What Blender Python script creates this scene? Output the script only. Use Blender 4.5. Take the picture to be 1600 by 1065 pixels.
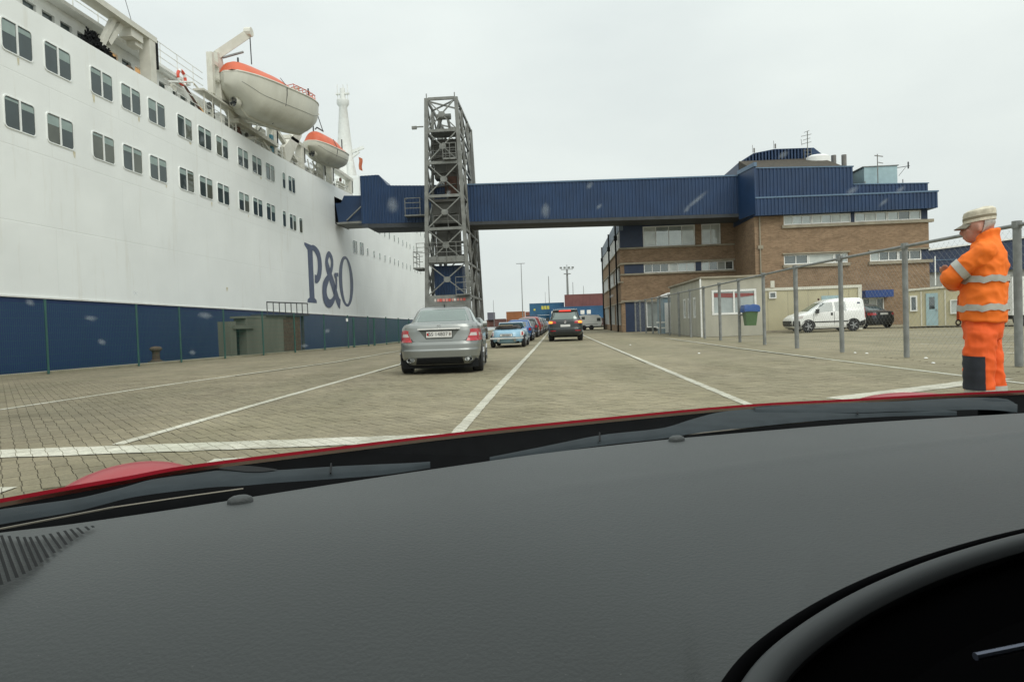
import bpy, bmesh, math, random
from mathutils import Vector, Matrix, noise
random.seed(7)
sc = bpy.context.scene
for o in list(bpy.data.objects):
    bpy.data.objects.remove(o)
col = sc.collection

# ------------------------------------------------------------------ camera
F_PX = 1067.0
cam_d = bpy.data.cameras.new('camera'); cam = bpy.data.objects.new('camera', cam_d); col.objects.link(cam)
cam_d.sensor_width = 36.0; cam_d.lens = 36.0 * F_PX / 1600.0
cam_d.clip_start = 0.02; cam_d.clip_end = 6000
fw = Vector(((868-800)/F_PX, (532.5-503)/F_PX, -1.0)).normalized()
rl = math.radians(1.9)
up = Vector((-math.sin(rl), math.cos(rl), 0.0)); up = (up - fw*up.dot(fw)).normalized()
rt = fw.cross(up)
cam.matrix_world = Matrix.Translation((0, 0, 1.0)) @ Matrix((rt, fw, up)).to_4x4()
sc.camera = cam

# ------------------------------------------------------------------ world, sun, exposure
SUN_EL, SUN_AZ = math.radians(45), math.radians(146)      # azimuth clockwise from +Y
w = bpy.data.worlds.new('World'); sc.world = w; w.use_nodes = True
nt = w.node_tree; nt.nodes.clear()
N = nt.nodes.new; Lk = nt.links.new
out = N('ShaderNodeOutputWorld'); bg = N('ShaderNodeBackground'); Lk(bg.outputs[0], out.inputs[0])
sky = N('ShaderNodeTexSky'); sky.sky_type = 'NISHITA'; sky.sun_disc = False
sky.sun_elevation = SUN_EL; sky.sun_rotation = SUN_AZ; sky.dust_density = 3.0
tc = N('ShaderNodeTexCoord'); mp = N('ShaderNodeMapping'); mp.inputs['Scale'].default_value = (1.0, 1.0, 2.6)
Lk(tc.outputs['Generated'], mp.inputs[0])
nz = N('ShaderNodeTexNoise'); nz.inputs['Scale'].default_value = 1.5; nz.inputs['Detail'].default_value = 6; nz.inputs['Roughness'].default_value = 0.5
Lk(mp.outputs[0], nz.inputs['Vector'])
cr = N('ShaderNodeValToRGB'); cr.color_ramp.elements[0].position = 0.3; cr.color_ramp.elements[1].position = 0.68
cr.color_ramp.elements[0].color = (7.2, 7.7, 7.75, 1); cr.color_ramp.elements[1].color = (9.15, 9.6, 9.35, 1)
Lk(nz.outputs[0], cr.inputs[0])
# an overcast sky is brighter overhead than at the horizon (CIE overcast sky)
sp_ = N('ShaderNodeSeparateXYZ'); Lk(tc.outputs['Generated'], sp_.inputs[0])
cl = N('ShaderNodeMath'); cl.operation = 'MAXIMUM'; cl.inputs[1].default_value = 0.0; Lk(sp_.outputs[2], cl.inputs[0])
pw_ = N('ShaderNodeMath'); pw_.operation = 'POWER'; pw_.inputs[1].default_value = 2.0; Lk(cl.outputs[0], pw_.inputs[0])
zg = N('ShaderNodeMath'); zg.operation = 'MULTIPLY_ADD'; zg.inputs[1].default_value = 0.95; zg.inputs[2].default_value = 1.0; Lk(pw_.outputs[0], zg.inputs[0])
zm = N('ShaderNodeVectorMath'); zm.operation = 'SCALE'; Lk(cr.outputs[0], zm.inputs[0]); Lk(zg.outputs[0], zm.inputs['Scale'])
mx = N('ShaderNodeMixRGB'); mx.inputs[0].default_value = 0.93
Lk(sky.outputs[0], mx.inputs[1]); Lk(zm.outputs[0], mx.inputs[2]); Lk(mx.outputs[0], bg.inputs['Color'])
bg.inputs['Strength'].default_value = 0.095
sun_d = bpy.data.lights.new('sun', 'SUN'); sun_d.energy = 1.5; sun_d.angle = math.radians(40); sun_d.color = (1.0, 0.96, 0.9)
sun = bpy.data.objects.new('sun', sun_d); col.objects.link(sun)
sdir = Vector((math.sin(SUN_AZ)*math.cos(SUN_EL), math.cos(SUN_AZ)*math.cos(SUN_EL), math.sin(SUN_EL)))
sun.rotation_euler = sdir.to_track_quat('Z', 'Y').to_euler()
sun.location = (0, 0, 60)
sc.view_settings.view_transform = 'Standard'; sc.view_settings.look = 'None'
sc.view_settings.exposure = 0.0; sc.view_settings.gamma = 1.0; sc.view_settings.use_curve_mapping = False
sc.cycles.max_bounces = 8; sc.cycles.transparent_max_bounces = 24
sc.cycles.caustics_reflective = False; sc.cycles.caustics_refractive = False

# ------------------------------------------------------------------ materials
def mat(name, rgb, rough=0.6, metal=0.0, var=0.12, scale=3.0, bump=0.0, bscale=None, coat=0.0, spec=0.5, stretch=(1, 1, 1), dirt=0.0, dirtcol=(0.1, 0.08, 0.06)):
    m = bpy.data.materials.new(name); m.use_nodes = True
    t = m.node_tree; b = t.nodes['Principled BSDF']
    b.inputs['Roughness'].default_value = rough; b.inputs['Metallic'].default_value = metal
    b.inputs['Specular IOR Level'].default_value = spec
    if coat: b.inputs['Coat Weight'].default_value = coat; b.inputs['Coat Roughness'].default_value = 0.08
    g = t.nodes.new('ShaderNodeNewGeometry'); mpn = t.nodes.new('ShaderNodeMapping'); mpn.inputs['Scale'].default_value = stretch
    tcn = t.nodes.new('ShaderNodeTexCoord'); t.links.new(tcn.outputs['Object'], mpn.inputs[0])
    n = t.nodes.new('ShaderNodeTexNoise'); n.inputs['Scale'].default_value = scale; n.inputs['Detail'].default_value = 6
    t.links.new(mpn.outputs[0], n.inputs['Vector'])
    r = t.nodes.new('ShaderNodeValToRGB'); r.color_ramp.elements[0].position = 0.3; r.color_ramp.elements[1].position = 0.7
    r.color_ramp.elements[0].color = tuple(c*(1-var) for c in rgb) + (1,); r.color_ramp.elements[1].color = tuple(min(1, c*(1+var)) for c in rgb) + (1,)
    t.links.new(n.outputs[0], r.inputs[0]); src = r.outputs[0]
    if dirt:
        n2 = t.nodes.new('ShaderNodeTexNoise'); n2.inputs['Scale'].default_value = scale*0.37; n2.inputs['Detail'].default_value = 8; n2.inputs['Roughness'].default_value = 0.65
        t.links.new(mpn.outputs[0], n2.inputs['Vector'])
        r2 = t.nodes.new('ShaderNodeValToRGB'); r2.color_ramp.elements[0].position = 0.52; r2.color_ramp.elements[1].position = 0.75
        r2.color_ramp.elements[0].color = (0, 0, 0, 1); r2.color_ramp.elements[1].color = (dirt, dirt, dirt, 1)
        t.links.new(n2.outputs[0], r2.inputs[0])
        mm = t.nodes.new('ShaderNodeMixRGB'); mm.inputs[2].default_value = dirtcol + (1,)
        t.links.new(r2.outputs[0], mm.inputs[0]); t.links.new(src, mm.inputs[1]); src = mm.outputs[0]
    t.links.new(src, b.inputs['Base Color'])
    if bump:
        n3 = t.nodes.new('ShaderNodeTexNoise'); n3.inputs['Scale'].default_value = bscale or scale*8; n3.inputs['Detail'].default_value = 4
        t.links.new(mpn.outputs[0], n3.inputs['Vector'])
        bp = t.nodes.new('ShaderNodeBump'); bp.inputs['Strength'].default_value = bump; bp.inputs['Distance'].default_value = 0.02
        t.links.new(n3.outputs[0], bp.inputs['Height']); t.links.new(bp.outputs[0], b.inputs['Normal'])
    return m

def emat(name, rgb, e, base=None):
    m = mat(name, base or rgb, 0.3, var=0.02); b = m.node_tree.nodes['Principled BSDF']
    b.inputs['Emission Color'].default_value = rgb + (1,); b.inputs['Emission Strength'].default_value = e
    return m

def glass_mat(name, rgb, refl=0.25, rough=0.03):
    m = mat(name, rgb, 0.5, var=0.25, scale=1.2); t = m.node_tree; b = t.nodes['Principled BSDF']
    b.inputs['Specular IOR Level'].default_value = 0.1
    gl = t.nodes.new('ShaderNodeBsdfGlossy'); gl.inputs['Roughness'].default_value = rough; gl.inputs['Color'].default_value = (0.9, 0.95, 0.93, 1)
    ms = t.nodes.new('ShaderNodeMixShader')
    fr = t.nodes.new('ShaderNodeFresnel'); fr.inputs[0].default_value = 1.5
    ad = t.nodes.new('ShaderNodeMath'); ad.operation = 'ADD'; ad.use_clamp = True; ad.inputs[1].default_value = refl
    t.links.new(fr.outputs[0], ad.inputs[0]); t.links.new(ad.outputs[0], ms.inputs[0])
    t.links.new(b.outputs[0], ms.inputs[1]); t.links.new(gl.outputs[0], ms.inputs[2])
    t.links.new(ms.outputs[0], t.nodes['Material Output'].inputs[0])
    return m

PAV_A, PAV_W, PAV_H, PAV_OFF = math.radians(40.8), 0.108, 0.215, 0.07
def brick_nodes(t, scale_w, scale_h, mortar, c1, c2, cm, rot=None, vec=None, bias=0.0, smooth=0.1, boff=0.5):
    br = t.nodes.new('ShaderNodeTexBrick')
    br.inputs['Scale'].default_value = 1.0; br.inputs['Brick Width'].default_value = scale_w; br.inputs['Row Height'].default_value = scale_h
    br.inputs['Mortar Size'].default_value = mortar; br.inputs['Mortar Smooth'].default_value = smooth; br.inputs['Bias'].default_value = bias
    br.inputs['Color1'].default_value = c1 + (1,); br.inputs['Color2'].default_value = c2 + (1,); br.inputs['Mortar'].default_value = cm + (1,)
    br.offset = boff; br.offset_frequency = 2
    if vec: t.links.new(vec, br.inputs['Vector'])
    return br

def paver_mat(name, paint=None):
    m = bpy.data.materials.new(name); m.use_nodes = True
    t = m.node_tree; b = t.nodes['Principled BSDF']; b.inputs['Roughness'].default_value = 0.85
    b.inputs['Specular IOR Level'].default_value = 0.3
    g = t.nodes.new('ShaderNodeNewGeometry'); mpn = t.nodes.new('ShaderNodeMapping'); mpn.inputs['Rotation'].default_value = (0, 0, -PAV_A)
    t.links.new(g.outputs['Position'], mpn.inputs[0])
    if paint:
        br = brick_nodes(t, PAV_W, PAV_H, 0.0035, paint, tuple(c*0.86 for c in paint), (0.2, 0.185, 0.14), vec=mpn.outputs[0], boff=PAV_OFF)
    else:
        br = brick_nodes(t, PAV_W, PAV_H, 0.004, (0.315, 0.281, 0.196), (0.262, 0.234, 0.166), (0.205, 0.184, 0.134), vec=mpn.outputs[0], boff=PAV_OFF)
    def noise_mul(src, sc_, lo, hi, p0=0.35, p1=0.65, det=6, stretch=None):
        n = t.nodes.new('ShaderNodeTexNoise'); n.inputs['Scale'].default_value = sc_; n.inputs['Detail'].default_value = det; n.inputs['Roughness'].default_value = 0.62
        if stretch:
            q = t.nodes.new('ShaderNodeMapping'); q.inputs['Scale'].default_value = stretch; t.links.new(g.outputs['Position'], q.inputs[0]); t.links.new(q.outputs[0], n.inputs['Vector'])
        else:
            t.links.new(g.outputs['Position'], n.inputs['Vector'])
        r = t.nodes.new('ShaderNodeValToRGB'); r.color_ramp.elements[0].position = p0; r.color_ramp.elements[1].position = p1
        r.color_ramp.elements[0].color = lo + (1,); r.color_ramp.elements[1].color = hi + (1,)
        t.links.new(n.outputs[0], r.inputs[0])
        k = t.nodes.new('ShaderNodeMixRGB'); k.blend_type = 'MULTIPLY'; k.inputs[0].default_value = 1.0
        t.links.new(src, k.inputs[1]); t.links.new(r.outputs[0], k.inputs[2]); return k.outputs[0]
    s = noise_mul(br.outputs['Color'], 0.16, (0.80, 0.80, 0.80), (1.08, 1.07, 1.05))
    s = noise_mul(s, 1.1, (0.86, 0.85, 0.82), (1.08, 1.08, 1.08))
    s = noise_mul(s, 34.0, (0.82, 0.82, 0.82), (1.12, 1.12, 1.12))
    s = noise_mul(s, 0.5, (0.84, 0.86, 0.80), (1.05, 1.04, 1.02), 0.3, 0.6, 8, (1.6, 0.22, 1))
    if not paint:
        s = noise_mul(s, 0.75, (1, 1, 1), (0.74, 0.73, 0.72), 0.58, 0.74, 9)          # oil and dirt patches
        s = noise_mul(s, 3.1, (1, 1, 1), (0.7, 0.69, 0.68), 0.66, 0.74, 5)
        # paving tone gets darker towards the quay side, with a ragged edge
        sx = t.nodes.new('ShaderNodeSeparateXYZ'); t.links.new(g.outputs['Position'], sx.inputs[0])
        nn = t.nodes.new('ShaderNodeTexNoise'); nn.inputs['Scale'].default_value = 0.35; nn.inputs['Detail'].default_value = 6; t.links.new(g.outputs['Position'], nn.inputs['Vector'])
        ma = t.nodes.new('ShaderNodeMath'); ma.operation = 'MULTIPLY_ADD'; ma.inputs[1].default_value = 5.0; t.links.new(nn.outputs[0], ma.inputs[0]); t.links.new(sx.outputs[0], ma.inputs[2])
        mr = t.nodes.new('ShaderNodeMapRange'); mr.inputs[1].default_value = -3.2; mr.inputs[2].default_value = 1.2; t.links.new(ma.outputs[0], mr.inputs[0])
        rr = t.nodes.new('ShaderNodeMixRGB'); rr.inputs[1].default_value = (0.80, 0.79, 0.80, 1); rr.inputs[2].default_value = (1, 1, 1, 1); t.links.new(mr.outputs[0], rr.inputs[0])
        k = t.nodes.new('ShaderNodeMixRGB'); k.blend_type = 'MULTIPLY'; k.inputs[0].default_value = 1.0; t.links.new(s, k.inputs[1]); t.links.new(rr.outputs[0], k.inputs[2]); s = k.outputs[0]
    if paint:
        n = t.nodes.new('ShaderNodeTexNoise'); n.inputs['Scale'].default_value = 2.2; n.inputs['Detail'].default_value = 10; n.inputs['Roughness'].default_value = 0.75
        t.links.new(g.outputs['Position'], n.inputs['Vector'])
        r = t.nodes.new('ShaderNodeValToRGB'); r.color_ramp.elements[0].position = 0.47; r.color_ramp.elements[1].position = 0.68
        r.color_ramp.elements[0].color = (0, 0, 0, 1); r.color_ramp.elements[1].color = (0.85, 0.85, 0.85, 1)
        t.links.new(n.outputs[0], r.inputs[0])
        k = t.nodes.new('ShaderNodeMixRGB'); k.inputs[2].default_value = (0.26, 0.24, 0.18, 1)
        t.links.new(r.outputs[0], k.inputs[0]); t.links.new(s, k.inputs[1]); s = k.outputs[0]
    t.links.new(s, b.inputs['Base Color'])
    n3 = t.nodes.new('ShaderNodeTexNoise'); n3.inputs['Scale'].default_value = 60; n3.inputs['Detail'].default_value = 4
    t.links.new(g.outputs['Position'], n3.inputs['Vector'])
    bp = t.nodes.new('ShaderNodeBump'); bp.inputs['Strength'].default_value = 0.35; bp.inputs['Distance'].default_value = 0.01
    t.links.new(n3.outputs[0], bp.inputs['Height']); t.links.new(bp.outputs[0], b.inputs['Normal'])
    return m

def brickwall_mat(name):
    m = bpy.data.materials.new(name); m.use_nodes = True
    t = m.node_tree; b = t.nodes['Principled BSDF']; b.inputs['Roughness'].default_value = 0.9; b.inputs['Specular IOR Level'].default_value = 0.25
    g = t.nodes.new('ShaderNodeNewGeometry')
    sp = t.nodes.new('ShaderNodeSeparateXYZ'); t.links.new(g.outputs['Position'], sp.inputs[0])
    ad = t.nodes.new('ShaderNodeMath'); ad.operation = 'ADD'; t.links.new(sp.outputs[0], ad.inputs[0]); t.links.new(sp.outputs[1], ad.inputs[1])
    cb = t.nodes.new('ShaderNodeCombineXYZ'); t.links.new(ad.outputs[0], cb.inputs[0]); t.links.new(sp.outputs[2], cb.inputs[1])
    br = brick_nodes(t, 0.22, 0.075, 0.006, (0.33, 0.225, 0.145), (0.235, 0.155, 0.098), (0.33, 0.28, 0.205), vec=cb.outputs[0])
    n = t.nodes.new('ShaderNodeTexNoise'); n.inputs['Scale'].default_value = 0.9; n.inputs['Detail'].default_value = 8; n.inputs['Roughness'].default_value = 0.65
    q = t.nodes.new('ShaderNodeMapping'); q.inputs['Scale'].default_value = (1, 1, 2.2); t.links.new(g.outputs['Position'], q.inputs[0]); t.links.new(q.outputs[0], n.inputs['Vector'])
    r = t.nodes.new('ShaderNodeValToRGB'); r.color_ramp.elements[0].position = 0.32; r.color_ramp.elements[1].position = 0.68
    r.color_ramp.elements[0].color = (0.78, 0.76, 0.74, 1); r.color_ramp.elements[1].color = (1.12, 1.1, 1.08, 1); t.links.new(n.outputs[0], r.inputs[0])
    k = t.nodes.new('ShaderNodeMixRGB'); k.blend_type = 'MULTIPLY'; k.inputs[0].default_value = 1; t.links.new(br.outputs['Color'], k.inputs[1]); t.links.new(r.outputs[0], k.inputs[2])
    t.links.new(k.outputs[0], b.inputs['Base Color'])
    bp = t.nodes.new('ShaderNodeBump'); bp.inputs['Strength'].default_value = 0.4; bp.inputs['Distance'].default_value = 0.01; bp.invert = True
    t.links.new(br.outputs['Fac'], bp.inputs['Height']); t.links.new(bp.outputs[0], b.inputs['Normal'])
    return m

def hull_mat(name, rgb, rust=True):
    m = mat(name, rgb, 0.42, var=0.05, scale=0.35, spec=0.4); t = m.node_tree; b = t.nodes['Principled BSDF']
    src = b.inputs['Base Color'].links[0].from_socket
    g = t.nodes.new('ShaderNodeNewGeometry')
    q = t.nodes.new('ShaderNodeMapping'); q.inputs['Scale'].default_value = (1, 1.1, 0.13); t.links.new(g.outputs['Position'], q.inputs[0])
    n = t.nodes.new('ShaderNodeTexNoise'); n.inputs['Scale'].default_value = 1.6; n.inputs['Detail'].default_value = 9; n.inputs['Roughness'].default_value = 0.7; t.links.new(q.outputs[0], n.inputs['Vector'])
    r = t.nodes.new('ShaderNodeValToRGB'); r.color_ramp.elements[0].position = 0.56; r.color_ramp.elements[1].position = 0.8
    r.color_ramp.elements[0].color = (0, 0, 0, 1); r.color_ramp.elements[1].color = (0.34, 0.34, 0.34, 1); t.links.new(n.outputs[0], r.inputs[0])
    k = t.nodes.new('ShaderNodeMixRGB'); k.inputs[2].default_value = ((0.46, 0.40, 0.27) if rust else (0.03, 0.05, 0.08)) + (1,)
    t.links.new(r.outputs[0], k.inputs[0]); t.links.new(src, k.inputs[1]); t.links.new(k.outputs[0], b.inputs['Base Color'])
    sp = t.nodes.new('ShaderNodeSeparateXYZ'); t.links.new(g.outputs['Position'], sp.inputs[0])
    cb = t.nodes.new('ShaderNodeCombineXYZ'); t.links.new(sp.outputs[1], cb.inputs[0]); t.links.new(sp.outputs[2], cb.inputs[1])
    br = brick_nodes(t, 7.5, 2.4, 0.03, (1, 1, 1), (1, 1, 1), (0, 0, 0), vec=cb.outputs[0], smooth=1.0)
    wl = t.nodes.new('ShaderNodeMixRGB'); wl.blend_type = 'MULTIPLY'; wl.inputs[2].default_value = (0.94, 0.94, 0.935, 1); t.links.new(br.outputs['Fac'], wl.inputs[0]); t.links.new(k.outputs[0], wl.inputs[1]); t.links.new(wl.outputs[0], b.inputs['Base Color'])
    n2 = t.nodes.new('ShaderNodeTexNoise'); n2.inputs['Scale'].default_value = 0.9; n2.inputs['Detail'].default_value = 2; t.links.new(g.outputs['Position'], n2.inputs['Vector'])
    ad = t.nodes.new('ShaderNodeMath'); ad.operation = 'MULTIPLY_ADD'; ad.inputs[1].default_value = 2.2; t.links.new(n2.outputs[0], ad.inputs[0])
    f = t.nodes.new('ShaderNodeMath'); f.operation = 'MULTIPLY'; f.inputs[1].default_value = -0.35; t.links.new(br.outputs['Fac'], f.inputs[0]); t.links.new(f.outputs[0], ad.inputs[2])
    bp = t.nodes.new('ShaderNodeBump'); bp.inputs['Strength'].default_value = 0.3; bp.inputs['Distance'].default_value = 0.03
    t.links.new(ad.outputs[0], bp.inputs['Height']); t.links.new(bp.outputs[0], b.inputs['Normal'])
    return m

M = {}
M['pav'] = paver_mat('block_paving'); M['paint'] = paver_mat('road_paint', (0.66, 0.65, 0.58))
M['hullw'] = hull_mat('hull_white', (0.835, 0.86, 0.84)); M['hullb'] = hull_mat('hull_blue', (0.018, 0.042, 0.115), False)
M['white'] = mat('ship_white', (0.72, 0.73, 0.7), 0.5, var=0.06, dirt=0.35, dirtcol=(0.4, 0.36, 0.28))
M['cream'] = mat('cream_paint', (0.62, 0.61, 0.54), 0.55, var=0.08, dirt=0.3, dirtcol=(0.35, 0.31, 0.22))
M['logo'] = mat('logo_blue', (0.06, 0.085, 0.155), 0.5, var=0.18, scale=2.5, dirt=0.2, dirtcol=(0.15, 0.18, 0.25))
M['gblue'] = mat('cladding_blue', (0.015, 0.043, 0.108), 0.45, var=0.15, scale=0.8, dirt=0.3, dirtcol=(0.03, 0.05, 0.09))
M['gtrim'] = mat('trim_blue_pale', (0.11, 0.18, 0.27), 0.45, var=0.1)
M['dblue'] = mat('panel_blue_dark', (0.02, 0.036, 0.08), 0.5, var=0.12)
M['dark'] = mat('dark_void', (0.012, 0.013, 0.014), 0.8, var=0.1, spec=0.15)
M['beam'] = mat('beam_dark', (0.045, 0.05, 0.055), 0.7, var=0.2)
M['steel'] = mat('galv_steel', (0.24, 0.25, 0.245), 0.55, metal=0.2, var=0.2, scale=6, dirt=0.4, dirtcol=(0.11, 0.1, 0.085))
M['lattice'] = mat('lattice_paint', (0.205, 0.21, 0.195), 0.6, var=0.2, scale=2.5, dirt=0.5, dirtcol=(0.1, 0.085, 0.06))
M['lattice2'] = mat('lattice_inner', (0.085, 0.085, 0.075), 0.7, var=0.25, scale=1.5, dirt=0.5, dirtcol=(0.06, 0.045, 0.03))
M['rust'] = mat('rust_panel', (0.1, 0.05, 0.035), 0.8, var=0.3, scale=2)
M['brick'] = brickwall_mat('brown_brick')
M['sill'] = mat('concrete_sill', (0.33, 0.295, 0.225), 0.85, var=0.18, scale=2, dirt=0.5, dirtcol=(0.14, 0.12, 0.09))
M['conc'] = mat('hut_concrete', (0.42, 0.405, 0.335), 0.9, var=0.14, scale=1.3, bump=0.3, stretch=(1, 1, 0.35), dirt=0.55, dirtcol=(0.25, 0.24, 0.19))
M['frame'] = mat('frame_white', (0.83, 0.835, 0.81), 0.45, var=0.05, dirt=0.2, dirtcol=(0.4, 0.38, 0.33))
M['pane'] = glass_mat('window_glass', (0.05, 0.065, 0.07), 0.14)
M['pane2'] = glass_mat('window_glass_pale', (0.32, 0.36, 0.35), 0.2)
M['pane3'] = glass_mat('window_blind_glass', (0.52, 0.55, 0.52), 0.06)
M['spane'] = glass_mat('ship_glass', (0.03, 0.046, 0.05), 0.015)
M['scurt'] = glass_mat('ship_curtain_glass', (0.085, 0.092, 0.072), 0.015)
M['blind'] = mat('ship_blind', (0.3, 0.38, 0.36), 0.6, var=0.12, scale=3)
M['orange_l'] = emat('warm_lit_window', (0.75, 0.42, 0.16), 0.55, (0.4, 0.22, 0.1))
M['beige'] = mat('cabin_beige', (0.50, 0.455, 0.30), 0.7, var=0.06, scale=1.5, dirt=0.25, dirtcol=(0.3, 0.27, 0.18))
M['beige_w'] = mat('cabin_trim', (0.66, 0.645, 0.55), 0.6, var=0.06, dirt=0.25, dirtcol=(0.4, 0.37, 0.28))
M['roofdark'] = mat('roof_felt', (0.06, 0.05, 0.037), 0.95, var=0.3, scale=4, bump=0.4)
M['paleblue'] = mat('pale_blue_sheet', (0.36, 0.5, 0.53), 0.4, var=0.08)
M['chim'] = mat('flue_steel', (0.2, 0.19, 0.175), 0.6, var=0.2)
M['green_p'] = mat('green_post', (0.022, 0.085, 0.07), 0.5, var=0.15)
M['green_m'] = mat('green_mesh', (0.03, 0.12, 0.095), 0.6, var=0.1)
M['galv_m'] = mat('chain_link_wire', (0.3, 0.31, 0.3), 0.55, metal=0.3, var=0.1)
M['quay'] = mat('quay_concrete', (0.26, 0.24, 0.17), 0.9, var=0.2, scale=1.2, dirt=0.6, dirtcol=(0.1, 0.1, 0.05))
M['bunker'] = mat('bunker_concrete', (0.13, 0.135, 0.105), 0.9, var=0.25, scale=1.0, stretch=(1, 1, 0.3), dirt=0.6, dirtcol=(0.06, 0.06, 0.045))
M['water'] = mat('harbour_water', (0.03, 0.045, 0.04), 0.15, var=0.2, scale=0.5, bump=0.3, bscale=1.5)
M['rustiron'] = mat('rusty_iron', (0.09, 0.06, 0.04), 0.85, var=0.3, scale=8)
M['redpaint'] = mat('life_ring_red', (0.65, 0.09, 0.05), 0.5, var=0.1)
M['boatorange'] = mat('lifeboat_orange', (0.60, 0.115, 0.045), 0.45, var=0.1, scale=2, dirt=0.2, dirtcol=(0.45, 0.2, 0.12))
M['boatwhite'] = mat('lifeboat_white', (0.58, 0.575, 0.50), 0.45, var=0.08, scale=1.5, dirt=0.35, dirtcol=(0.34, 0.31, 0.23), stretch=(1, 1, 0.4))
M['black'] = mat('black_plastic', (0.018, 0.019, 0.02), 0.55, var=0.15, scale=10)
M['tyre'] = mat('tyre_rubber', (0.022, 0.022, 0.023), 0.85, var=0.2, scale=10)
M['rim'] = mat('wheel_rim', (0.38, 0.39, 0.4), 0.35, metal=0.7, var=0.1)
M['chrome'] = mat('chrome', (0.75, 0.76, 0.76), 0.12, metal=1.0, var=0.03)
M['cglass'] = glass_mat('car_glass', (0.03, 0.045, 0.04), 0.08)
M['cglass2'] = glass_mat('car_glass_green', (0.055, 0.085, 0.07), 0.12)
M['tail'] = mat('tail_lamp_red', (0.42, 0.02, 0.03), 0.2, var=0.15, scale=30, coat=0.6)
M['tailw'] = mat('tail_lamp_clear', (0.55, 0.5, 0.48), 0.2, var=0.1, scale=30, coat=0.6)
M['brakelit'] = emat('brake_lamp_lit', (1.0, 0.08, 0.05), 1.1, (0.5, 0.02, 0.02))
M['indlit'] = emat('indicator_lit', (1.0, 0.33, 0.05), 1.6, (0.7, 0.25, 0.03))
M['plate'] = mat('plate_white', (0.7, 0.7, 0.68), 0.4, var=0.04)
M['platetxt'] = mat('plate_black', (0.02, 0.02, 0.02), 0.5, var=0.05)

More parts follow.
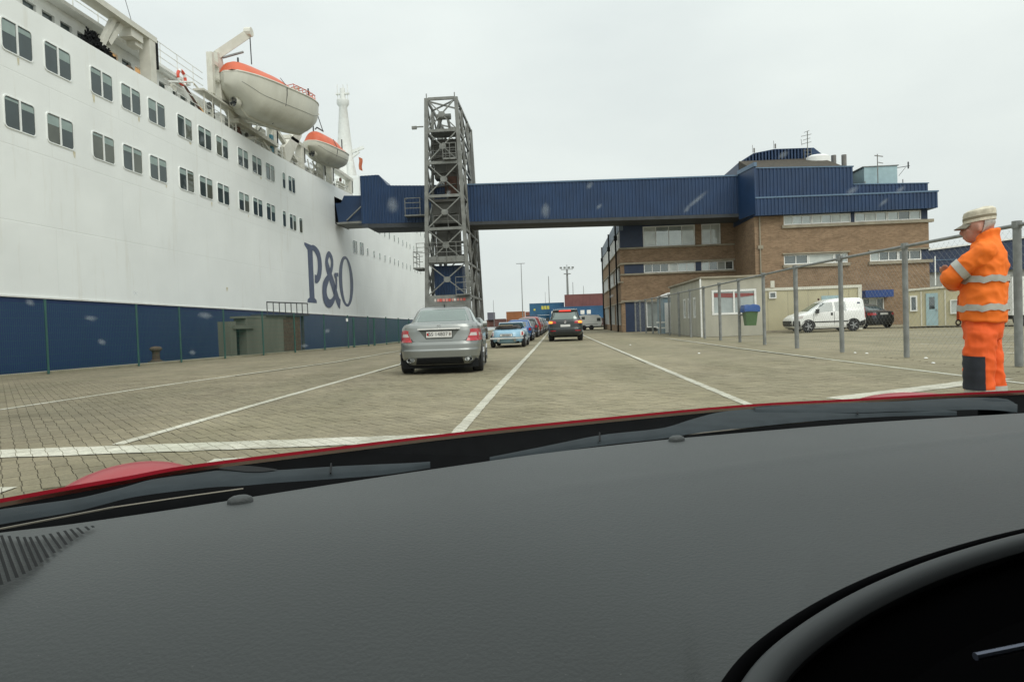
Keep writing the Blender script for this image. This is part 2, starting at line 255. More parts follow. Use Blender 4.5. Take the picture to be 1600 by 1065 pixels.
# ------------------------------------------------------------------ mesh helpers
ORG = {}
class MB:
    def __init__(s, xf=None):
        s.v = []; s.f = []; s.xf = xf
    def V(s, p):
        s.v.append(tuple(s.xf(*p)) if s.xf else tuple(p)); return len(s.v)-1
    def box(s, a, b):
        x0, y0, z0 = a; x1, y1, z1 = b
        i = [s.V(p) for p in ((x0,y0,z0),(x1,y0,z0),(x1,y1,z0),(x0,y1,z0),(x0,y0,z1),(x1,y0,z1),(x1,y1,z1),(x0,y1,z1))]
        for q in ((0,3,2,1),(4,5,6,7),(0,1,5,4),(1,2,6,5),(2,3,7,6),(3,0,4,7)): s.f.append([i[k] for k in q])
        return s
    def tube(s, p0, p1, r, n=6, r2=None, cap=True):
        p0 = Vector(p0); p1 = Vector(p1); d = (p1-p0)
        if d.length < 1e-6: return s
        d.normalize(); a = d.orthogonal().normalized(); b = d.cross(a); r2 = r if r2 is None else r2
        A = [s.V(p0+(a*math.cos(2*math.pi*k/n)+b*math.sin(2*math.pi*k/n))*r) for k in range(n)]
        B = [s.V(p1+(a*math.cos(2*math.pi*k/n)+b*math.sin(2*math.pi*k/n))*r2) for k in range(n)]
        for k in range(n): s.f.append([A[k], A[(k+1)%n], B[(k+1)%n], B[k]])
        if cap: s.f.append(A[::-1]); s.f.append(B)
        return s
    def path(s, pts, r, n=6):
        for i in range(len(pts)-1): s.tube(pts[i], pts[i+1], r if not isinstance(r, (list, tuple)) else r[i], n, None if not isinstance(r, (list, tuple)) else r[i+1])
        return s
    def bar(s, p0, p1, w_, h_, upv=(0, 0, 1)):
        p0 = Vector(p0); p1 = Vector(p1); d = (p1-p0).normalized(); u = Vector(upv)
        if abs(d.dot(u)) > 0.95: u = Vector((0, 1, 0))
        a = d.cross(u).normalized()*w_*0.5; b = a.cross(d).normalized()*h_*0.5
        i = [s.V(p) for p in (p0-a-b, p0+a-b, p0+a+b, p0-a+b, p1-a-b, p1+a-b, p1+a+b, p1-a+b)]
        for q in ((0,3,2,1),(4,5,6,7),(0,1,5,4),(1,2,6,5),(2,3,7,6),(3,0,4,7)): s.f.append([i[k] for k in q])
        return s
    def prism(s, poly, fn0, fn1):
        A = [s.V(fn0(*p)) for p in poly]; B = [s.V(fn1(*p)) for p in poly]; n = len(poly)
        s.f.append(A[::-1]); s.f.append(B)
        for k in range(n): s.f.append([A[k], A[(k+1)%n], B[(k+1)%n], B[k]])
        return s
    def grid(s, fn, nu, nv, closeu=False, closev=False):
        I = [[s.V(fn(i/(nu if closeu else nu), j/nv)) for j in range(nv+(0 if closev else 1))] for i in range(nu+(0 if closeu else 1))]
        U = len(I); Vn = len(I[0])
        for i in range(nu):
            for j in range(nv):
                s.f.append([I[i][j], I[(i+1)%U][j], I[(i+1)%U][(j+1)%Vn], I[i][(j+1)%Vn]])
        return I
    def loft(s, rings, cap=True):
        I = [[s.V(p) for p in r] for r in rings]; n = len(I[0])
        for a, b in zip(I, I[1:]):
            for k in range(n): s.f.append([a[k], a[(k+1)%n], b[(k+1)%n], b[k]])
        if cap: s.f.append(I[0][::-1]); s.f.append(I[-1])
        return s
    def corr(s, a0, a1, bot, top, pitch, depth, thick=0.0):
        # trapezoid-profile sheet along a, outward +b
        n = max(1, round((a1-a0)/pitch)); p = (a1-a0)/n; pts = []
        for k in range(n):
            x = a0+k*p
            pts += [(x, 0), (x+p*0.3, 0), (x+p*0.45, depth), (x+p*0.85, depth)]
        pts.append((a1, 0))
        B = [s.V((x, d, bot(x))) for x, d in pts]; T = [s.V((x, d, top(x))) for x, d in pts]
        for k in range(len(pts)-1): s.f.append([B[k], B[k+1], T[k+1], T[k]])
        return s
    def build(s, name, m, parent=None, smooth=False, label=None, ang=40):
        me = bpy.data.meshes.new(name)
        o3 = ORG.get(parent.name, Vector((0, 0, 0))) if parent else Vector((0, 0, 0))
        me.from_pydata([tuple(Vector(p)-o3) for p in s.v], [], s.f)
        bm = bmesh.new(); bm.from_mesh(me); bmesh.ops.recalc_face_normals(bm, faces=bm.faces); bm.to_mesh(me); bm.free()
        if smooth:
            me.polygons.foreach_set('use_smooth', [True]*len(me.polygons))
            if ang < 180: me.set_sharp_from_angle(angle=math.radians(ang))
        me.materials.append(M[m] if isinstance(m, str) else m); me.update()
        o = bpy.data.objects.new(name, me); col.objects.link(o)
        if parent: o.parent = parent; ORG[o.name] = o3
        else: ORG[o.name] = Vector((0, 0, 0))
        if label: o['label'] = label
        return o
def tag(o, label, cat, group=None, kind=None):
    o['label'] = label; o['category'] = cat
    if group: o['group'] = group
    if kind: o['kind'] = kind
    return o
def thing(name, label, cat, loc=(0, 0, 0), group=None):
    o = bpy.data.objects.new(name, None); o.empty_display_size = 0.3; col.objects.link(o); o.location = loc
    ORG[o.name] = Vector(loc); return tag(o, label, cat, group)
def struct(o): o['kind'] = 'structure'; return o
def stuff(o): o['kind'] = 'stuff'; return o
def link_copy(o, parent):
    c = o.copy(); col.objects.link(c); c.parent = parent
    ORG[c.name] = Vector((0, 0, 0))
    for ch in o.children: link_copy(ch, c)
    return c
def copy_thing(o, label, loc, rz=0.0):
    c = link_copy(o, None); c['label'] = label; c.location = loc; c.rotation_euler = (0, 0, rz); return c
def lerp(a, b, t): return a+(b-a)*t
def interp(tab, x):
    if x <= tab[0][0]: return tab[0][1:]
    for p, q in zip(tab, tab[1:]):
        if x <= q[0]:
            t = (x-p[0])/(q[0]-p[0]); return tuple(lerp(a, b, t) for a, b in zip(p[1:], q[1:]))
    return tab[-1][1:]
def text_mesh(txt, size):
    cu = bpy.data.curves.new('t', 'FONT'); cu.body = txt; cu.size = size; cu.align_x = 'CENTER'; cu.align_y = 'CENTER'; cu.extrude = 0.0; cu.resolution_u = 3
    o = bpy.data.objects.new('t', cu); col.objects.link(o); dg = bpy.context.evaluated_depsgraph_get()
    me = bpy.data.meshes.new_from_object(o.evaluated_get(dg)); bpy.data.objects.remove(o); bpy.data.curves.remove(cu)
    vs = [v.co.copy() for v in me.vertices]; fs = [list(p.vertices) for p in me.polygons]; bpy.data.meshes.remove(me); return vs, fs
def add_text(txt, size, fn, name, m, parent, bold=0):
    vs, fs = text_mesh(txt, size); b = MB()
    b.v = [tuple(fn(v.x, v.y)) for v in vs]; b.f = fs
    return b.build(name, m, parent)
# ------------------------------------------------------------------ ground, quay, water
QUAY = [(-22, -60), (-18.6, 2), (-16.0, 17.2), (-14.9, 22.0), (-10.8, 40.5), (-10.6, 62), (-10.6, 400), (-40, 1500)]
def quay_x(y):
    for (x0, y0), (x1, y1) in zip(QUAY, QUAY[1:]):
        if y <= y1: return lerp(x0, x1, (y-y0)/(y1-y0))
    return QUAY[-1][0]
b = MB(); poly = [(x+0.55, y) for x, y in QUAY] + [(-40, 3000), (1500, 3000), (1500, -60)]
b.f.append([b.V((x, y, -0.012)) for x, y in poly])
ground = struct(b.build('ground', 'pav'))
# block pavers near the camera, each with its own edges
ca, sa = math.cos(PAV_A), math.sin(PAV_A)
vis = [(-9, 1.0), (-3.9, 4.0), (-3.55, 4.1), (-2.87, 5.0), (-0.93, 6.2), (2.09, 7.6), (5.6, 8.3), (9, 9)]
cells = []
for r in range(-80, 120):
    for c in range(-160, 200):
        off = 0.0 if r % 2 else -PAV_OFF*PAV_W
        u = (c+0.5)*PAV_W+off; v = (r+0.5)*PAV_H
        x = ca*u-sa*v; y = sa*u+ca*v
        if y > 15.5 or y < 3.6 or x < -0.92*y-0.2 or x > 7.0: continue
        lim = interp([(p[0], p[1]) for p in vis], x)[0]
        if y < lim: continue
        cells.append((x*x+y*y, x, y))
cells.sort()
def paver_geo(b, x, y, z, tx, ty):
    hw, hh, ch = PAV_W/2-0.0018, PAV_H/2-0.0013, 0.0025
    def P(du, dv, dz): return (x+ca*du-sa*dv, y+sa*du+ca*dv, z+dz+du*tx+dv*ty)
    A = [b.V(P(sx*hw, sy*hh, -0.02)) for sx, sy in ((-1,-1),(1,-1),(1,1),(-1,1))]
    B = [b.V(P(sx*hw, sy*hh, -ch)) for sx, sy in ((-1,-1),(1,-1),(1,1),(-1,1))]
    T = [b.V(P(sx*(hw-ch), sy*(hh-ch), 0)) for sx, sy in ((-1,-1),(1,-1),(1,1),(-1,1))]
    for k in range(4):
        b.f.append([A[k], A[(k+1)%4], B[(k+1)%4], B[k]]); b.f.append([B[k], B[(k+1)%4], T[(k+1)%4], T[k]])
    b.f.append(T)
def jig(): return random.uniform(-0.003, 0.0015), random.uniform(-0.012, 0.012), random.uniform(-0.008, 0.008)
pm = []
for k in range(8):
    b = MB(); z, tx, ty = jig(); paver_geo(b, 0, 0, z, tx, ty)
    me = bpy.data.meshes.new('paver'); me.from_pydata(b.v, [], b.f); me.materials.append(M['pav']); pm.append(me)
for i, (d, x, y) in enumerate(cells[:300]):
    o = bpy.data.objects.new('paver', pm[i*5 % 8]); col.objects.link(o); o.location = (x, y, 0); o.parent = ground
b = MB()
for d, x, y in cells[300:]:
    z, tx, ty = jig(); paver_geo(b, x, y, z, tx, ty)
stuff(b.build('pavers', 'pav', ground))

def strip(name, pts, wd, z=0.0042, perp=None):
    fine = [pts[0]]
    for p, q in zip(pts, pts[1:]):
        n = max(1, min(60, int((Vector(q)-Vector(p)).length/0.16)))
        fine += [(lerp(p[0], q[0], k/n), lerp(p[1], q[1], k/n)) for k in range(1, n+1)]
    pts = fine; b = MB(); L = []; R = []
    for i, p in enumerate(pts):
        q0 = Vector(pts[max(0, i-1)]); q1 = Vector(pts[min(len(pts)-1, i+1)]); d = (q1-q0).normalized(); n = Vector((-d.y, d.x))*wd/2; j1, j2 = random.uniform(0.9, 1.08), random.uniform(0.9, 1.08)
        L.append(b.V((p[0]+n.x*j1, p[1]+n.y*j1, z))); R.append(b.V((p[0]-n.x*j2, p[1]-n.y*j2, z)))
    for i in range(len(pts)-1): b.f.append([L[i], L[i+1], R[i+1], R[i]])
    return struct(b.build(name, 'paint', ground))
strip('lane_line', [(-8.5, 3), (-8.16, 9.47), (-7.9, 13.55), (-6.85, 20.85), (-6.6, 34)], 0.11)
strip('lane_line', [(-4.12, 6.1), (-4.18, 9.2), (-4.25, 18), (-4.3, 60)], 0.125)
strip('lane_line', [(-0.95, 6.2), (-0.94, 11), (-0.85, 25), (-0.79, 42), (-0.75, 120)], 0.12)
strip('lane_line', [(2.13, 7.2), (2.09, 13.3), (1.95, 37), (1.9, 120)], 0.115)
strip('lane_line', [(6.0, 9.0), (5.95, 10.6), (5.6, 21.4), (5.5, 34.9)], 0.115)
strip('stop_line', [(-9.5, 5.35), (-5.0, 5.73), (-3.55, 5.84), (-2.13, 5.94), (1.2, 6.2)], 0.43, 0.0055)
strip('stop_line', [(-2.75, 5.2), (-2.2, 5.25)], 0.16)
strip('stop_line', [(-4.6, 4.25), (-3.7, 4.33)], 0.2)
strip('stop_line', [(3.2, 8.05), (5.27, 9.31), (6.15, 9.9)], 0.34, 0.0055)
for k, (x, y) in enumerate([(9.6, 15.2), (9.9, 17.4), (10.4, 20.3), (11.2, 24.6), (12.2, 28.5), (13.6, 31.6)]):
    strip('parking_line', [(x, y), (x+5.5, y+0.25)], 0.11)
strip('parking_line', [(0.6, 29.2), (1.3, 29.3)], 0.12)
# darker repair slabs and litter scraps
b = MB(); b.box((-9, -0.04, 0), (0, 0, 0)) if False else None
qb = MB()
for (x0, y0), (x1, y1) in zip(QUAY, QUAY[1:]):
    if y0 > 300: break
    n = max(1, int((y1-y0)/6))
    for k in range(n):
        a0 = (lerp(x0, x1, k/n), lerp(y0, y1, k/n)); a1 = (lerp(x0, x1, (k+1)/n), lerp(y0, y1, (k+1)/n))
        i = [qb.V(p) for p in ((a0[0], a0[1], 0.06), (a1[0], a1[1], 0.06), (a1[0]+0.6, a1[1], 0.06), (a0[0]+0.6, a0[1], 0.06),
                               (a0[0], a0[1], -5), (a1[0], a1[1], -5), (a1[0]+0.6, a1[1], -0.2), (a0[0]+0.6, a0[1], -0.2))]
        for q in ((0, 1, 2, 3), (0, 4, 5, 1), (3, 2, 6, 7)): qb.f.append([i[t] for t in q])
struct(qb.build('quay_edge', 'quay'))
b = MB(); b.f.append([b.V(p) for p in ((-1500, -200, -3.5), (-8, -200, -3.5), (-8, 1500, -3.5), (-1500, 3000, -3.5))])
struct(b.build('water', 'water'))

# ------------------------------------------------------------------ green quay fence
gf = thing('mesh_fence', 'green wire mesh fence with slim posts running along the quay edge', 'fence', (-13.4, 24, 0))
def gfx(y): return quay_x(y)+0.68
posts = [17.4, 19.1, 22.3, 24.2, 26.5, 28.9, 31.2, 33.7, 36.0, 38.2, 40.4, 43.4, 46.4]
def fh(y): return interp([(9, 2.2), (19, 2.12), (26, 1.92), (33.7, 1.74), (41.5, 1.58), (50, 1.5)], y)[0]
b = MB()
wy = 9.0
while wy < 47:
    b.tube((gfx(wy), wy, 0.05), (gfx(wy), wy, fh(wy)-0.05), 0.003, 3, cap=False); wy += 0.06
k = 0.1
while k < 1.0:
    yy = 9.0
    while yy < 46.5:
        b.tube((gfx(yy), yy, k*fh(yy)-0.06), (gfx(yy+1.5), yy+1.5, k*fh(yy+1.5)-0.06), 0.003, 3, cap=False); yy += 1.5
    k += 0.1
stuff(b.build('wire_mesh', 'green_m', gf))
for y in [10.2, 12.6, 15.0] + posts:
    MB().tube((gfx(y), y, 0), (gfx(y), y, fh(y)+0.03), 0.034, 8).tube((gfx(y), y, fh(y)+0.03), (gfx(y), y, fh(y)+0.06), 0.038, 8).build('post', 'green_p', gf, True)
for y in (36.6, 38.9):
    MB().tube((gfx(y), y, 0), (gfx(y), y, fh(y)-0.05), 0.055, 8).build('post', 'green_p', gf, True)
MB().box((gfx(35.9)+0.03, 35.7, 1.42), (gfx(35.9)+0.05, 36.0, 1.58)).build('sign_plate', 'frame', gf)
bo = thing('mooring_bollard', 'rusty mushroom shaped mooring bollard behind the green quay fence', 'bollard', (-14.75, 24.3, 0.02))
prof = [(0.2, 0.05), (0.2, 0.1), (0.135, 0.13), (0.125, 0.38), (0.15, 0.44), (0.21, 0.48), (0.215, 0.54), (0.16, 0.6), (0.03, 0.62)]
bb = MB(); bb.loft([[(-14.75+r*math.cos(a*math.pi/8), 24.3+r*math.sin(a*math.pi/8), z) for a in range(16)] for r, z in prof]); bb.build('cast_body', 'rustiron', bo, True)
MB().loft([[(-14.75+r*math.cos(a*math.pi/8), 24.3+r*math.sin(a*math.pi/8), z) for a in range(16)] for r, z in [(0.28, 0.0), (0.28, 0.065), (0.2, 0.07)]]).build('base_plate', 'rustiron', bo)
bk = thing('mooring_shelter', 'grey green concrete shelter with open doorway behind the quay fence', 'shelter', (-13.9, 28.6, 0))
B0 = lambda a, b_, c: (quay_x(a)+0.1-b_*0.3, a, c)
MB(B0).box((27.6, -0.2, 0), (27.95, 1.6, 1.5)).box((28.6, -0.2, 0), (31.2, 1.6, 1.62)).build('wall', 'bunker', bk)
MB(B0).box((27.75, -0.55, 1.18), (29.0, 1.6, 1.32)).box((28.4, -0.25, 1.63), (31.4, 1.7, 1.72)).build('roof_slab', 'bunker', bk)
MB(B0).box((27.96, 0.9, 0), (28.59, 1.0, 1.17)).build('doorway', 'dark', bk)
MB(B0).box((31.25, -0.1, 0), (32.6, 1.2, 1.7)).build('fender_block', 'rustiron', bk)
rp = thing('walkway_railing', 'dark railing of a raised quay platform above the green fence', 'railing', (-13.0, 31.3, 1.8))
b = MB()
for k in range(8):
    y = 30.0+k*0.45; b.tube((quay_x(y)+0.2, y, 1.75), (quay_x(y)+0.2, y, 2.35), 0.022, 5)
b.tube((quay_x(30)+0.2, 30, 2.35), (quay_x(33.15)+0.2, 33.15, 2.35), 0.03, 6)
b.build('rail', 'beam', rp)
MB().prism([(quay_x(29.9)-0.5, 29.9), (quay_x(29.9)+0.25, 29.9), (quay_x(33.2)+0.25, 33.2), (quay_x(33.2)-0.5, 33.2)], lambda a, c: (a, c, 1.73), lambda a, c: (a, c, 1.8)).build('platform', 'beam', rp)
for y_ in (31.3, 33.0): MB().bar((quay_x(y_)+0.0, y_, 0), (quay_x(y_)+0.0, y_, 1.73), 0.12, 0.12).build('leg', 'beam', rp)

# ------------------------------------------------------------------ ferry
HX = -17.0
fe = thing('ferry', 'white passenger ferry with blue lower hull and two rows of cabin windows', 'ferry', (-28, 40, -3.5))
def bz(y): return 2.38-(y-20)*0.0083
def tz(y): return 11.95 if y < 42 else 11.95+(y-42)*0.033
def hx(y): return HX if y < 92 else HX-((y-92)**1.7)*0.022
HM = lambda a, b_, c: (hx(a)+b_, a, c)
b = MB()
ys = [-30, -10, 0, 10, 20, 30, 40, 48, 52.9, 56.5, 60, 66, 72, 78, 84, 90, 94, 98, 102, 106, 112, 118, 124]
def top(y): return tz(y) if y < 59.9 else 14.6
def hullq(y0, y1, z0a, z0b, z1a, z1b):
    b.f.append([b.V((hx(y0), y0, z0a)), b.V((hx(y1), y1, z0b)), b.V((hx(y1), y1, z1b)), b.V((hx(y0), y0, z1a))])
for y0, y1 in zip(ys, ys[1:]):
    if y0 == 52.9:
        hullq(y0, y1, bz(y0), bz(y1), 9.45, 9.53); hullq(y0, y1, 11.44, 11.55, tz(y0), tz(y1))
    else:
        t0, t1 = (top(y0), top(y1))
        if y0 == 60: t0 = 14.6
        if y0 == 56.5: t1 = tz(60)
        hullq(y0, y1, bz(y0), bz(y1), t0, t1)
for y0, y1 in zip(ys, ys[1:]):       # decks and far side so that the hull is a solid
    for z in (11.9,):
        b.f.append([b.V((hx(y0), y0, z-0.15)), b.V((hx(y1), y1, z-0.15)), b.V((-39, y1, z-0.15)), b.V((-39, y0, z-0.15))])
    b.f.append([b.V((-39, y0, -4)), b.V((-39, y1, -4)), b.V((-39, y1, 14.6)), b.V((-39, y0, 14.6))])
b.f.append([b.V((-39, 124, -4)), b.V((hx(124), 124, -4)), b.V((hx(124), 124, 14.6)), b.V((-39, 124, 14.6))])
b.f.append([b.V((HX, 60, tz(60))), b.V((-39, 60, tz(60))), b.V((-39, 60, 14.6)), b.V((HX, 60, 14.6))])
b.f.append([b.V((HX, -30, -4)), b.V((-39, -30, -4)), b.V((-39, -30, 12)), b.V((HX, -30, 12))])
hull = b.build('hull', 'hullw', fe)
b = MB()
for y0, y1 in zip(ys, ys[1:]):
    b.f.append([b.V((hx(y0), y0, -4)), b.V((hx(y1), y1, -4)), b.V((hx(y1), y1, bz(y1))), b.V((hx(y0), y0, bz(y0)))])
b.build('lower_hull', 'hullb', fe, label='dark blue lower hull')
# rubbing strake just over the blue
b = MB()
for y0, y1 in zip(ys, ys[1:]):
    if y1 <= 92: b.bar((HX+0.02, y0, bz(y0)+0.03), (HX+0.02, y1, bz(y1)+0.03), 0.06, 0.05)
b.build('rubbing_strake', 'white', fe)
MB(HM).box((52.95, -2.5, 9.46), (56.45, -2.4, 11.5)).box((52.9, -2.5, 9.3), (56.5, 0, 9.44)).box((52.9, -2.5, 11.56), (56.5, -0.02, 11.7)).box((52.7, -2.5, 9.4), (52.9, -0.02, 11.6)).box((56.5, -2.5, 9.4), (56.7, -0.02, 11.6)).build('boarding_door', 'dark', fe)
def rrect(a0, a1, c0, c1, r, n=4):
    P = []
    for (cx, cz, s0) in ((a1-r, c1-r, 0), (a0+r, c1-r, 90), (a0+r, c0+r, 180), (a1-r, c0+r, 270)):
        for k in range(n+1):
            t = math.radians(s0+90*k/n); P.append((cx+r*math.cos(t), cz+r*math.sin(t)))
    return P
def ship_window(y0, y1, z0, z1, double=True):
    o_ = rrect(y0-0.035, y1+0.035, z0-0.035, z1+0.035, 0.14); i_ = rrect(y0, y1, z0, z1, 0.12); n = len(o_)
    b = MB(HM)
    A = [b.V((p[0], 0.0, p[1])) for p in o_]; B = [b.V((p[0], 0.03, p[1])) for p in o_]; C = [b.V((p[0], 0.03, p[1])) for p in i_]; D = [b.V((p[0], 0.004, p[1])) for p in i_]
    for k in range(n):
        for U, W in ((A, B), (B, C), (C, D)): b.f.append([U[k], U[(k+1)%n], W[(k+1)%n], W[k]])
    ym = (y0+y1)/2
    if double: b.box((ym-0.032, 0.004, z0), (ym+0.032, 0.036, z1))
    fo = b.build('window', 'hullw', fe)
    halves = [(y0, ym-0.03), (ym+0.03, y1)] if double else [(y0, y1)]
    for k, (a, c) in enumerate(halves):
        pts = [p for p in i_]
        b = MB(HM); pl = []
        for p in [(min(max(p[0], a), c), p[1]) for p in i_]:
            if not pl or (abs(p[0]-pl[-1][0])+abs(p[1]-pl[-1][1])) > 0.004: pl.append(p)
        if abs(pl[0][0]-pl[-1][0])+abs(pl[0][1]-pl[-1][1]) < 0.004: pl.pop()
        ctr = b.V(((a+c)/2, 0.006, (z0+z1)/2)); rim_ = [b.V((p[0], 0.006, p[1])) for p in pl]
        for q in range(len(rim_)): b.f.append([ctr, rim_[q], rim_[(q+1) % len(rim_)]])
        b.build('pane', 'scurt' if random.random() < (0.5 if k else 0.15) else 'spane', fo)
        h = random.choice([0.12, 0.2, 0.24, 0.28, 0.36, 0.42])
        MB(HM).box((a+0.03, 0.008, z1-h), (c-0.03, 0.011, z1-0.05)).build('blind', 'blind', fo)
for a in (20.56, 22.37, 24.67, 26.47, 28.27, 30.53, 32.36, 34.12, 36.5, 38.25, 40.1):
    ship_window(a, a+1.25, 10.18, 11.15)
ship_window(42.6, 43.05, 10.12, 11.1, False); ship_window(43.55, 44.7, 10.12, 11.1)
for a in (20.52, 22.32, 24.6, 26.4, 28.21, 30.5, 32.28, 34.03, 36.4, 38.15, 39.97):
    ship_window(a, a+1.25, 7.74, 8.71)
ship_window(42.38, 42.88, 7.66, 8.63, False); ship_window(43.5, 44.62, 7.65, 8.62); ship_window(45.17, 45.75, 7.65, 8.6, False)
ship_window(57.4, 58.6, 7.5, 8.57); ship_window(59.4, 60.6, 7.55, 8.65)
for y in (61.9, 64.1, 66.25, 68.3, 70.4, 72.4, 74.2, 76.35, 78.4, 80.4, 83, 84.6, 86.6):
    ship_window(y-0.22, y+0.22, 7.7, 8.35, False)
for y in (64.6, 66.6, 68.6, 70.5, 72.7, 74.6, 76.8, 78.8, 80.6, 82.8, 85):
    ship_window(y-0.22, y+0.22, 10.25, 10.9, False)
for y in (81, 83.2, 85.2, 87.5, 90):
    ship_window(y-0.22, y+0.22, 12.7, 13.3, False)
# rust runs below window corners and scuppers
M['stain'] = mat('rust_stain', (0.63, 0.58, 0.42), 0.6, var=0.2, scale=9)
random.seed(5)
for (y, z) in ((27.6, 10.1), (31.6, 10.1), (33.4, 7.6), (29.4, 7.65), (24.8, 10.1), (35.2, 7.6), (37.5, 7.6), (39.4, 10.1), (34.6, 3.4), (23.6, 7.7), (43.2, 7.6), (21.2, 10.1)):
    n = random.randint(4, 8); ww = random.uniform(0.04, 0.11); hh = random.uniform(0.15, 0.4); b = MB(HM)
    P_ = [(y-ww, z)]+[(y-ww+2*ww*k/n, z-hh*random.uniform(0.15, 1.0)) for k in range(1, n)]+[(y+ww, z)]
    b.f.append([b.V((p[0], 0.004, p[1])) for p in P_]); b.build('rust_streak', 'stain', fe)
# lettering P & O
def ribbon(name, pts, wid, y0, yw, z0, zh, steps=8, off0=0.012, off1=0.03, closed=False):
    P = [Vector(p) for p in pts]; n = len(P); S = []; Wd = []
    for i in range(n-1):
        p0 = P[max(i-1, 0)]; p1 = P[i]; p2 = P[i+1]; p3 = P[min(i+2, n-1)]
        for k in range(steps):
            t = k/steps
            S.append(0.5*((2*p1)+(-p0+p2)*t+(2*p0-5*p1+4*p2-p3)*t*t+(-p0+3*p1-3*p2+p3)*t**3)); Wd.append(lerp(wid[i], wid[i+1], t))
    S.append(P[-1]); Wd.append(wid[-1])
    b = MB(HM); L = []; R = []; m = len(S)
    for i in range(m):
        d = (S[min(i+1, m-1)]-S[max(i-1, 0)]); d = Vector((d.x*yw, d.y*zh)).normalized(); nn = Vector((-d.y, d.x))*Wd[i]/2
        o_ = lerp(off0, off1, i/m)
        cx, cz = y0+S[i].x*yw, z0+S[i].y*zh
        L.append(b.V((cx+nn.x, o_, cz+nn.y))); R.append(b.V((cx-nn.x, o_, cz-nn.y)))
    for i in range(m-1): b.f.append([L[i], L[i+1], R[i+1], R[i]])
    return b
LZ, LH = 2.95, 4.05
b = MB(HM); PY = 46.0
b.prism([(PY+0.55, LZ+0.25), (PY+1.52, LZ+0.25), (PY+1.5, LZ+LH-0.2), (PY+0.53, LZ+LH-0.2)], lambda a, c: (a, 0.002, c), lambda a, c: (a, 0.012, c))
b.prism([(PY+0.12, LZ), (PY+1.95, LZ), (PY+1.9, LZ+0.2), (PY+1.45, LZ+0.38), (PY+0.62, LZ+0.38), (PY+0.15, LZ+0.2)], lambda a, c: (a, 0.002, c), lambda a, c: (a, 0.0145, c))
b.prism([(PY-0.02, LZ+LH-0.12), (PY+0.57, LZ+LH-0.42), (PY+1.4, LZ+LH-0.35), (PY+1.5, LZ+LH+0.0), (PY-0.02, LZ+LH+0.06)], lambda a, c: (a, 0.002, c), lambda a, c: (a, 0.017, c))
r_ = ribbon('p', [(0.42, 0.96), (0.62, 0.955), (0.85, 0.86), (0.915, 0.69), (0.84, 0.52), (0.68, 0.425), (0.54, 0.43)], [0.36, 0.46, 0.76, 0.88, 0.74, 0.55, 0.62], PY, 3.15, LZ, LH, off0=0.019, off1=0.026)
k0 = len(b.v); b.v += r_.v; b.f += [[i+k0 for i in f] for f in r_.f]
b.build('letter_p', 'logo', fe)
ribbon('amp', [(1.0, 0.03), (0.86, 0.1), (0.62, 0.38), (0.34, 0.7), (0.33, 0.86), (0.46, 0.955), (0.6, 0.86), (0.56, 0.7), (0.36, 0.52), (0.14, 0.33), (0.15, 0.12), (0.36, 0.03), (0.6, 0.12), (0.76, 0.32), (0.8, 0.52), (0.72, 0.585), (0.92, 0.6)],
       [0.8, 0.82, 0.92, 0.84, 0.56, 0.42, 0.56, 0.52, 0.48, 0.92, 0.95, 0.64, 0.46, 0.38, 0.38, 0.28, 0.3], 49.15, 4.15, LZ-0.08, LH+0.02, off0=0.012, off1=0.05).build('letter_ampersand', 'logo', fe)
b = MB(HM); n = 48; cy, cz = 55.1, LZ+LH*0.5-0.06
for k in range(n):
    t0, t1 = 2*math.pi*k/n, 2*math.pi*(k+1)/n
    b.f.append([b.V((cy+ra*math.cos(t), 0.012, cz+rc*math.sin(t))) for ra, rc, t in ((1.92, 2.06, t0), (1.92, 2.06, t1), (1.06, 1.84, t1), (1.06, 1.84, t0))])
b.build('letter_o', 'logo', fe)
# upper works: inner house wall, deck edge, railing, girders, posts
HW = lambda a, b_, c: (-18.3+b_, a, c)
b = MB(HW)
b.box((10, -12, 11.8), (36.5, 0, 12.74)); b.box((10, -12, 13.04), (36.5, 0, 13.45))
op = []
y = 10.0
while y < 36.4:
    op.append((y+0.28, y+0.92)); b.box((y, -12, 12.74), (y+0.28, -0.001, 13.04)); y += 0.92
for y0_, y1_ in ((36.5, 41.5), (41.5, 47), (47, 52)):
    b.box((y0_+0.002, -12, 11.8), (y1_, -0.002, 12.95))
b.build('deck_house', 'white', fe)
for k, (a, c) in enumerate(op):
    if c < 20: continue
    MB(HW).box((a, -0.14, 12.73), (c, -0.12, 13.05)).build('deck_window', 'orange_l' if k % 8 in (3, 5) else 'spane', fe)
MB(HW).box((10, -12, 13.46), (33.5, 0.45, 13.6)).box((36.5, -12, 12.96), (52, 0.4, 13.06)).build('upper_deck', 'white', fe)
b = MB(HW); 
for y in [18+1.45*k for k in range(12)]: b.tube((y, 0.35, 13.6), (y, 0.35, 14.62), 0.022, 5)
for z in (13.95, 14.28, 14.62): b.tube((10, 0.35, z), (34.9, 0.35, z), 0.02, 5)
b.build('railing', 'white', fe)
b = MB(HW)
for y in [36.8+1.3*k for k in range(17)]: b.tube((y, 1.1, 11.95), (y, 1.1, 12.85), 0.02, 5)
for z in (12.25, 12.55, 12.85): b.tube((30, 1.1, z), (58, 1.1, z+0.15), 0.018, 5)
b.build('railing', 'white', fe)
for y0_, y1_, zt in ((23.4, 29.4, 14.1), (44.5, 58.6, 14.0)):
    MB().box((-17.65, y0_, zt-0.24), (-17.1, y1_, zt)).build('davit_girder', 'cream', fe)
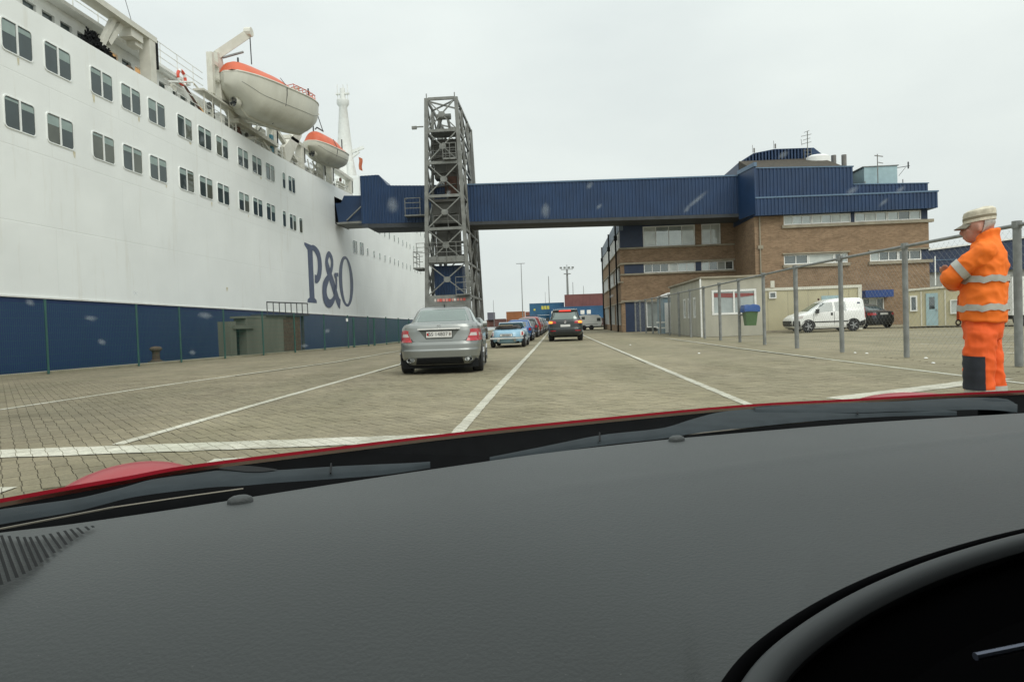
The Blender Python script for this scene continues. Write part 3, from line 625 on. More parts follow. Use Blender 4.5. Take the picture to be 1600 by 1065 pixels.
for y, zt in ((29.05, 13.86), (42.1, 14.35), (46.8, 13.76), (51.0, 13.76), (53.0, 13.76), (58.1, 13.76)):
    p_ = MB().box((-17.6, y-0.22, 11.9), (-17.12, y+0.22, zt)).build('davit_post', 'cream', fe)
    MB().box((-17.5, y+0.225, 12.75), (-17.115, y+0.42, zt+0.15)).build('guide_slot', 'dark', p_)
for (ya, za, yb, zb) in ((26.0, 12.3, 26.9, 13.86), (26.55, 12.75, 27.35, 13.86)):
    MB().bar((-17.5, ya, za), (-17.45, yb, zb), 0.2, 0.2, (1, 0, 0)).build('brace', 'cream', fe)
MB().box((-17.75, 27.7, 13.5), (-17.2, 28.5, 13.86)).box((-17.7, 28.1, 13.3), (-17.3, 28.6, 13.5)).build('winch', 'cream', fe)
# near davit: side frame, arm and ram
dv = MB().prism([(34.2, 13.3), (34.45, 13.3), (34.45, 15.4), (34.2, 15.4)], lambda a, c: (-17.35, a, c), lambda a, c: (-17.05, a, c)).prism([(34.9, 15.65), (35.4, 15.7), (35.7, 14.8), (36.6, 13.6), (38.0, 12.9), (37.6, 12.4), (36.0, 13.0), (35.2, 13.3)], lambda a, c: (-17.4, a, c), lambda a, c: (-17.1, a, c)).box((-17.4, 34.45, 14.9), (-17.1, 35.0, 15.1)).box((-17.4, 34.45, 14.1), (-17.1, 35.3, 14.25)).box((-17.4, 34.0, 13.1), (-17.1, 37.0, 13.32))
dv = dv.build('davit_frame', 'cream', fe)
MB().bar((-17.3, 35.2, 15.6), (-16.0, 36.5, 17.25), 0.34, 0.42, (0, 0, 1)).tube((-16.2, 36.35, 17.2), (-15.85, 36.35, 17.2), 0.25, 10).build('davit_arm', 'cream', dv)
MB().tube((-17.0, 35.3, 15.5), (-16.3, 36.2, 16.1), 0.06, 8).build('hydraulic_ram', 'steel', dv)
MB().tube((-16.0, 36.45, 17.15), (-15.95, 36.4, 15.5), 0.03, 5).build('fall_wire', 'beam', dv)
dv2 = MB().prism([(43.6, 12.0), (44.1, 12.0), (46.6, 14.4), (47.0, 15.4), (46.6, 15.5), (45.6, 14.5), (43.4, 12.9)], lambda a, c: (-17.4, a, c), lambda a, c: (-17.1, a, c)).build('davit_frame', 'cream', fe)
MB().bar((-17.25, 46.8, 15.2), (-16.4, 47.9, 16.4), 0.3, 0.36).build('davit_arm', 'cream', dv2)
MB().tube((-16.4, 47.9, 16.4), (-16.2, 48.4, 15.3), 0.03, 5).build('fall_wire', 'beam', dv2)
# cradle beams under the boat, platforms
MB().box((-17.5, 36.6, 12.5), (-16.9, 42.0, 12.72)).bar((-17.2, 38.0, 12.0), (-17.2, 39.6, 12.5), 0.16, 0.16, (1, 0, 0)).bar((-17.2, 41.6, 12.0), (-17.2, 40.2, 12.5), 0.16, 0.16, (1, 0, 0)).bar((-17.3, 36.6, 12.7), (-17.3, 42.3, 13.9), 0.2, 0.26, (1, 0, 0)).bar((-17.3, 42.3, 13.9), (-17.3, 46.0, 12.6), 0.2, 0.26, (1, 0, 0)).build('boat_cradle', 'cream', fe)
b = MB()
for k in range(5):
    y = 33.3+k*0.85; b.tube((-17.1, y, 11.95), (-17.1, y, 13.25), 0.03, 5)
b.box((-17.5, 33.0, 13.05), (-16.95, 37.0, 13.14)); b.build('boat_platform', 'cream', fe)
for (y, z, s) in ((38.6, 13.1, 0.5), (40.6, 13.2, 0.45), (45.0, 12.4, 0.4), (47.6, 12.5, 0.35), (49.6, 12.7, 0.4)):
    MB().box((-17.9, y, z-0.12), (-17.4, y+s*1.6, z+s*0.4)).box((-17.85, y+0.1, z+s*0.4), (-17.5, y+s, z+s*0.6)).build('deck_locker', 'cream', fe)
for (y, h) in ((44.0, 0.35), (44.6, 0.5), (45.4, 0.45), (49.0, 0.3), (36.9, 0.25), (37.6, 0.3), (27.6, 0.45), (28.1, 0.35)):
    b = MB(); b.loft([[(-17.35+r*math.cos(a*math.pi/4), y+r*1.3*math.sin(a*math.pi/4), 11.8+z) for a in range(8)] for r, z in ((0.18, 0), (0.24, h*0.4), (0.17, h*0.8), (0.05, h))]); b.build('deck_gear', random.choice(['beam', 'rust', 'cream', 'rustiron']), fe)
MB().box((-17.3, 41.55, 12.15), (-17.15, 41.85, 13.2)).build('exit_panel', mat('teal_panel', (0.05, 0.2, 0.27), 0.5), fe)
b = MB()
for k in range(4): b.box((-17.4, 54.6+k*0.02, 12.3+k*0.22), (-17.1, 56.4, 12.36+k*0.22))
b.build('step_rack', 'cream', fe)
b = MB()
for y in (49.3, 49.9, 50.5, 52.0): b.tube((-17.3, y, 12.2), (-17.3, y, 13.9), 0.03, 5)
for z in (12.6, 13.1, 13.5): b.tube((-17.3, 48.6, z), (-17.3, 52.4, z), 0.025, 5)
b.bar((-17.3, 48.6, 12.2), (-17.3, 50.6, 13.8), 0.06, 0.1, (1, 0, 0)); b.build('ladder_frame', 'cream', fe)
# deck clutter between hull edge and boats
random.seed(21)
for k in range(64):
    y = 30.2+27.5*random.random(); x = random.uniform(-17.75, -17.15); kd = k % 4; mm = random.choice(['cream', 'white', 'cream', 'white', 'lattice2', 'cream', 'rust', 'steel'])
    if kd == 0: MB().bar((x, y, 11.9), (x, y+random.uniform(-0.9, 0.9), random.uniform(12.8, 13.7)), 0.07, 0.07, (1, 0, 0)).build('stanchion', mm, fe)
    elif kd == 1: s_ = random.uniform(0.15, 0.4); MB().box((x-s_, y, 11.9), (x, y+s_*1.5, 12.2+s_)).build('deck_locker', mm, fe)
    elif kd == 2: MB().tube((x, y, random.uniform(12.1, 13.4)), (x, y+random.uniform(0.8, 2.4), random.uniform(12.1, 13.4)), random.uniform(0.025, 0.06), 6).build('deck_pipe', mm, fe)
    else: z = random.uniform(12.2, 13.3); MB().tube((x, y, z), (x+0.12, y, z), random.uniform(0.1, 0.2), 10).build('deck_drum', mm, fe)
# mast
b = MB()
b.loft([[(-24.2+r*math.cos(a*math.pi/5), 80+r*math.sin(a*math.pi/5), z) for a in range(10)] for r, z in ((2.2, 12), (1.7, 17), (1.0, 21), (0.48, 27.2), (0.55, 27.3), (0.75, 27.6), (0.75, 28.0), (0.35, 28.1), (0.3, 29.4))])
b.loft([[(-23.3+0.4*math.cos(a*math.pi/5), 79+0.4*math.sin(a*math.pi/5), z) for a in range(10)] for z in (12, 20.5)])
mast = b.build('mast', 'white', fe, True)
MB().bar((-25.6, 80, 21.2), (-21.9, 80, 22.4), 0.25, 0.35).bar((-24.4, 80, 20.6), (-22.5, 80, 21.9), 0.25, 0.25).build('yard', 'white', mast)
b = MB()
for dx in (-0.6, 0.1, 0.6): b.tube((-24.2+dx, 80, 28), (-24.2+dx, 80, 29.9), 0.05, 5)
b.box((-25, 79.8, 28.7), (-23.4, 80.2, 28.85)); b.build('radar_aerial', 'white', mast)
fl = MB(); fl.grid(lambda u, v: (-22.6+u*0.45+0.05*math.sin(v*7), 80+0.12*math.sin(u*9+v*3), 21.3-v*1.5-u*0.2), 6, 8)
fl.build('flag', mat('flag_orange', (0.5, 0.16, 0.08), 0.8), mast, label='small furled orange flag')
b = MB(); b.tube((-18, 27.5, 14.1), (-19.5, 26.0, 20.0), 0.012, 4).tube((-17.6, 28.6, 14.0), (-18.2, 27.0, 19.5), 0.012, 4).build('stay_wire', 'beam', fe)
# life ring on the rail
lr = thing('life_ring', 'red and white life ring hung on the ferry deck rail', 'life ring', (-17.85, 32.6, 13.55))
def torus(b, c, R_, r_, ax, a0=0, a1=360, n=24, m=8):
    def fn(u, v):
        t = math.radians(lerp(a0, a1, u)); p = 2*math.pi*v
        q = (R_+r_*math.cos(p)); l = (r_*math.sin(p), q*math.cos(t), q*math.sin(t)) if ax == 'x' else ((q*math.cos(t), r_*math.sin(p), q*math.sin(t)) if ax == 'y' else (q*math.cos(t), q*math.sin(t), r_*math.sin(p)))
        return (c[0]+l[0], c[1]+l[1], c[2]+l[2])
    b.grid(fn, n, m)
b = MB(); torus(b, (-17.82, 32.6, 13.55), 0.33, 0.075, 'x'); b.build('ring', 'redpaint', lr, True)
for a in (20, 110, 200, 290):
    b = MB(); torus(b, (-17.82, 32.6, 13.55), 0.33, 0.08, 'x', a, a+28, 4); b.build('white_band', 'frame', lr, True)
# heap of dark netting
nh = thing('rope_heap', 'dark heap of tangled rope and netting on the ferry deck edge', 'rope heap', (-17.4, 25.8, 11.95))
b = MB()
for k in range(800):
    a = random.uniform(0, 6.28); r = random.random()**0.5; y = 25.7+1.15*r*math.cos(a); x = -17.45+0.3*r*math.sin(a)
    h = 11.85+(0.95*(1-r*r)**0.7*(0.8+0.2*math.sin(y*5)))*random.uniform(0.5, 1.05)
    d = Vector((random.uniform(-1, 1), random.uniform(-1, 1), random.uniform(-0.6, 1))).normalized()*random.uniform(0.07, 0.16)
    p = Vector((x, y, h)); b.tube(p-d, p+d, 0.035, 4)
b.build('netting', 'dark', nh)
# lifeboats
def lifeboat(name, label, stern, bow, beam, depth, canopy, full=True):
    S = Vector(stern); E = Vector(bow); ax = (E-S); Ln = ax.length; ax.normalize(); side = Vector((ax.y, -ax.x, 0)).normalized(); upv = Vector((0, 0, 1))
    t = thing(name, label, 'lifeboat', (S+E)/2-upv*depth, 'lifeboats hanging from the ferry davits')
    def half(s_): return beam/2*max(0.0, 1-abs(2*s_-0.94)**2.7)**0.62 if 0 < s_ < 1 else 0.0
    def dep(s_): return depth*(1-0.35*abs(2*s_-1)**4)*(0.55+0.45*min(1, s_*5, (1-s_)*4.5)) 
    def sheer(s_): return 0.16*(2*s_-1)**2
    def pt(s_, l, z): return S+ax*(s_*Ln)+side*l+upv*(z+sheer(s_))
    def hullp(u, v):
        h = half(u); d = dep(u); a = v*2-1; q = abs(a)
        return pt(u, math.copysign(h*(1-(1-q)**2.0)**0.62, a), -d*(1-q**1.6)**0.95 if q < 1 else 0)
    b = MB(); b.grid(hullp, 30, 20); hl = b.build('hull', 'boatwhite', t, True, ang=60)
    b = MB(); b.grid(lambda u, v: pt(u, (half(u)+0.035)*(1 if v < 0.5 else 1) * 1.0 if False else (half(u)+0.05*math.cos(v*6.283)), 0.05*math.sin(v*6.283)), 30, 6)
    b.grid(lambda u, v: pt(u, -(half(u)+0.05*math.cos(v*6.283)), 0.05*math.sin(v*6.283)), 30, 6); b.build('fender', 'cream', t, True)
    def canp(s0, s1, hh):
        def fn(u, v):
            s_ = lerp(s0, s1, u); a = v*2-1; e = max(0, 1-abs(2*u-1)**5)**0.5
            return pt(s_, half(s_)*0.97*a, 0.04+hh*e*(1-abs(a)**2.4))
        return fn
    b = MB()
    if full: b.grid(canp(0.01, 0.52, canopy), 16, 14); b.grid(canp(0.84, 0.995, canopy*0.8), 8, 10)
    else: b.grid(canp(0.04, 0.66, canopy), 14, 12); b.grid(canp(0.66, 0.97, canopy*0.45), 8, 10)
    b.build('canopy', 'boatorange', t, True)
    b = MB()
    if full:
        for k in range(7):
            s_ = 0.53+k*0.05; b.path([pt(s_, half(s_)*0.9, 0.02), pt(s_, half(s_)*0.85, 0.45), pt(s_+0.02, -half(s_)*0.5, 0.5)], 0.022, 5)
        b.path([pt(0.52+k*0.04, half(0.52+k*0.04)*0.86, 0.42) for k in range(9)], 0.02, 5)
        b.build('grab_rail', 'boatorange', t); b = MB(); b.box(tuple(pt(0.68, 0.1, 0.25)), tuple(pt(0.72, 0.5, 0.75))); b.build('engine_hatch', 'cream', t)
    else:
        b.path([pt(0.1, 0.3, canopy), pt(0.14, 0.3, canopy+0.2), pt(0.3, 0.3, canopy+0.2)], 0.05, 5); b.build('grab_rail', 'beam', t)
    b = MB(); b.grid(lambda u, v: pt(lerp(0.1, 0.93, u), 0.045*(v*2-1), -dep(lerp(0.1, 0.93, u))*1.0-0.09*(1-abs(2*v-1))), 16, 4); b.build('keel', 'boatwhite', t)
    for q_ in (0.66,):
        b = MB(); b.path([Vector(hullp(0.06+0.9*i/22, 0.5+q_/2))+side*0.004 for i in range(23)], 0.011, 5); b.build('hull_seam', 'lattice', t)
    c = pt(0.075, 0, -dep(0.2)*0.78); b = MB()
    for k in range(4):
        a = k*math.pi/2+0.4; e1 = side*math.cos(a)+upv*math.sin(a); e2 = -side*math.sin(a)+upv*math.cos(a)
        b.f.append([b.V(c+e1*0.05-e2*0.03), b.V(c+e1*0.24-e2*0.1), b.V(c+e1*0.25+e2*0.08+ax*0.06), b.V(c+e1*0.05+e2*0.03+ax*0.05)])
    b.tube(c-ax*0.06, c+ax*0.35, 0.05, 8); b.build('propeller', 'beam', t)
    b = MB(); rr = 0.27
    for k in range(18):
        a0, a1 = 2*math.pi*k/18, 2*math.pi*(k+1)/18
        b.f.append([b.V(c+(side*math.cos(a)+upv*math.sin(a))*r2+ax*o2) for a, r2, o2 in ((a0, rr, 0), (a1, rr, 0), (a1, rr+0.02, 0.3), (a0, rr+0.02, 0.3))])
    b.build('propeller_guard', 'boatwhite', t)
    b = MB(); b.path([pt(0.42, half(0.42)*1.02*math.sin(q), -dep(0.42)*1.015*math.cos(q)**0.8 if q < 1.57 else 0) for q in [0.2, 0.5, 0.8, 1.1, 1.4, 1.57]] + [pt(0.42, half(0.42)*0.7, canopy*0.75)], 0.018, 5); b.build('lashing_strap', 'beam', t)
    b = MB()
    for s_ in (0.14, 0.9): b.tube(pt(s_, 0, 0.1), pt(s_, 0, canopy+0.35), 0.05, 6)
    b.build('lifting_hook', 'beam', t)
    return t
lifeboat('lifeboat', 'large white lifeboat with orange canopy hanging from the nearer davit', (-16.75, 34.8, 14.45), (-14.2, 41.5, 14.4), 2.9, 1.85, 0.75)
lifeboat('lifeboat', 'smaller white lifeboat with red orange cover near the ship mast', (-17.0, 47.6, 14.25), (-15.8, 52.4, 14.15), 2.1, 1.0, 0.95, False)
# ------------------------------------------------------------------ passenger bridge
pb = thing('passenger_bridge', 'blue corrugated passenger bridge spanning from ferry to terminal building', 'footbridge', (0, 53.7, 8.6))
GY0, GY1 = 52.2, 55.2
FR = lambda a, b_, c: (a, GY0-b_, c)
BK = lambda a, b_, c: (a, GY1+b_, c)
gb = lambda x: 8.9-0.0145*(x+6); gt = lambda x: 11.66-0.0145*(x+6)
for xf in (FR, BK):
    MB(xf).corr(-9.4, 14.6, gb, gt, 0.26, 0.05).build('side_cladding', 'gblue', pb)
    b = MB(xf); x = -9.4
    b.prism([(-9.4, gt(-9.4)), (14.6, gt(14.6)), (14.6, gt(14.6)+0.1), (-9.4, gt(-9.4)+0.1)], lambda a, c: (a, -0.1, c), lambda a, c: (a, 0.09, c)); b.build('roof_trim', 'gtrim', pb)
MB().prism([(-9.4, gb(-9.4)-0.26), (14.6, gb(14.6)-0.26), (14.6, gb(14.6)-0.01), (-9.4, gb(-9.4)-0.01)], lambda a, c: (a, GY0-0.04, c), lambda a, c: (a, GY1+0.04, c)).build('floor_beam', 'beam', pb)
MB().prism([(-9.4, gt(-9.4)-0.1), (14.6, gt(14.6)-0.1), (14.6, gt(14.6)-0.02), (-9.4, gt(-9.4)-0.02)], lambda a, c: (a, GY0+0.02, c), lambda a, c: (a, GY1-0.02, c)).build('roof', 'gblue', pb)
ctop = lambda x: interp([(-14.7, 12.78), (-13.2, 12.8), (-12.55, 11.95), (-9.4, 11.8)], x)[0]
cbot = lambda x: interp([(-14.7, 9.1), (-9.4, 9.0)], x)[0]
for xf in (FR, BK):
    MB(xf).corr(-14.7, -9.41, cbot, ctop, 0.26, 0.05).build('cab_cladding', 'gblue', pb)
P = [(-14.7, 9.1), (-9.42, 9.0), (-9.42, 11.75), (-12.55, 11.9), (-13.2, 12.76), (-14.7, 12.74)]
MB().prism(P, lambda a, c: (a, GY0+0.01, c), lambda a, c: (a, GY1-0.01, c)).build('cab_shell', 'gblue', pb)
MB().prism([(-14.2, 8.76), (-9.42, 8.66), (-9.42, 8.98), (-14.2, 9.08)], lambda a, c: (a, GY0-0.03, c), lambda a, c: (a, GY1, c)).build('floor_beam', 'beam', pb)
MB().prism([(-16.7, 9.35), (-14.72, 9.15), (-14.72, 11.4), (-16.2, 11.45), (-16.45, 10.9), (-16.9, 10.9)], lambda a, c: (a, GY0+0.6, c), lambda a, c: (a, GY1-0.1, c)).build('docking_cab', 'gblue', pb)
MB().prism([(-16.75, 9.2), (-14.2, 9.2), (-14.2, 9.38), (-16.75, 9.34)], lambda a, c: (a, GY0+0.25, c), lambda a, c: (a, GY1, c)).build('docking_flap', 'lattice', pb)
MB().bar((-16.0, GY0+0.5, 9.5), (-14.4, GY0+0.05, 10.7), 0.09, 0.09).build('strut', 'lattice', pb)
b = MB()
for z in (10.0, 10.4, 10.75): b.tube((-11.1, GY0-0.75, z), (-9.9, GY0-0.75, z), 0.03, 5)
for x in (-11.1, -9.95): b.tube((x, GY0-0.75, 9.45), (x, GY0-0.75, 10.75), 0.03, 5); b.tube((x, GY0-0.75, 10.75), (x, GY0, 10.75), 0.03, 5)
b.box((-11.15, GY0-0.8, 9.4), (-9.4, GY0-0.06, 9.5)); b.build('service_platform', 'lattice', pb)
# ------------------------------------------------------------------ lattice tower
tw = thing('lattice_tower', 'grey steel lattice lift tower carrying the blue passenger bridge', 'tower', (-7.8, 53.7, 0))
TZ = [0.0, 3.14, 5.61, 8.07, 10.44, 12.84, 15.15, 17.45]
def tx(side, z):   # tapered sides
    return lerp(-9.42, -8.82, z/17.45) if side < 0 else lerp(-6.15, -6.65, z/17.45)
TY = (49.5, 58.0)
for s_ in (-1, 1):
    for y in TY:
        MB().bar((tx(s_, 0), y, 0), (tx(s_, 17.5), y, 17.5), 0.26, 0.26, (0, 1, 0)).build('column', 'lattice', tw)
    for y in (52.0, 55.5):
        MB().bar((tx(s_, 0), y, 0), (tx(s_, 17.5), y, 17.5), 0.2, 0.2, (0, 1, 0)).build('column', 'lattice', tw)
for i, z in enumerate(TZ):
    if i == 0: continue
    for y in TY:
        MB().bar((tx(-1, z)+0.13, y, z), (tx(1, z)-0.13, y, z), 0.16, 0.2).build('girt', 'lattice', tw)
    for s_ in (-1, 1):
        MB().bar((tx(s_, z), TY[0]+0.13, z), (tx(s_, z), TY[1]-0.13, z), 0.14, 0.18).build('girt', 'lattice', tw)
for i in range(1, 7):
    z0, z1 = TZ[i]+0.1, TZ[i+1]-0.1
    for y in TY:
        a0, a1, c0, c1 = tx(-1, z0)+0.12, tx(1, z0)-0.12, tx(-1, z1)+0.12, tx(1, z1)-0.12
        yo = y-0.03 if y < 53 else y+0.03
        MB().bar((a0, yo, z0), (c1, yo, z1), 0.08, 0.105, (0, 1, 0)).build('brace', 'lattice', tw)
        MB().bar((a1, yo+0.002, z0), (c0, yo+0.002, z1), 0.075, 0.105, (0, 1, 0)).build('brace', 'lattice', tw)
        xm = (a0+a1+c0+c1)/4; zm = (z0+z1)/2
        MB().prism([(xm-0.24, zm-0.1), (xm-0.12, zm-0.2), (xm+0.12, zm-0.2), (xm+0.24, zm-0.1), (xm+0.24, zm+0.1), (xm+0.12, zm+0.2), (xm-0.12, zm+0.2), (xm-0.24, zm+0.1)], lambda a, c: (a, yo-0.07, c), lambda a, c: (a, yo+0.07, c)).build('gusset_plate', 'lattice', tw)
    for s_ in (-1, 1):
        for (ya, yb) in ((49.6, 52.0), (52.0, 55.5), (55.5, 57.9)):
            if 8.5 < z0 < 11.9 and ya == 52.0: continue
            MB().bar((tx(s_, z0), ya, z0), (tx(s_, z1), yb, z1), 0.09, 0.11, (1, 0, 0)).build('brace', 'lattice', tw)
            MB().bar((tx(s_, z0)+0.004, yb, z0), (tx(s_, z1)+0.004, ya, z1), 0.085, 0.11, (1, 0, 0)).build('brace', 'lattice', tw)
for s_ in (-1, 1):
    MB().bar((tx(s_, 0.2), 49.6, 0.2), (tx(s_, 3.0), 52.0, 3.0), 0.09, 0.11, (1, 0, 0)).bar((tx(s_, 0.2), 57.9, 0.2), (tx(s_, 3.0), 55.5, 3.0), 0.09, 0.11, (1, 0, 0)).build('brace', 'lattice', tw)
MB().box((-8.85, 50.3, 3.3), (-6.75, 52.0, 5.45)).build('machine_room', 'gblue', tw)
MB(lambda a, b_, c: (a, 50.295-b_, c)).corr(-8.85, -6.75, lambda x: 3.3, lambda x: 5.45, 0.2, 0.04).build('machine_room_cladding', 'gblue', tw)
MB().box((-9.1, 49.36, 5.62), (-6.4, 50.25, 5.7)).box((-9.05, 49.3, 5.62), (-6.4, 49.36, 6.05)).build('platform', 'lattice', tw)
b = MB()
for z in (6.35, 6.75, 7.05): b.tube((-9.95, 49.25, z), (-6.35, 49.25, z), 0.022, 5)
for x in (-9.9, -9.3, -8.4, -7.7, -7.0, -6.4): b.tube((x, 49.25, 5.6), (x, 49.25, 7.05), 0.022, 5)
b.build('platform_railing', 'lattice', tw)
b = MB(); b.box((-10.2, 49.2, 5.2), (-9.45, 51.5, 5.3))
for z in (5.7, 6.1, 6.45): b.tube((-10.15, 49.25, z), (-9.45, 49.25, z), 0.025, 5); b.tube((-10.15, 49.25, z), (-10.15, 51.5, z), 0.025, 5)
for y in (49.25, 50.4, 51.5): b.tube((-10.15, y, 5.2), (-10.15, y, 6.45), 0.025, 5)
b.build('side_platform', 'lattice', tw)
# lift guides, counterweight and stair inside
for x in (-8.75, -7.7, -6.9):
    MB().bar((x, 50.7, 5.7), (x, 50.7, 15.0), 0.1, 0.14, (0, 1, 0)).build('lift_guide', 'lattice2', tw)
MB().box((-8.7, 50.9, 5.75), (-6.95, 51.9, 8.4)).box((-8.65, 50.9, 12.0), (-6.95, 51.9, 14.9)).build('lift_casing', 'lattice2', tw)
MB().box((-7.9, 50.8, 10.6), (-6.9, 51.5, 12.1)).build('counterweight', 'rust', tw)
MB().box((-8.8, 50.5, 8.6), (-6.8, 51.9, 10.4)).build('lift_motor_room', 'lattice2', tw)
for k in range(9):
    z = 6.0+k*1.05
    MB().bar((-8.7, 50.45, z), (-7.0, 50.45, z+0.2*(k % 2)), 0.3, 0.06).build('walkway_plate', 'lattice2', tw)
b = MB()
for z0 in (8.2, 12.95):
    for z in (z0+0.45, z0+0.85): b.tube((-8.7, 49.8, z), (-6.8, 49.8, z), 0.02, 5)
    for x in (-8.7, -7.6, -6.8): b.tube((x, 49.8, z0), (x, 49.8, z0+0.85), 0.02, 5)
b.box((-7.7, 49.2, 13.0), (-6.75, 49.8, 13.12))
for z in (13.4, 13.8, 14.15): b.tube((-7.7, 49.15, z), (-6.75, 49.15, z), 0.025, 5)
for x in (-7.7, -7.2, -6.75): b.tube((x, 49.15, 13.0), (x, 49.15, 14.15), 0.025, 5)
b.build('inner_railing', 'lattice', tw)
# far lift shaft, seen beyond the bridge
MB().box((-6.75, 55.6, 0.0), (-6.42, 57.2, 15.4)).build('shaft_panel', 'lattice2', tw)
MB().box((-9.2, 49.4, 2.2), (-6.15, 49.62, 3.12)).build('sign_board', 'lattice', tw)
random.seed(3)
x = -8.75
while x < -6.5:
    wd = random.uniform(0.09, 0.2)
    MB().box((x, 49.37, 2.76+random.uniform(0, 0.04)), (x+wd, 49.395, 2.98)).build('sign_letter', mat('sign_letter_%d' % int(x*100), random.choice([(0.62, 0.1, 0.08), (0.75, 0.68, 0.64), (0.7, 0.3, 0.26)]), 0.5), tw)
    x += wd+random.uniform(0.03, 0.09)
# top frame: winch house and cross ties
MB().bar((-8.8, 49.6, 17.35), (-6.7, 51.9, 17.35), 0.09, 0.1).bar((-6.7, 49.6, 17.36), (-8.8, 51.9, 17.36), 0.09, 0.1).bar((-8.8, 55.6, 17.35), (-6.7, 57.9, 17.35), 0.09, 0.1).build('top_tie', 'lattice', tw)
MB().box((-8.7, 50.1, 15.2), (-6.8, 51.6, 15.35)).bar((-8.3, 50.6, 15.35), (-7.9, 50.6, 16.6), 0.16, 0.5).bar((-7.3, 50.6, 15.35), (-7.5, 50.6, 16.6), 0.16, 0.5).tube((-8.3, 50.4, 16.4), (-7.2, 50.4, 16.4), 0.22, 10).build('winch_house', 'lattice', tw)
MB().bar((-9.1, 49.5, 15.5), (-9.75, 49.5, 15.5), 0.08, 0.08).box((-9.95, 49.4, 15.35), (-9.6, 49.6, 15.55)).build('flood_lamp', 'lattice', tw)
for x in (-8.8, -6.75):
    MB().tube((x, 49.5, 17.5), (x, 49.5, 17.85), 0.04, 5).build('roof_lamp', 'lattice', tw)
b = MB()
for z in (3.6, 4.1, 4.5): b.tube((-7.1, 49.1, z), (-6.0, 49.1, z), 0.025, 5)
for x in (-7.1, -6.5, -6.0): b.tube((x, 49.1, 3.2), (x, 49.1, 4.5), 0.025, 5)
b.box((-7.1, 49.1, 3.2), (-6.0, 49.36, 3.27)); b.build('stair_landing', 'lattice', tw)

# ------------------------------------------------------------------ generic wall window
def window(parent, xf, a0, a1, c0, c1, n, b_in=-0.1, fw_=0.07, panes=('pane',), frame='frame', label=None):
    b = MB(xf); bo_ = b_in+0.06
    b.box((a0, b_in-0.03, c0), (a1, bo_, c0+fw_)); b.box((a0, b_in-0.03, c1-fw_), (a1, bo_, c1))
    b.box((a0, b_in-0.03, c0+fw_), (a0+fw_, bo_, c1-fw_)); b.box((a1-fw_, b_in-0.03, c0+fw_), (a1, bo_, c1-fw_))
    p = (a1-a0)/n
    for k in range(1, n): b.box((a0+k*p-fw_*0.4, b_in-0.03, c0+fw_), (a0+k*p+fw_*0.4, bo_-0.01, c1-fw_))
    fo = b.build('window', frame, parent)
    for k in range(n):
        MB(xf).box((a0+k*p+fw_*0.3, b_in-0.025, c0+fw_*0.6), (a0+(k+1)*p-fw_*0.3, b_in-0.005, c1-fw_*0.6)).build('pane', random.choice(panes), fo)
    return fo
# ------------------------------------------------------------------ terminal building
tb = thing('terminal_building', 'brown brick terminal building with blue corrugated upper storey', 'building', (16, 60, 0))
BF = lambda a, b_, c: (a, 50.0-b_, c)
b = MB(BF); D = -8.0; X0, X1 = 14.4, 26.4
b.box((X0, D, 0), (X1, 0, 4.5)); b.box((X0, D, 5.22), (X1, 0, 7.32))
for a, c in ((X0, 16.4), (20.85, 22.35)): b.box((a, D, 4.5), (c, 0, 5.22))
b.box((X0, D, 7.32), (16.45, 0, 8.0))
b.build('brick_wall', 'brick', tb)
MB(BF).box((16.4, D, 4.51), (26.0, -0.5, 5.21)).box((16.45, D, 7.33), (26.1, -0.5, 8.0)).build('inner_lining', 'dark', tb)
MB(BF).box((21.12, D, 7.33), (21.35, -0.02, 8.0)).box((25.93, D, 7.33), (26.35, -0.02, 8.0)).box((25.9, D, 4.51), (26.38, -0.02, 5.21)).build('infill_panel', 'dblue', tb)
for a0, a1, c0, c1 in ((16.3, 20.95, 4.28, 4.49), (22.25, 26.6, 4.28, 4.49), (16.3, 26.7, 7.1, 7.31), (16.3, 20.95, 5.225, 5.32), (22.25, 26.4, 5.225, 5.32)):
    MB(BF).box((a0, -0.2, c0), (a1, 0.14, c1)).build('sill', 'sill', tb)
PN = ('pane', 'pane2', 'pane2', 'pane3')
window(tb, BF, 16.45, 18.4, 7.33, 7.98, 3, panes=PN); window(tb, BF, 18.42, 21.1, 7.33, 7.98, 4, panes=PN)
window(tb, BF, 21.37, 23.6, 7.33, 7.98, 3, panes=PN); window(tb, BF, 23.62, 25.92, 7.33, 7.98, 3, panes=PN)
window(tb, BF, 16.4, 18.1, 4.51, 5.2, 2, panes=('pane',)); window(tb, BF, 18.12, 19.9, 4.51, 5.2, 1, panes=('pane3',)); window(tb, BF, 19.92, 20.84, 4.51, 5.2, 2, panes=('pane', 'pane2'))
window(tb, BF, 22.37, 24.3, 4.51, 5.2, 3, panes=('pane', 'pane2')); window(tb, BF, 24.32, 25.88, 4.51, 5.2, 2, panes=('pane',))
# blue upper storey of the block: overhanging lower band, set-back upper band
UF = lambda a, b_, c: (a, 49.45-b_, c)
MB(UF).corr(14.35, 26.75, lambda x: 8.0, lambda x: 9.2-(x-14.35)*0.008, 0.25, 0.05).build('fascia_cladding', 'gblue', tb)
MB(UF).prism([(14.35, 8.02), (26.75, 8.02), (26.75, 9.08), (14.35, 9.18)], lambda a, c: (a, -8, c), lambda a, c: (a, -0.01, c)).build('fascia_core', 'gblue', tb)
MB(UF).prism([(14.35, 9.2), (26.8, 9.1), (26.8, 9.2), (14.35, 9.3)], lambda a, c: (a, -0.6, c), lambda a, c: (a, 0.08, c)).build('fascia_trim', 'gtrim', tb)
VF = lambda a, b_, c: (a, 50.0-b_, c)
MB(VF).corr(14.45, 21.3, lambda x: 9.3, lambda x: 11.42-(x-14.45)*0.03, 0.25, 0.05).build('upper_cladding', 'gblue', tb)
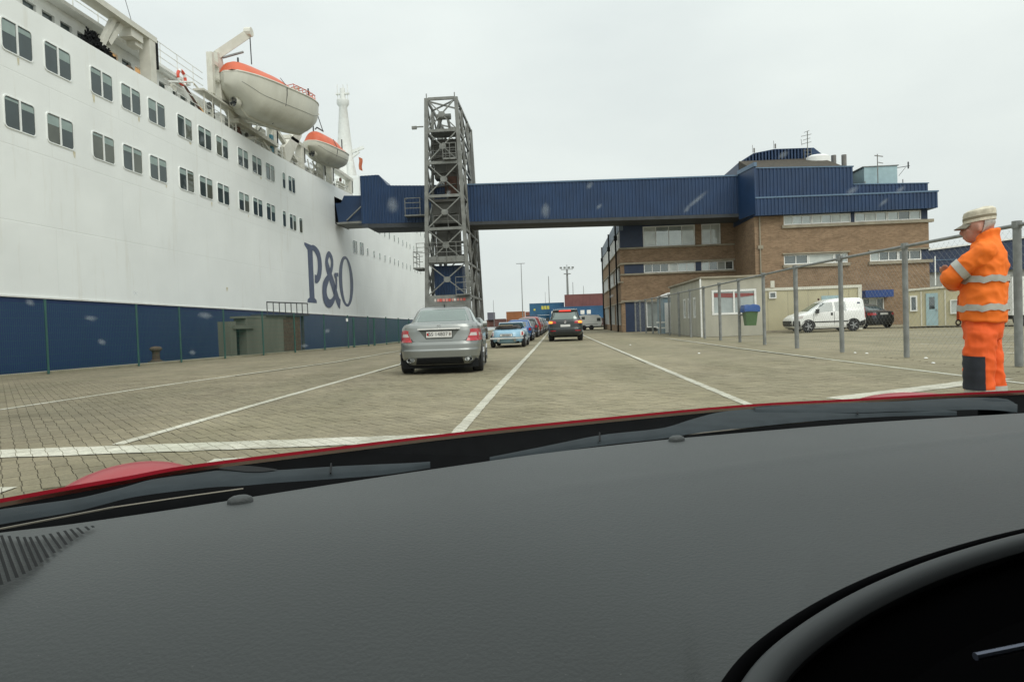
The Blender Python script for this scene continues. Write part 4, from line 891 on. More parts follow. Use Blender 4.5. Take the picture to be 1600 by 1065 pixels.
MB(VF).box((14.47, -9, 9.32), (21.28, -0.012, 11.15)).build('upper_core', 'gblue', tb)
MB(VF).prism([(14.4, 11.42), (21.35, 11.2), (21.35, 11.28), (14.4, 11.5)], lambda a, c: (a, -0.3, c), lambda a, c: (a, 0.08, c)).build('parapet_trim', 'gtrim', tb)
MB(VF).corr(21.3, 26.4, lambda x: 9.22, lambda x: 9.95-(x-21.3)*0.03, 0.25, 0.05).build('upper_cladding', 'gblue', tb)
MB(VF).box((21.3, -9, 9.2), (26.38, -0.012, 9.75)).build('upper_core', 'gblue', tb)
MB(VF).prism([(21.3, 9.95), (26.45, 9.8), (26.45, 9.86), (21.3, 10.01)], lambda a, c: (a, -0.3, c), lambda a, c: (a, 0.08, c)).build('parapet_trim', 'gtrim', tb)
# chamfered stair corner next to the bridge
b = MB(); b.prism([(14.34, 49.5), (13.9, 52.15), (14.9, 55.4), (15.2, 55.4), (14.47, 50.06), (14.44, 49.5)], lambda a, c: (a, c, 8.15), lambda a, c: (a, c, 11.45)); b.build('stair_corner', 'gblue', tb)
MB().prism([(14.3, 49.4), (13.85, 52.1), (14.2, 52.1), (14.5, 49.4)], lambda a, c: (a, c, 11.46), lambda a, c: (a, c, 11.75)).build('corner_flashing', 'gtrim', tb)
# roof objects
b = MB(lambda a, b_, c: (a, 56-b_, c)); b.prism([(15.0, 10.5), (15.0, 13.2), (16.2, 13.9), (17.85, 14.15), (20.9, 14.1), (21.7, 13.4), (22.6, 12.5), (22.6, 10.5)], lambda a, c: (a, -5, c), lambda a, c: (a, 0.0, c)); b.build('roof_house', 'gblue', tb)
b = MB(lambda a, b_, c: (a, 56-b_, c)); b.corr(15.2, 20.8, lambda x: 11.2, lambda x: interp([(15.2, 13.2), (16.2, 13.85), (17.85, 14.1), (20.8, 14.05)], x)[0], 0.25, 0.05); b.build('roof_house_cladding', 'gblue', tb)
b = MB(); fr_ = {(14.6, 50.2): 11.35, (21.2, 50.2): 11.15, (22.9, 55.9): 12.5, (21.4, 55.9): 13.25, (15.0, 55.9): 13.3}
b.prism(list(fr_), lambda a, c: (a, c, 11.0), lambda a, c: (a, c, fr_[(a, c)])); b.build('felt_roof', 'roofdark', tb)
b = MB(); b.loft([[(20.9+r*math.cos(a*math.pi/8), 55.2+r*0.8*math.sin(a*math.pi/8), z) for a in range(16)] for r, z in ((0.95, 12.5), (0.9, 13.15), (0.6, 13.3), (0.1, 13.35))]); b.build('roof_dome', 'frame', tb, True)
for x in (22.65, 23.45):
    MB().tube((x, 56.6, 11.2), (x, 56.6, 13.55), 0.19, 10).build('chimney_flue', 'chim', tb)
b = MB(); b.box((23.4, 53.0, 9.8), (25.8, 55.0, 11.75)); b.build('plant_room', 'paleblue', tb)
MB().box((23.3, 52.95, 11.76), (25.9, 55.05, 11.82)).build('plant_room_roof', 'steel', tb)
b = MB(); b.tube((20.2, 55.5, 12.3), (20.25, 55.5, 15.3), 0.035, 5)
for z in (12.6, 12.9, 13.2, 13.5, 13.8): b.tube((19.95, 55.5, z), (20.5, 55.5, z), 0.02, 4)
for x in (19.95, 20.5): b.tube((x, 55.5, 12.3), (x, 55.5, 13.9), 0.02, 4)
for z, l in ((14.3, 0.45), (14.6, 0.35), (14.9, 0.5), (15.2, 0.25)): b.tube((20.25-l, 55.5, z), (20.25+l*0.6, 55.5, z+0.15), 0.025, 4)
b.tube((19.8, 55.5, 14.2), (19.75, 55.5, 14.7), 0.02, 4); b.build('antenna_mast', 'lattice', tb)
b = MB(); b.tube((24.2, 52.6, 9.8), (24.2, 52.6, 12.6), 0.035, 5).tube((24.0, 52.6, 12.5), (24.6, 52.6, 12.4), 0.04, 4).tube((24.2, 52.6, 12.0), (24.6, 52.6, 11.9), 0.03, 4).build('antenna_mast', 'chim', tb)
b = MB(); b.tube((25.8, 53, 11.6), (26.7, 53, 11.7), 0.03, 4).tube((26.6, 53, 11.5), (26.6, 53, 12.0), 0.05, 4).tube((25.9, 53, 11.0), (26.4, 53, 11.6), 0.02, 4).build('wind_vane', 'beam', tb)
for x, z in ((16.2, 13.9), (17.85, 14.15)):
    MB().tube((x, 55.8, z), (x, 55.8, z+0.35), 0.06, 5).tube((x-0.12, 55.8, z), (x-0.12, 55.8, z+0.6), 0.02, 4).build('roof_vent', 'chim', tb)
for x in (22.3, 24.9): MB().tube((x-0.0, 50.4, 9.7), (x, 50.4, 10.25), 0.035, 5).build('vent_pipe', 'chim', tb)
MB(BF).box((21.6, 0.0, 1.95), (23.5, 0.9, 2.45)).build('door_canopy', mat('canopy_blue', (0.02, 0.06, 0.22), 0.5), tb)
window(tb, BF, 21.75, 23.2, 0.02, 1.94, 3, b_in=0.03, panes=('pane', 'pane3'))
MB(BF).tube((14.75, 0.08, 0), (14.75, 0.08, 8.0), 0.05, 6).box((14.6, 0, 5.7), (14.95, 0.12, 5.95)).build('downpipe', 'sill', tb)
# recessed wing
RF = lambda a, b_, c: (a, 55.5-b_, c)
LF = lambda a, b_, c: (5.35-b_+(a-55.5)*0.012, a, c)
XR0, XR1 = 5.35, 15.5
wd = MB(RF)
for c0, c1 in ((2.45, 4.62), (5.45, 6.7)): wd.box((XR0+0.31, -0.3, c0), (XR1, 0, c1))
for a0, a1 in ((11.35, 11.82), (13.35, XR1)): wd.box((a0, -0.3, 6.7), (a1, 0, 8.4))
wd.box((14.3, -0.3, 4.62), (XR1, 0, 5.45)); wd.box((11.5, -0.3, 0), (XR1, 0, 2.45))
wd.build('brick_wall', 'brick', tb)
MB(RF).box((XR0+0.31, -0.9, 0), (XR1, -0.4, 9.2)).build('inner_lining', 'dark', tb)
MB(RF).box((XR0+0.02, -0.3, 8.4), (XR1, 0.02, 9.3)).box((XR0+0.02, -0.3, 6.75), (7.2, -0.01, 8.39)).box((XR0+0.3, -0.3, 4.68), (7.2, -0.01, 5.4)).box((11.32, -0.3, 4.68), (11.75, -0.01, 5.4)).box((XR0+0.3, -0.3, 0.0), (7.3, -0.012, 2.4)).build('infill_panel', 'dblue', tb)
for c in (6.62, 4.54, 5.41, 2.4):
    MB(RF).box((XR0-0.02, -0.25, c), (14.4 if c > 3 else 12, 0.16, c+0.13)).build('sill', 'sill', tb)
window(tb, RF, 7.22, 11.33, 6.76, 8.38, 4, panes=('pane2', 'pane3', 'pane')); window(tb, RF, 11.84, 13.33, 6.76, 8.38, 2, panes=('pane2', 'pane3'))
window(tb, RF, 7.22, 9.2, 4.68, 5.4, 3, panes=('pane', 'pane2')); window(tb, RF, 9.22, 11.3, 4.68, 5.4, 3, panes=PN); window(tb, RF, 11.77, 14.28, 4.68, 5.4, 4, panes=PN)
window(tb, RF, 7.32, 11.48, 0.3, 2.4, 4, panes=('pane2', 'pane'))
# long side facing the lanes
b = MB(LF)
for c0, c1 in ((2.4, 4.0), (5.42, 6.68)): b.box((55.5, -0.3, c0), (80, 0, c1))
b.box((55.5, -0.3, 0), (80, 0, 0.55))
for y in (55.5, 62.2, 70.1, 79.2): b.box((y, -0.301, 0.55), (y+0.8, 0.001, 2.4)); b.box((y, -0.301, 4.0), (y+0.5, 0.001, 5.42))
b.build('brick_wall', 'brick', tb)
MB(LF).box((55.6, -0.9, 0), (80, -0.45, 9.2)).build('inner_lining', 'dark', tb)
MB(LF).box((55.45, -0.3, 8.15), (80, 0.03, 9.3)).build('side_fascia', mat('fascia_grey_blue', (0.16, 0.2, 0.25), 0.6), tb)
for c in (2.36, 4.0, 5.4, 6.66): MB(LF).box((55.4, -0.2, c-0.04), (80, 0.1, c+0.06)).build('sill', 'sill', tb)
y = 56.4
while y < 79:
    window(tb, LF, y, y+0.85, 6.73, 8.14, 1, panes=('pane',)); MB(LF).box((y+0.86, -0.12, 6.73), (y+1.48, -0.04, 8.14)).build('infill_panel', 'frame', tb)
    if not any(abs(y-q) < 1.2 for q in (55.5, 62.2, 70.1, 79.2)):
        window(tb, LF, y, y+0.85, 4.07, 5.35, 1, panes=('pane',)); MB(LF).box((y+0.86, -0.12, 4.07), (y+1.48, -0.04, 5.35)).build('infill_panel', 'frame', tb)
        window(tb, LF, y, y+0.85, 0.56, 2.31, 1, panes=('pane', 'pane2'))
    y += 1.5
for y in (57.6, 66.2, 77.6):
    MB(LF).tube((y, 0.16, 0), (y, 0.16, 9.2), 0.075, 6).box((y-0.15, 0.05, 7.6), (y+0.15, 0.3, 8.0)).build('downpipe', 'dark', tb)
MB().prism([(5.4, 55.6), (15.5, 55.6), (15.5, 80), (5.7, 80)], lambda a, c: (a, c, 9.22), lambda a, c: (a, c, 9.35)).build('flat_roof', 'roofdark', tb)
MB().box((6.1, 79.0, 0), (25, 79.9, 9.2)).box((26.0, 50.1, 0), (26.3, 79, 9.0)).build('rear_wall', 'brick', tb)

# ------------------------------------------------------------------ concrete hut
hu = thing('concrete_hut', 'grey concrete hut with wide white framed window behind the chain link fence', 'hut', (8.9, 39, 0))
HF = lambda a, b_, c: (a, 34.6-b_, c); HL = lambda a, b_, c: (7.32-b_, a, c)
b = MB(HF); b.box((7.33, -0.2, 0), (10.35, 0, 1.06)); b.box((7.33, -0.2, 2.32), (10.35, 0, 2.9)); b.box((7.33, -0.2, 1.06), (7.78, 0, 2.32)); b.box((9.98, -0.2, 1.06), (10.35, 0, 2.32))
b.box((10.2, -9.5, 0), (10.349, -0.2, 2.9))
b.build('front_wall', 'conc', hu)
b = MB(HL); b.box((34.601, -0.2, 0), (44.0, 0, 0.95)); b.box((34.601, -0.2, 2.05), (44.0, 0, 2.88))
for a0, a1 in ((34.601, 36.2), (36.8, 37.6), (38.3, 38.9), (39.6, 44.0)): b.box((a0, -0.2, 0.95), (a1, 0, 2.05))
b.build('side_wall', 'conc', hu)
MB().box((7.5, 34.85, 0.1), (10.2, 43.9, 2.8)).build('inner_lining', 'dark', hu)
MB().box((7.22, 34.5, 2.9), (10.45, 44.1, 2.99)).build('roof_slab', 'sill', hu)
wi = window(hu, HF, 7.79, 9.97, 1.07, 2.31, 2, b_in=-0.04, fw_=0.1, panes=('pane2',))
b = MB(HF)
b.f.append([b.V(p) for p in ((7.92, -0.02, 2.16), (9.85, -0.02, 2.1), (9.85, -0.02, 1.98), (8.9, -0.02, 1.9), (7.92, -0.02, 1.96))]); b.build('red_banner', mat('banner_red', (0.25, 0.05, 0.045), 0.6), wi)
for a0, a1 in ((36.2, 36.8), (37.6, 38.3), (38.9, 39.6)): window(hu, HL, a0, a1, 0.96, 2.04, 1, b_in=-0.05, fw_=0.09, panes=('pane', 'pane2'))
MB().tube((7.24, 34.52, 0), (7.24, 34.52, 2.88), 0.045, 8).build('downpipe', 'frame', hu)
# low glazed shelter and pale blue porch further along the fence
sh = thing('pale_blue_porch', 'pale blue sheet metal porch beyond the grey concrete hut', 'porch', (7.6, 46.5, 0))
MB().box((7.0, 45.0, 0), (8.4, 47.5, 2.35)).build('porch_body', mat('porch_blue', (0.2, 0.3, 0.36), 0.5, var=0.2), sh)
MB().prism([(6.9, 2.36), (8.5, 2.36), (8.5, 2.45), (7.7, 2.72), (6.9, 2.45)], lambda a, c: (a, 44.9, c), lambda a, c: (a, 47.6, c)).build('porch_roof', 'frame', sh)
MB().box((7.1, 44.96, 0.05), (7.9, 44.99, 2.0)).build('porch_door', 'frame', sh)
rk = thing('white_barrier', 'low white metal barrier rails in front of the pale blue porch', 'barrier', (6.8, 43.9, 0))
MB().bar((6.4, 43.9, 0.75), (7.9, 43.9, 0.75), 0.05, 0.09).bar((6.4, 43.9, 0.4), (7.9, 43.9, 0.4), 0.05, 0.09).bar((6.6, 43.9, 0), (6.6, 43.9, 0.8), 0.06, 0.06).bar((7.7, 43.9, 0), (7.7, 43.9, 0.8), 0.06, 0.06).build('rail', 'frame', rk)
# ------------------------------------------------------------------ beige annex behind the van
an = thing('beige_annex', 'long beige flat roofed cabin with white trim behind the white van', 'cabin', (14, 41, 0))
AF = lambda a, b_, c: (a, 39.6-b_, c)
MB(AF).box((10.6, -5, 0.1), (17.1, 0, 2.34)).build('wall', 'beige', an)
for k in range(6): MB(AF).box((10.9+k*1.12, 0, 0.1), (10.92+k*1.12, 0.006, 2.3)).build('panel_joint', 'sill', an)
MB(AF).box((10.5, -5.1, 2.345), (17.2, 0.06, 2.5)).box((17.0, -0.1, 0), (17.2, 0.05, 2.34)).box((11.55, -0.1, 0), (11.72, 0.05, 2.34)).build('trim', 'beige_w', an)
MB(AF).box((10.6, -5, 0), (17.0, 0.03, 0.095)).build('plinth', 'sill', an)
window(an, AF, 12.1, 12.5, 1.9, 2.28, 1, b_in=0.03, fw_=0.06, panes=('pane',))
MB(AF).box((12.2, 0.02, 2.52), (12.4, 0.12, 2.9)).build('vent_pipe', 'beige_w', an)
MB(AF).box((15.0, 0.004, 1.35), (16.2, 0.02, 1.95)).build('notice_board', 'paleblue', an)
# ------------------------------------------------------------------ beige cabin at right
cb = thing('site_cabin', 'small beige site cabin with narrow pale door beside the orange clad man', 'cabin', (21, 38, 0))
CF = lambda a, b_, c: (19.3+(a-19.6)*0.89-b_*0.46, 38.9-(a-19.6)*0.46-b_*0.89, c)
MB(CF).prism([(19.6, 0.08), (24.0, 0.08), (24.0, 2.2), (19.6, 2.0)], lambda a, c: (a, -3, c), lambda a, c: (a, 0, c)).build('wall', 'beige', cb)
MB(CF).prism([(19.5, 2.01), (24.1, 2.22), (24.1, 2.33), (19.5, 2.12)], lambda a, c: (a, -3.1, c), lambda a, c: (a, 0.08, c)).build('roof_trim', 'beige_w', cb)
for a in (20.25, 21.35, 22.6): MB(CF).box((a, 0, 0.1), (a+0.06, 0.03, 1.98)).build('panel_joint', 'beige_w', cb)
window(cb, CF, 19.75, 20.1, 0.9, 1.75, 1, b_in=0.03, fw_=0.07, panes=('pane',)); window(cb, CF, 21.6, 22.35, 0.7, 1.45, 1, b_in=0.03, fw_=0.05, panes=('pane3',))
do = MB(CF).box((20.5, 0, 0.1), (21.05, 0.05, 1.85)).build('door', 'paleblue', cb); window_ = MB(CF).box((20.65, 0.052, 1.0), (20.9, 0.06, 1.65)).build('door_glass', 'pane', do)
MB(CF).box((20.96, 0.052, 0.9), (21.0, 0.09, 1.0)).build('handle', 'chrome', do)
MB().tube((21.0, 39.2, 2.3), (21.0, 39.2, 3.9), 0.03, 5).build('flag_pole', 'frame', cb)
MB(CF).box((21.3, -1.4, 2.15), (21.8, -0.8, 2.65)).build('roof_box', 'frame', cb)
# ------------------------------------------------------------------ blue shed
ws = thing('warehouse_shed', 'large low blue clad warehouse with shallow sloping roof at right edge', 'warehouse', (60, 90, 0))
WF = lambda a, b_, c: (a, 70-b_, c)
MB(WF).prism([(28, 4.6), (95, 4.6), (95, 8.9), (60, 8.9), (28, 5.9)], lambda a, c: (a, -30, c), lambda a, c: (a, 0, c)).build('blue_cladding', 'dblue', ws)
MB(WF).prism([(27.8, 5.9), (60, 8.9), (60, 9.05), (27.8, 6.05)], lambda a, c: (a, -30, c), lambda a, c: (a, 0.2, c)).build('roof_edge', 'frame', ws)
MB(WF).box((28, -30, 0), (95, -0.3, 4.6)).build('lower_wall', mat('shed_grey', (0.3, 0.31, 0.29), 0.8), ws)
MB(WF).box((28, -0.2, 5.75), (40, 0.05, 5.82)).build('gutter', 'gtrim', ws)
# ------------------------------------------------------------------ white box trailer at right edge
tr = thing('box_trailer', 'white box trailer parked behind the fence at the right edge', 'trailer', (25, 36, 0))
MB().box((22.5, 35.2, 0.55), (29, 37.6, 2.45)).build('box_body', 'frame', tr)
for x in (23.2, 24.6, 26.0): MB().box((x, 35.17, 0.56), (x+0.05, 35.2, 2.44)).build('panel_rib', 'steel', tr)
MB().box((22.6, 35.3, 0.36), (29, 37.5, 0.55)).build('chassis', 'black', tr)
for x in (23.0, 23.9):
    b = MB(); b.loft([[(x+r*math.cos(a*math.pi/10), y, 0.33+r*math.sin(a*math.pi/10)) for a in range(20)] for r, y in ((0.2, 35.22), (0.3, 35.22), (0.33, 35.26), (0.33, 35.5), (0.3, 35.52))]); b.build('wheel', 'tyre', tr, True)
# ------------------------------------------------------------------ chain-link fence
cf = thing('chain_link_fence', 'galvanised chain link fence with round top rail along the right side', 'fence', (7, 22, 0))
FX = [(8.2, 5.8), (7.92, 8.8), (7.65, 11.83), (7.37, 14.9), (7.12, 17.54), (6.97, 20.3), (6.95, 23.3), (6.93, 26.3), (6.85, 29.0), (6.8, 31.8), (6.72, 34.6), (6.66, 37.4), (6.6, 40.2), (6.5, 43.0), (6.42, 45.8), (6.35, 48.6), (6.3, 51.4), (6.25, 54.0)]
CH = 2.33
def fpt(s_):
    k = min(int(s_), len(FX)-2); t = s_-k; return lerp(FX[k][0], FX[k+1][0], t), lerp(FX[k][1], FX[k+1][1], t)
for i, (x, y) in enumerate(FX):
    MB().tube((x, y, 0), (x, y, CH+0.03), 0.062 if i % 3 == 2 else 0.055, 10).build('post', 'steel', cf, True)
    MB().tube((x, y, CH-0.05), (x, y, CH+0.07), 0.075, 8).build('post_cap', 'steel', cf, True)
for (x0, y0), (x1, y1) in zip(FX, FX[1:]):
    MB().tube((x0, y0, CH), (x1, y1, CH), 0.033, 8).build('top_rail', 'steel', cf, True)
b = MB(); n = len(FX)-1; per = 2.9
step = 0.075*1.9/per
s0 = 0.0
pitch = CH/per
s_ = -pitch
while s_ < n:
    for sg in (1, -1):
        a, c, za, zc = s_, s_+pitch, 0.04, CH-0.06
        if a < 0: za = lerp(za, zc, -a/pitch); a = 0
        if c > n: zc = lerp(za, zc, (n-a)/(c-a)); c = n
        if c > a:
            pa, pc = fpt(a), fpt(c-1e-6)
            if sg < 0: za, zc = CH-0.02-za, CH-0.02-zc
            b.tube((pa[0], pa[1], za), (pc[0], pc[1], zc), 0.0012, 3, cap=False)
    s_ += step
stuff(b.build('chain_link_mesh', 'galv_m', cf))
# waste bin on the fence post
wb = thing('waste_bin', 'green waste bin with blue bag hung on a fence post', 'waste bin', (7.2, 26.0, 0))
b = MB(); bx, by = 6.95, 26.3
b.loft([[(bx+0.28+sx*hw, by-0.35+sy*hw, z) for sx, sy in ((-1,-1),(1,-1),(1,1),(-1,1))] for hw, z in ((0.17, 0.62), (0.24, 1.22), (0.25, 1.3))]); b.build('bin_body', mat('bin_green', (0.07, 0.15, 0.05), 0.6), wb)
b = MB(); b.loft([[(bx+0.28+sx*hw+random.uniform(-0.03, 0.03), by-0.35+sy*hw+random.uniform(-0.03, 0.03), z+random.uniform(-0.03, 0.03)) for sx, sy in ((-1,-1),(0,-1.05),(1,-1),(1.05,0),(1,1),(0,1.05),(-1,1),(-1.05,0))] for hw, z in ((0.27, 1.12), (0.285, 1.24), (0.25, 1.36), (0.16, 1.4))]); b.build('bag', mat('bag_blue', (0.02, 0.09, 0.32), 0.4), wb, True)
MB().box((bx-0.05, by-0.2, 1.0), (bx+0.28, by+0.02, 1.06)).build('bracket', 'steel', wb)
# litter
random.seed(11)
for k, (x, y) in enumerate([(2.9, 27.0), (7.2, 17.0), (7.3, 16.6), (7.5, 14.4), (3.9, 19.0), (6.9, 13.0)]):
    b = MB(); b.loft([[(x+r*math.cos(a*1.05)*random.uniform(0.7, 1.2), y+r*math.sin(a*1.05), z) for a in range(6)] for r, z in ((0.04, 0.004), (0.035, 0.014), (0.015, 0.022))])
    tag(b.build('litter_scrap', 'frame'), ['white paper scrap lying between the two right lane lines', 'white scrap at the fence foot, farthest of the fence scraps', 'white scrap at the fence foot, second farthest', 'white scrap beside a near fence post', 'white scrap lying near the right lane line', 'white scrap on the ground nearest the standing man'][k], 'litter', 'scraps of litter on the paving')

# ------------------------------------------------------------------ far background
def container(label, x, y, z, lx, ly, colr, marks=()):
    t = thing('shipping_container', label, 'container', (x+lx/2, y+ly/2, z), 'shipping containers beyond the lanes')
    m = mat('container_paint', colr, 0.6, var=0.15, scale=0.6, dirt=0.3, dirtcol=tuple(c*0.5 for c in colr))
    MB(lambda a, b_, c: (a, y-b_, c)).corr(x+0.1, x+lx-0.1, lambda q: z+0.12, lambda q: z+2.48, 0.3, 0.04).build('side_panel', m, t)
    MB().box((x+0.05, y+0.02, z+0.05), (x+lx-0.05, y+ly, z+2.55)).build('box_body', m, t)
    for xx in (x, x+lx-0.12): MB().box((xx, y-0.06, z), (xx+0.12, y+0.05, z+2.6)).build('corner_post', m, t)
    MB().box((x+0.12, y-0.055, z), (x+lx-0.12, y+0.04, z+0.12)).box((x+0.12, y-0.055, z+2.48), (x+lx-0.12, y+0.04, z+2.6)).build('side_rail', m, t)
    for (a0, a1, c0, c1, mm) in marks: MB().box((x+a0, y-0.075, z+c0), (x+a1, y-0.06, z+c1)).build('marking', mm, t)
    return t
YEL = mat('mark_yellow', (0.6, 0.55, 0.1), 0.6); WHT = 'frame'
ym = [(2.6+k*0.62, 3.1+k*0.62, 1.2, 1.95, YEL) for k in range(3)]
SQ = lambda a: [(a, a+0.85, 0.9, 1.75, WHT), (a+1.35, a+2.2, 0.9, 1.75, WHT)]
container('blue container with yellow letters, upper of the left blue stack', -5.6, 150, 2.65, 7.6, 2.4, (0.035, 0.13, 0.24), ym+[(0.9, 1.3, 1.0, 1.4, YEL)])
container('blue container with yellow letters, lower of the left blue stack', -5.6, 150, 0, 7.6, 2.4, (0.03, 0.12, 0.22), [(3.4+k*0.6, 3.9+k*0.6, 0.5, 1.2, YEL) for k in range(4)])
container('teal container standing end on behind the light blue convertible', -6.6, 151.5, 0, 0.9, 9, (0.06, 0.2, 0.22))
container('blue container with two white squares beside the left blue stack', -1.2, 147, 1.6, 12.2, 2.4, (0.03, 0.11, 0.23), SQ(0.4)+[(4.3, 5.1, 1.0, 1.8, WHT)]+SQ(6.6))
container('dark red container on top of the blue one with white squares', 2.1, 148, 4.22, 12.2, 2.4, (0.19, 0.075, 0.07))
container('dark brown container under the blue one with white squares', -1.2, 147.2, -1.02, 12.2, 2.4, (0.1, 0.06, 0.055))
container('orange brown container far behind the convertible', -17.2, 240, 2.6, 6.5, 2.4, (0.33, 0.13, 0.05))
container('brown container far away, lower of the orange brown stack', -17.2, 240, 0, 6.5, 2.4, (0.28, 0.12, 0.06))
container('slate grey container far away near the lattice tower foot', -24.0, 241, 2.6, 2.6, 2.4, (0.15, 0.15, 0.18))
container('dull red container far away near the lattice tower foot', -24.5, 242, 0, 7, 2.4, (0.2, 0.09, 0.07))
container('dark brown container in the middle of the far row', -21.5, 238, 0.2, 4.2, 2.4, (0.15, 0.07, 0.06))
container('rust red container at the right end of the far row', -10.6, 243, 2.4, 4.2, 2.4, (0.25, 0.1, 0.07))
def lamp(label, x, y, h, kind, r=0.14):
    t = thing('lamp_mast', label, 'lamp mast', (x, y, 0), 'tall lamp masts on the terminal')
    MB().tube((x, y, 0), (x, y, h), r, 8, r*0.55).build('pole', 'steel', t, True)
    if kind == 'T': MB().bar((x-1.3, y, h), (x+1.0, y, h), 0.18, 0.14).build('arm', 'steel', t)
    if kind == 'R':
        for dx in (-1.6, -0.6, 0.5, 1.5): MB().box((x+dx-0.3, y-0.3, h+0.3), (x+dx+0.3, y+0.3, h+0.75)).build('flood_lamp', 'steel', t)
        MB().box((x-1.6, y-0.1, h), (x+1.6, y+0.1, h+0.14)).box((x-0.9, y-0.4, h-1.2), (x+0.9, y+0.4, h-1.0)).tube((x, y, h), (x, y, h+1.3), 0.08, 5).build('head_frame', 'steel', t)
lamp('slim T topped lamp mast rising left of the blue containers', -8.5, 179, 16.6, 'T')
lamp('slim bare mast above the blue container stack', -1.45, 180, 13.1, 'N')
lamp('thick high mast with a ring of floodlights above the red container', 3.45, 180, 14.6, 'R', 0.4)
lamp('thin mast just right of the floodlight mast', 4.9, 182, 11.4, 'N', 0.12)
lamp('thin mast nearest the brick building corner', 7.6, 180, 10.2, 'N', 0.1)
lamp('faint short mast left of the T topped lamp mast', -16.3, 181, 7.4, 'N', 0.08)
lamp('faint thin mast between the T topped mast and blue stack', -2.6, 190, 9.4, 'N', 0.07)
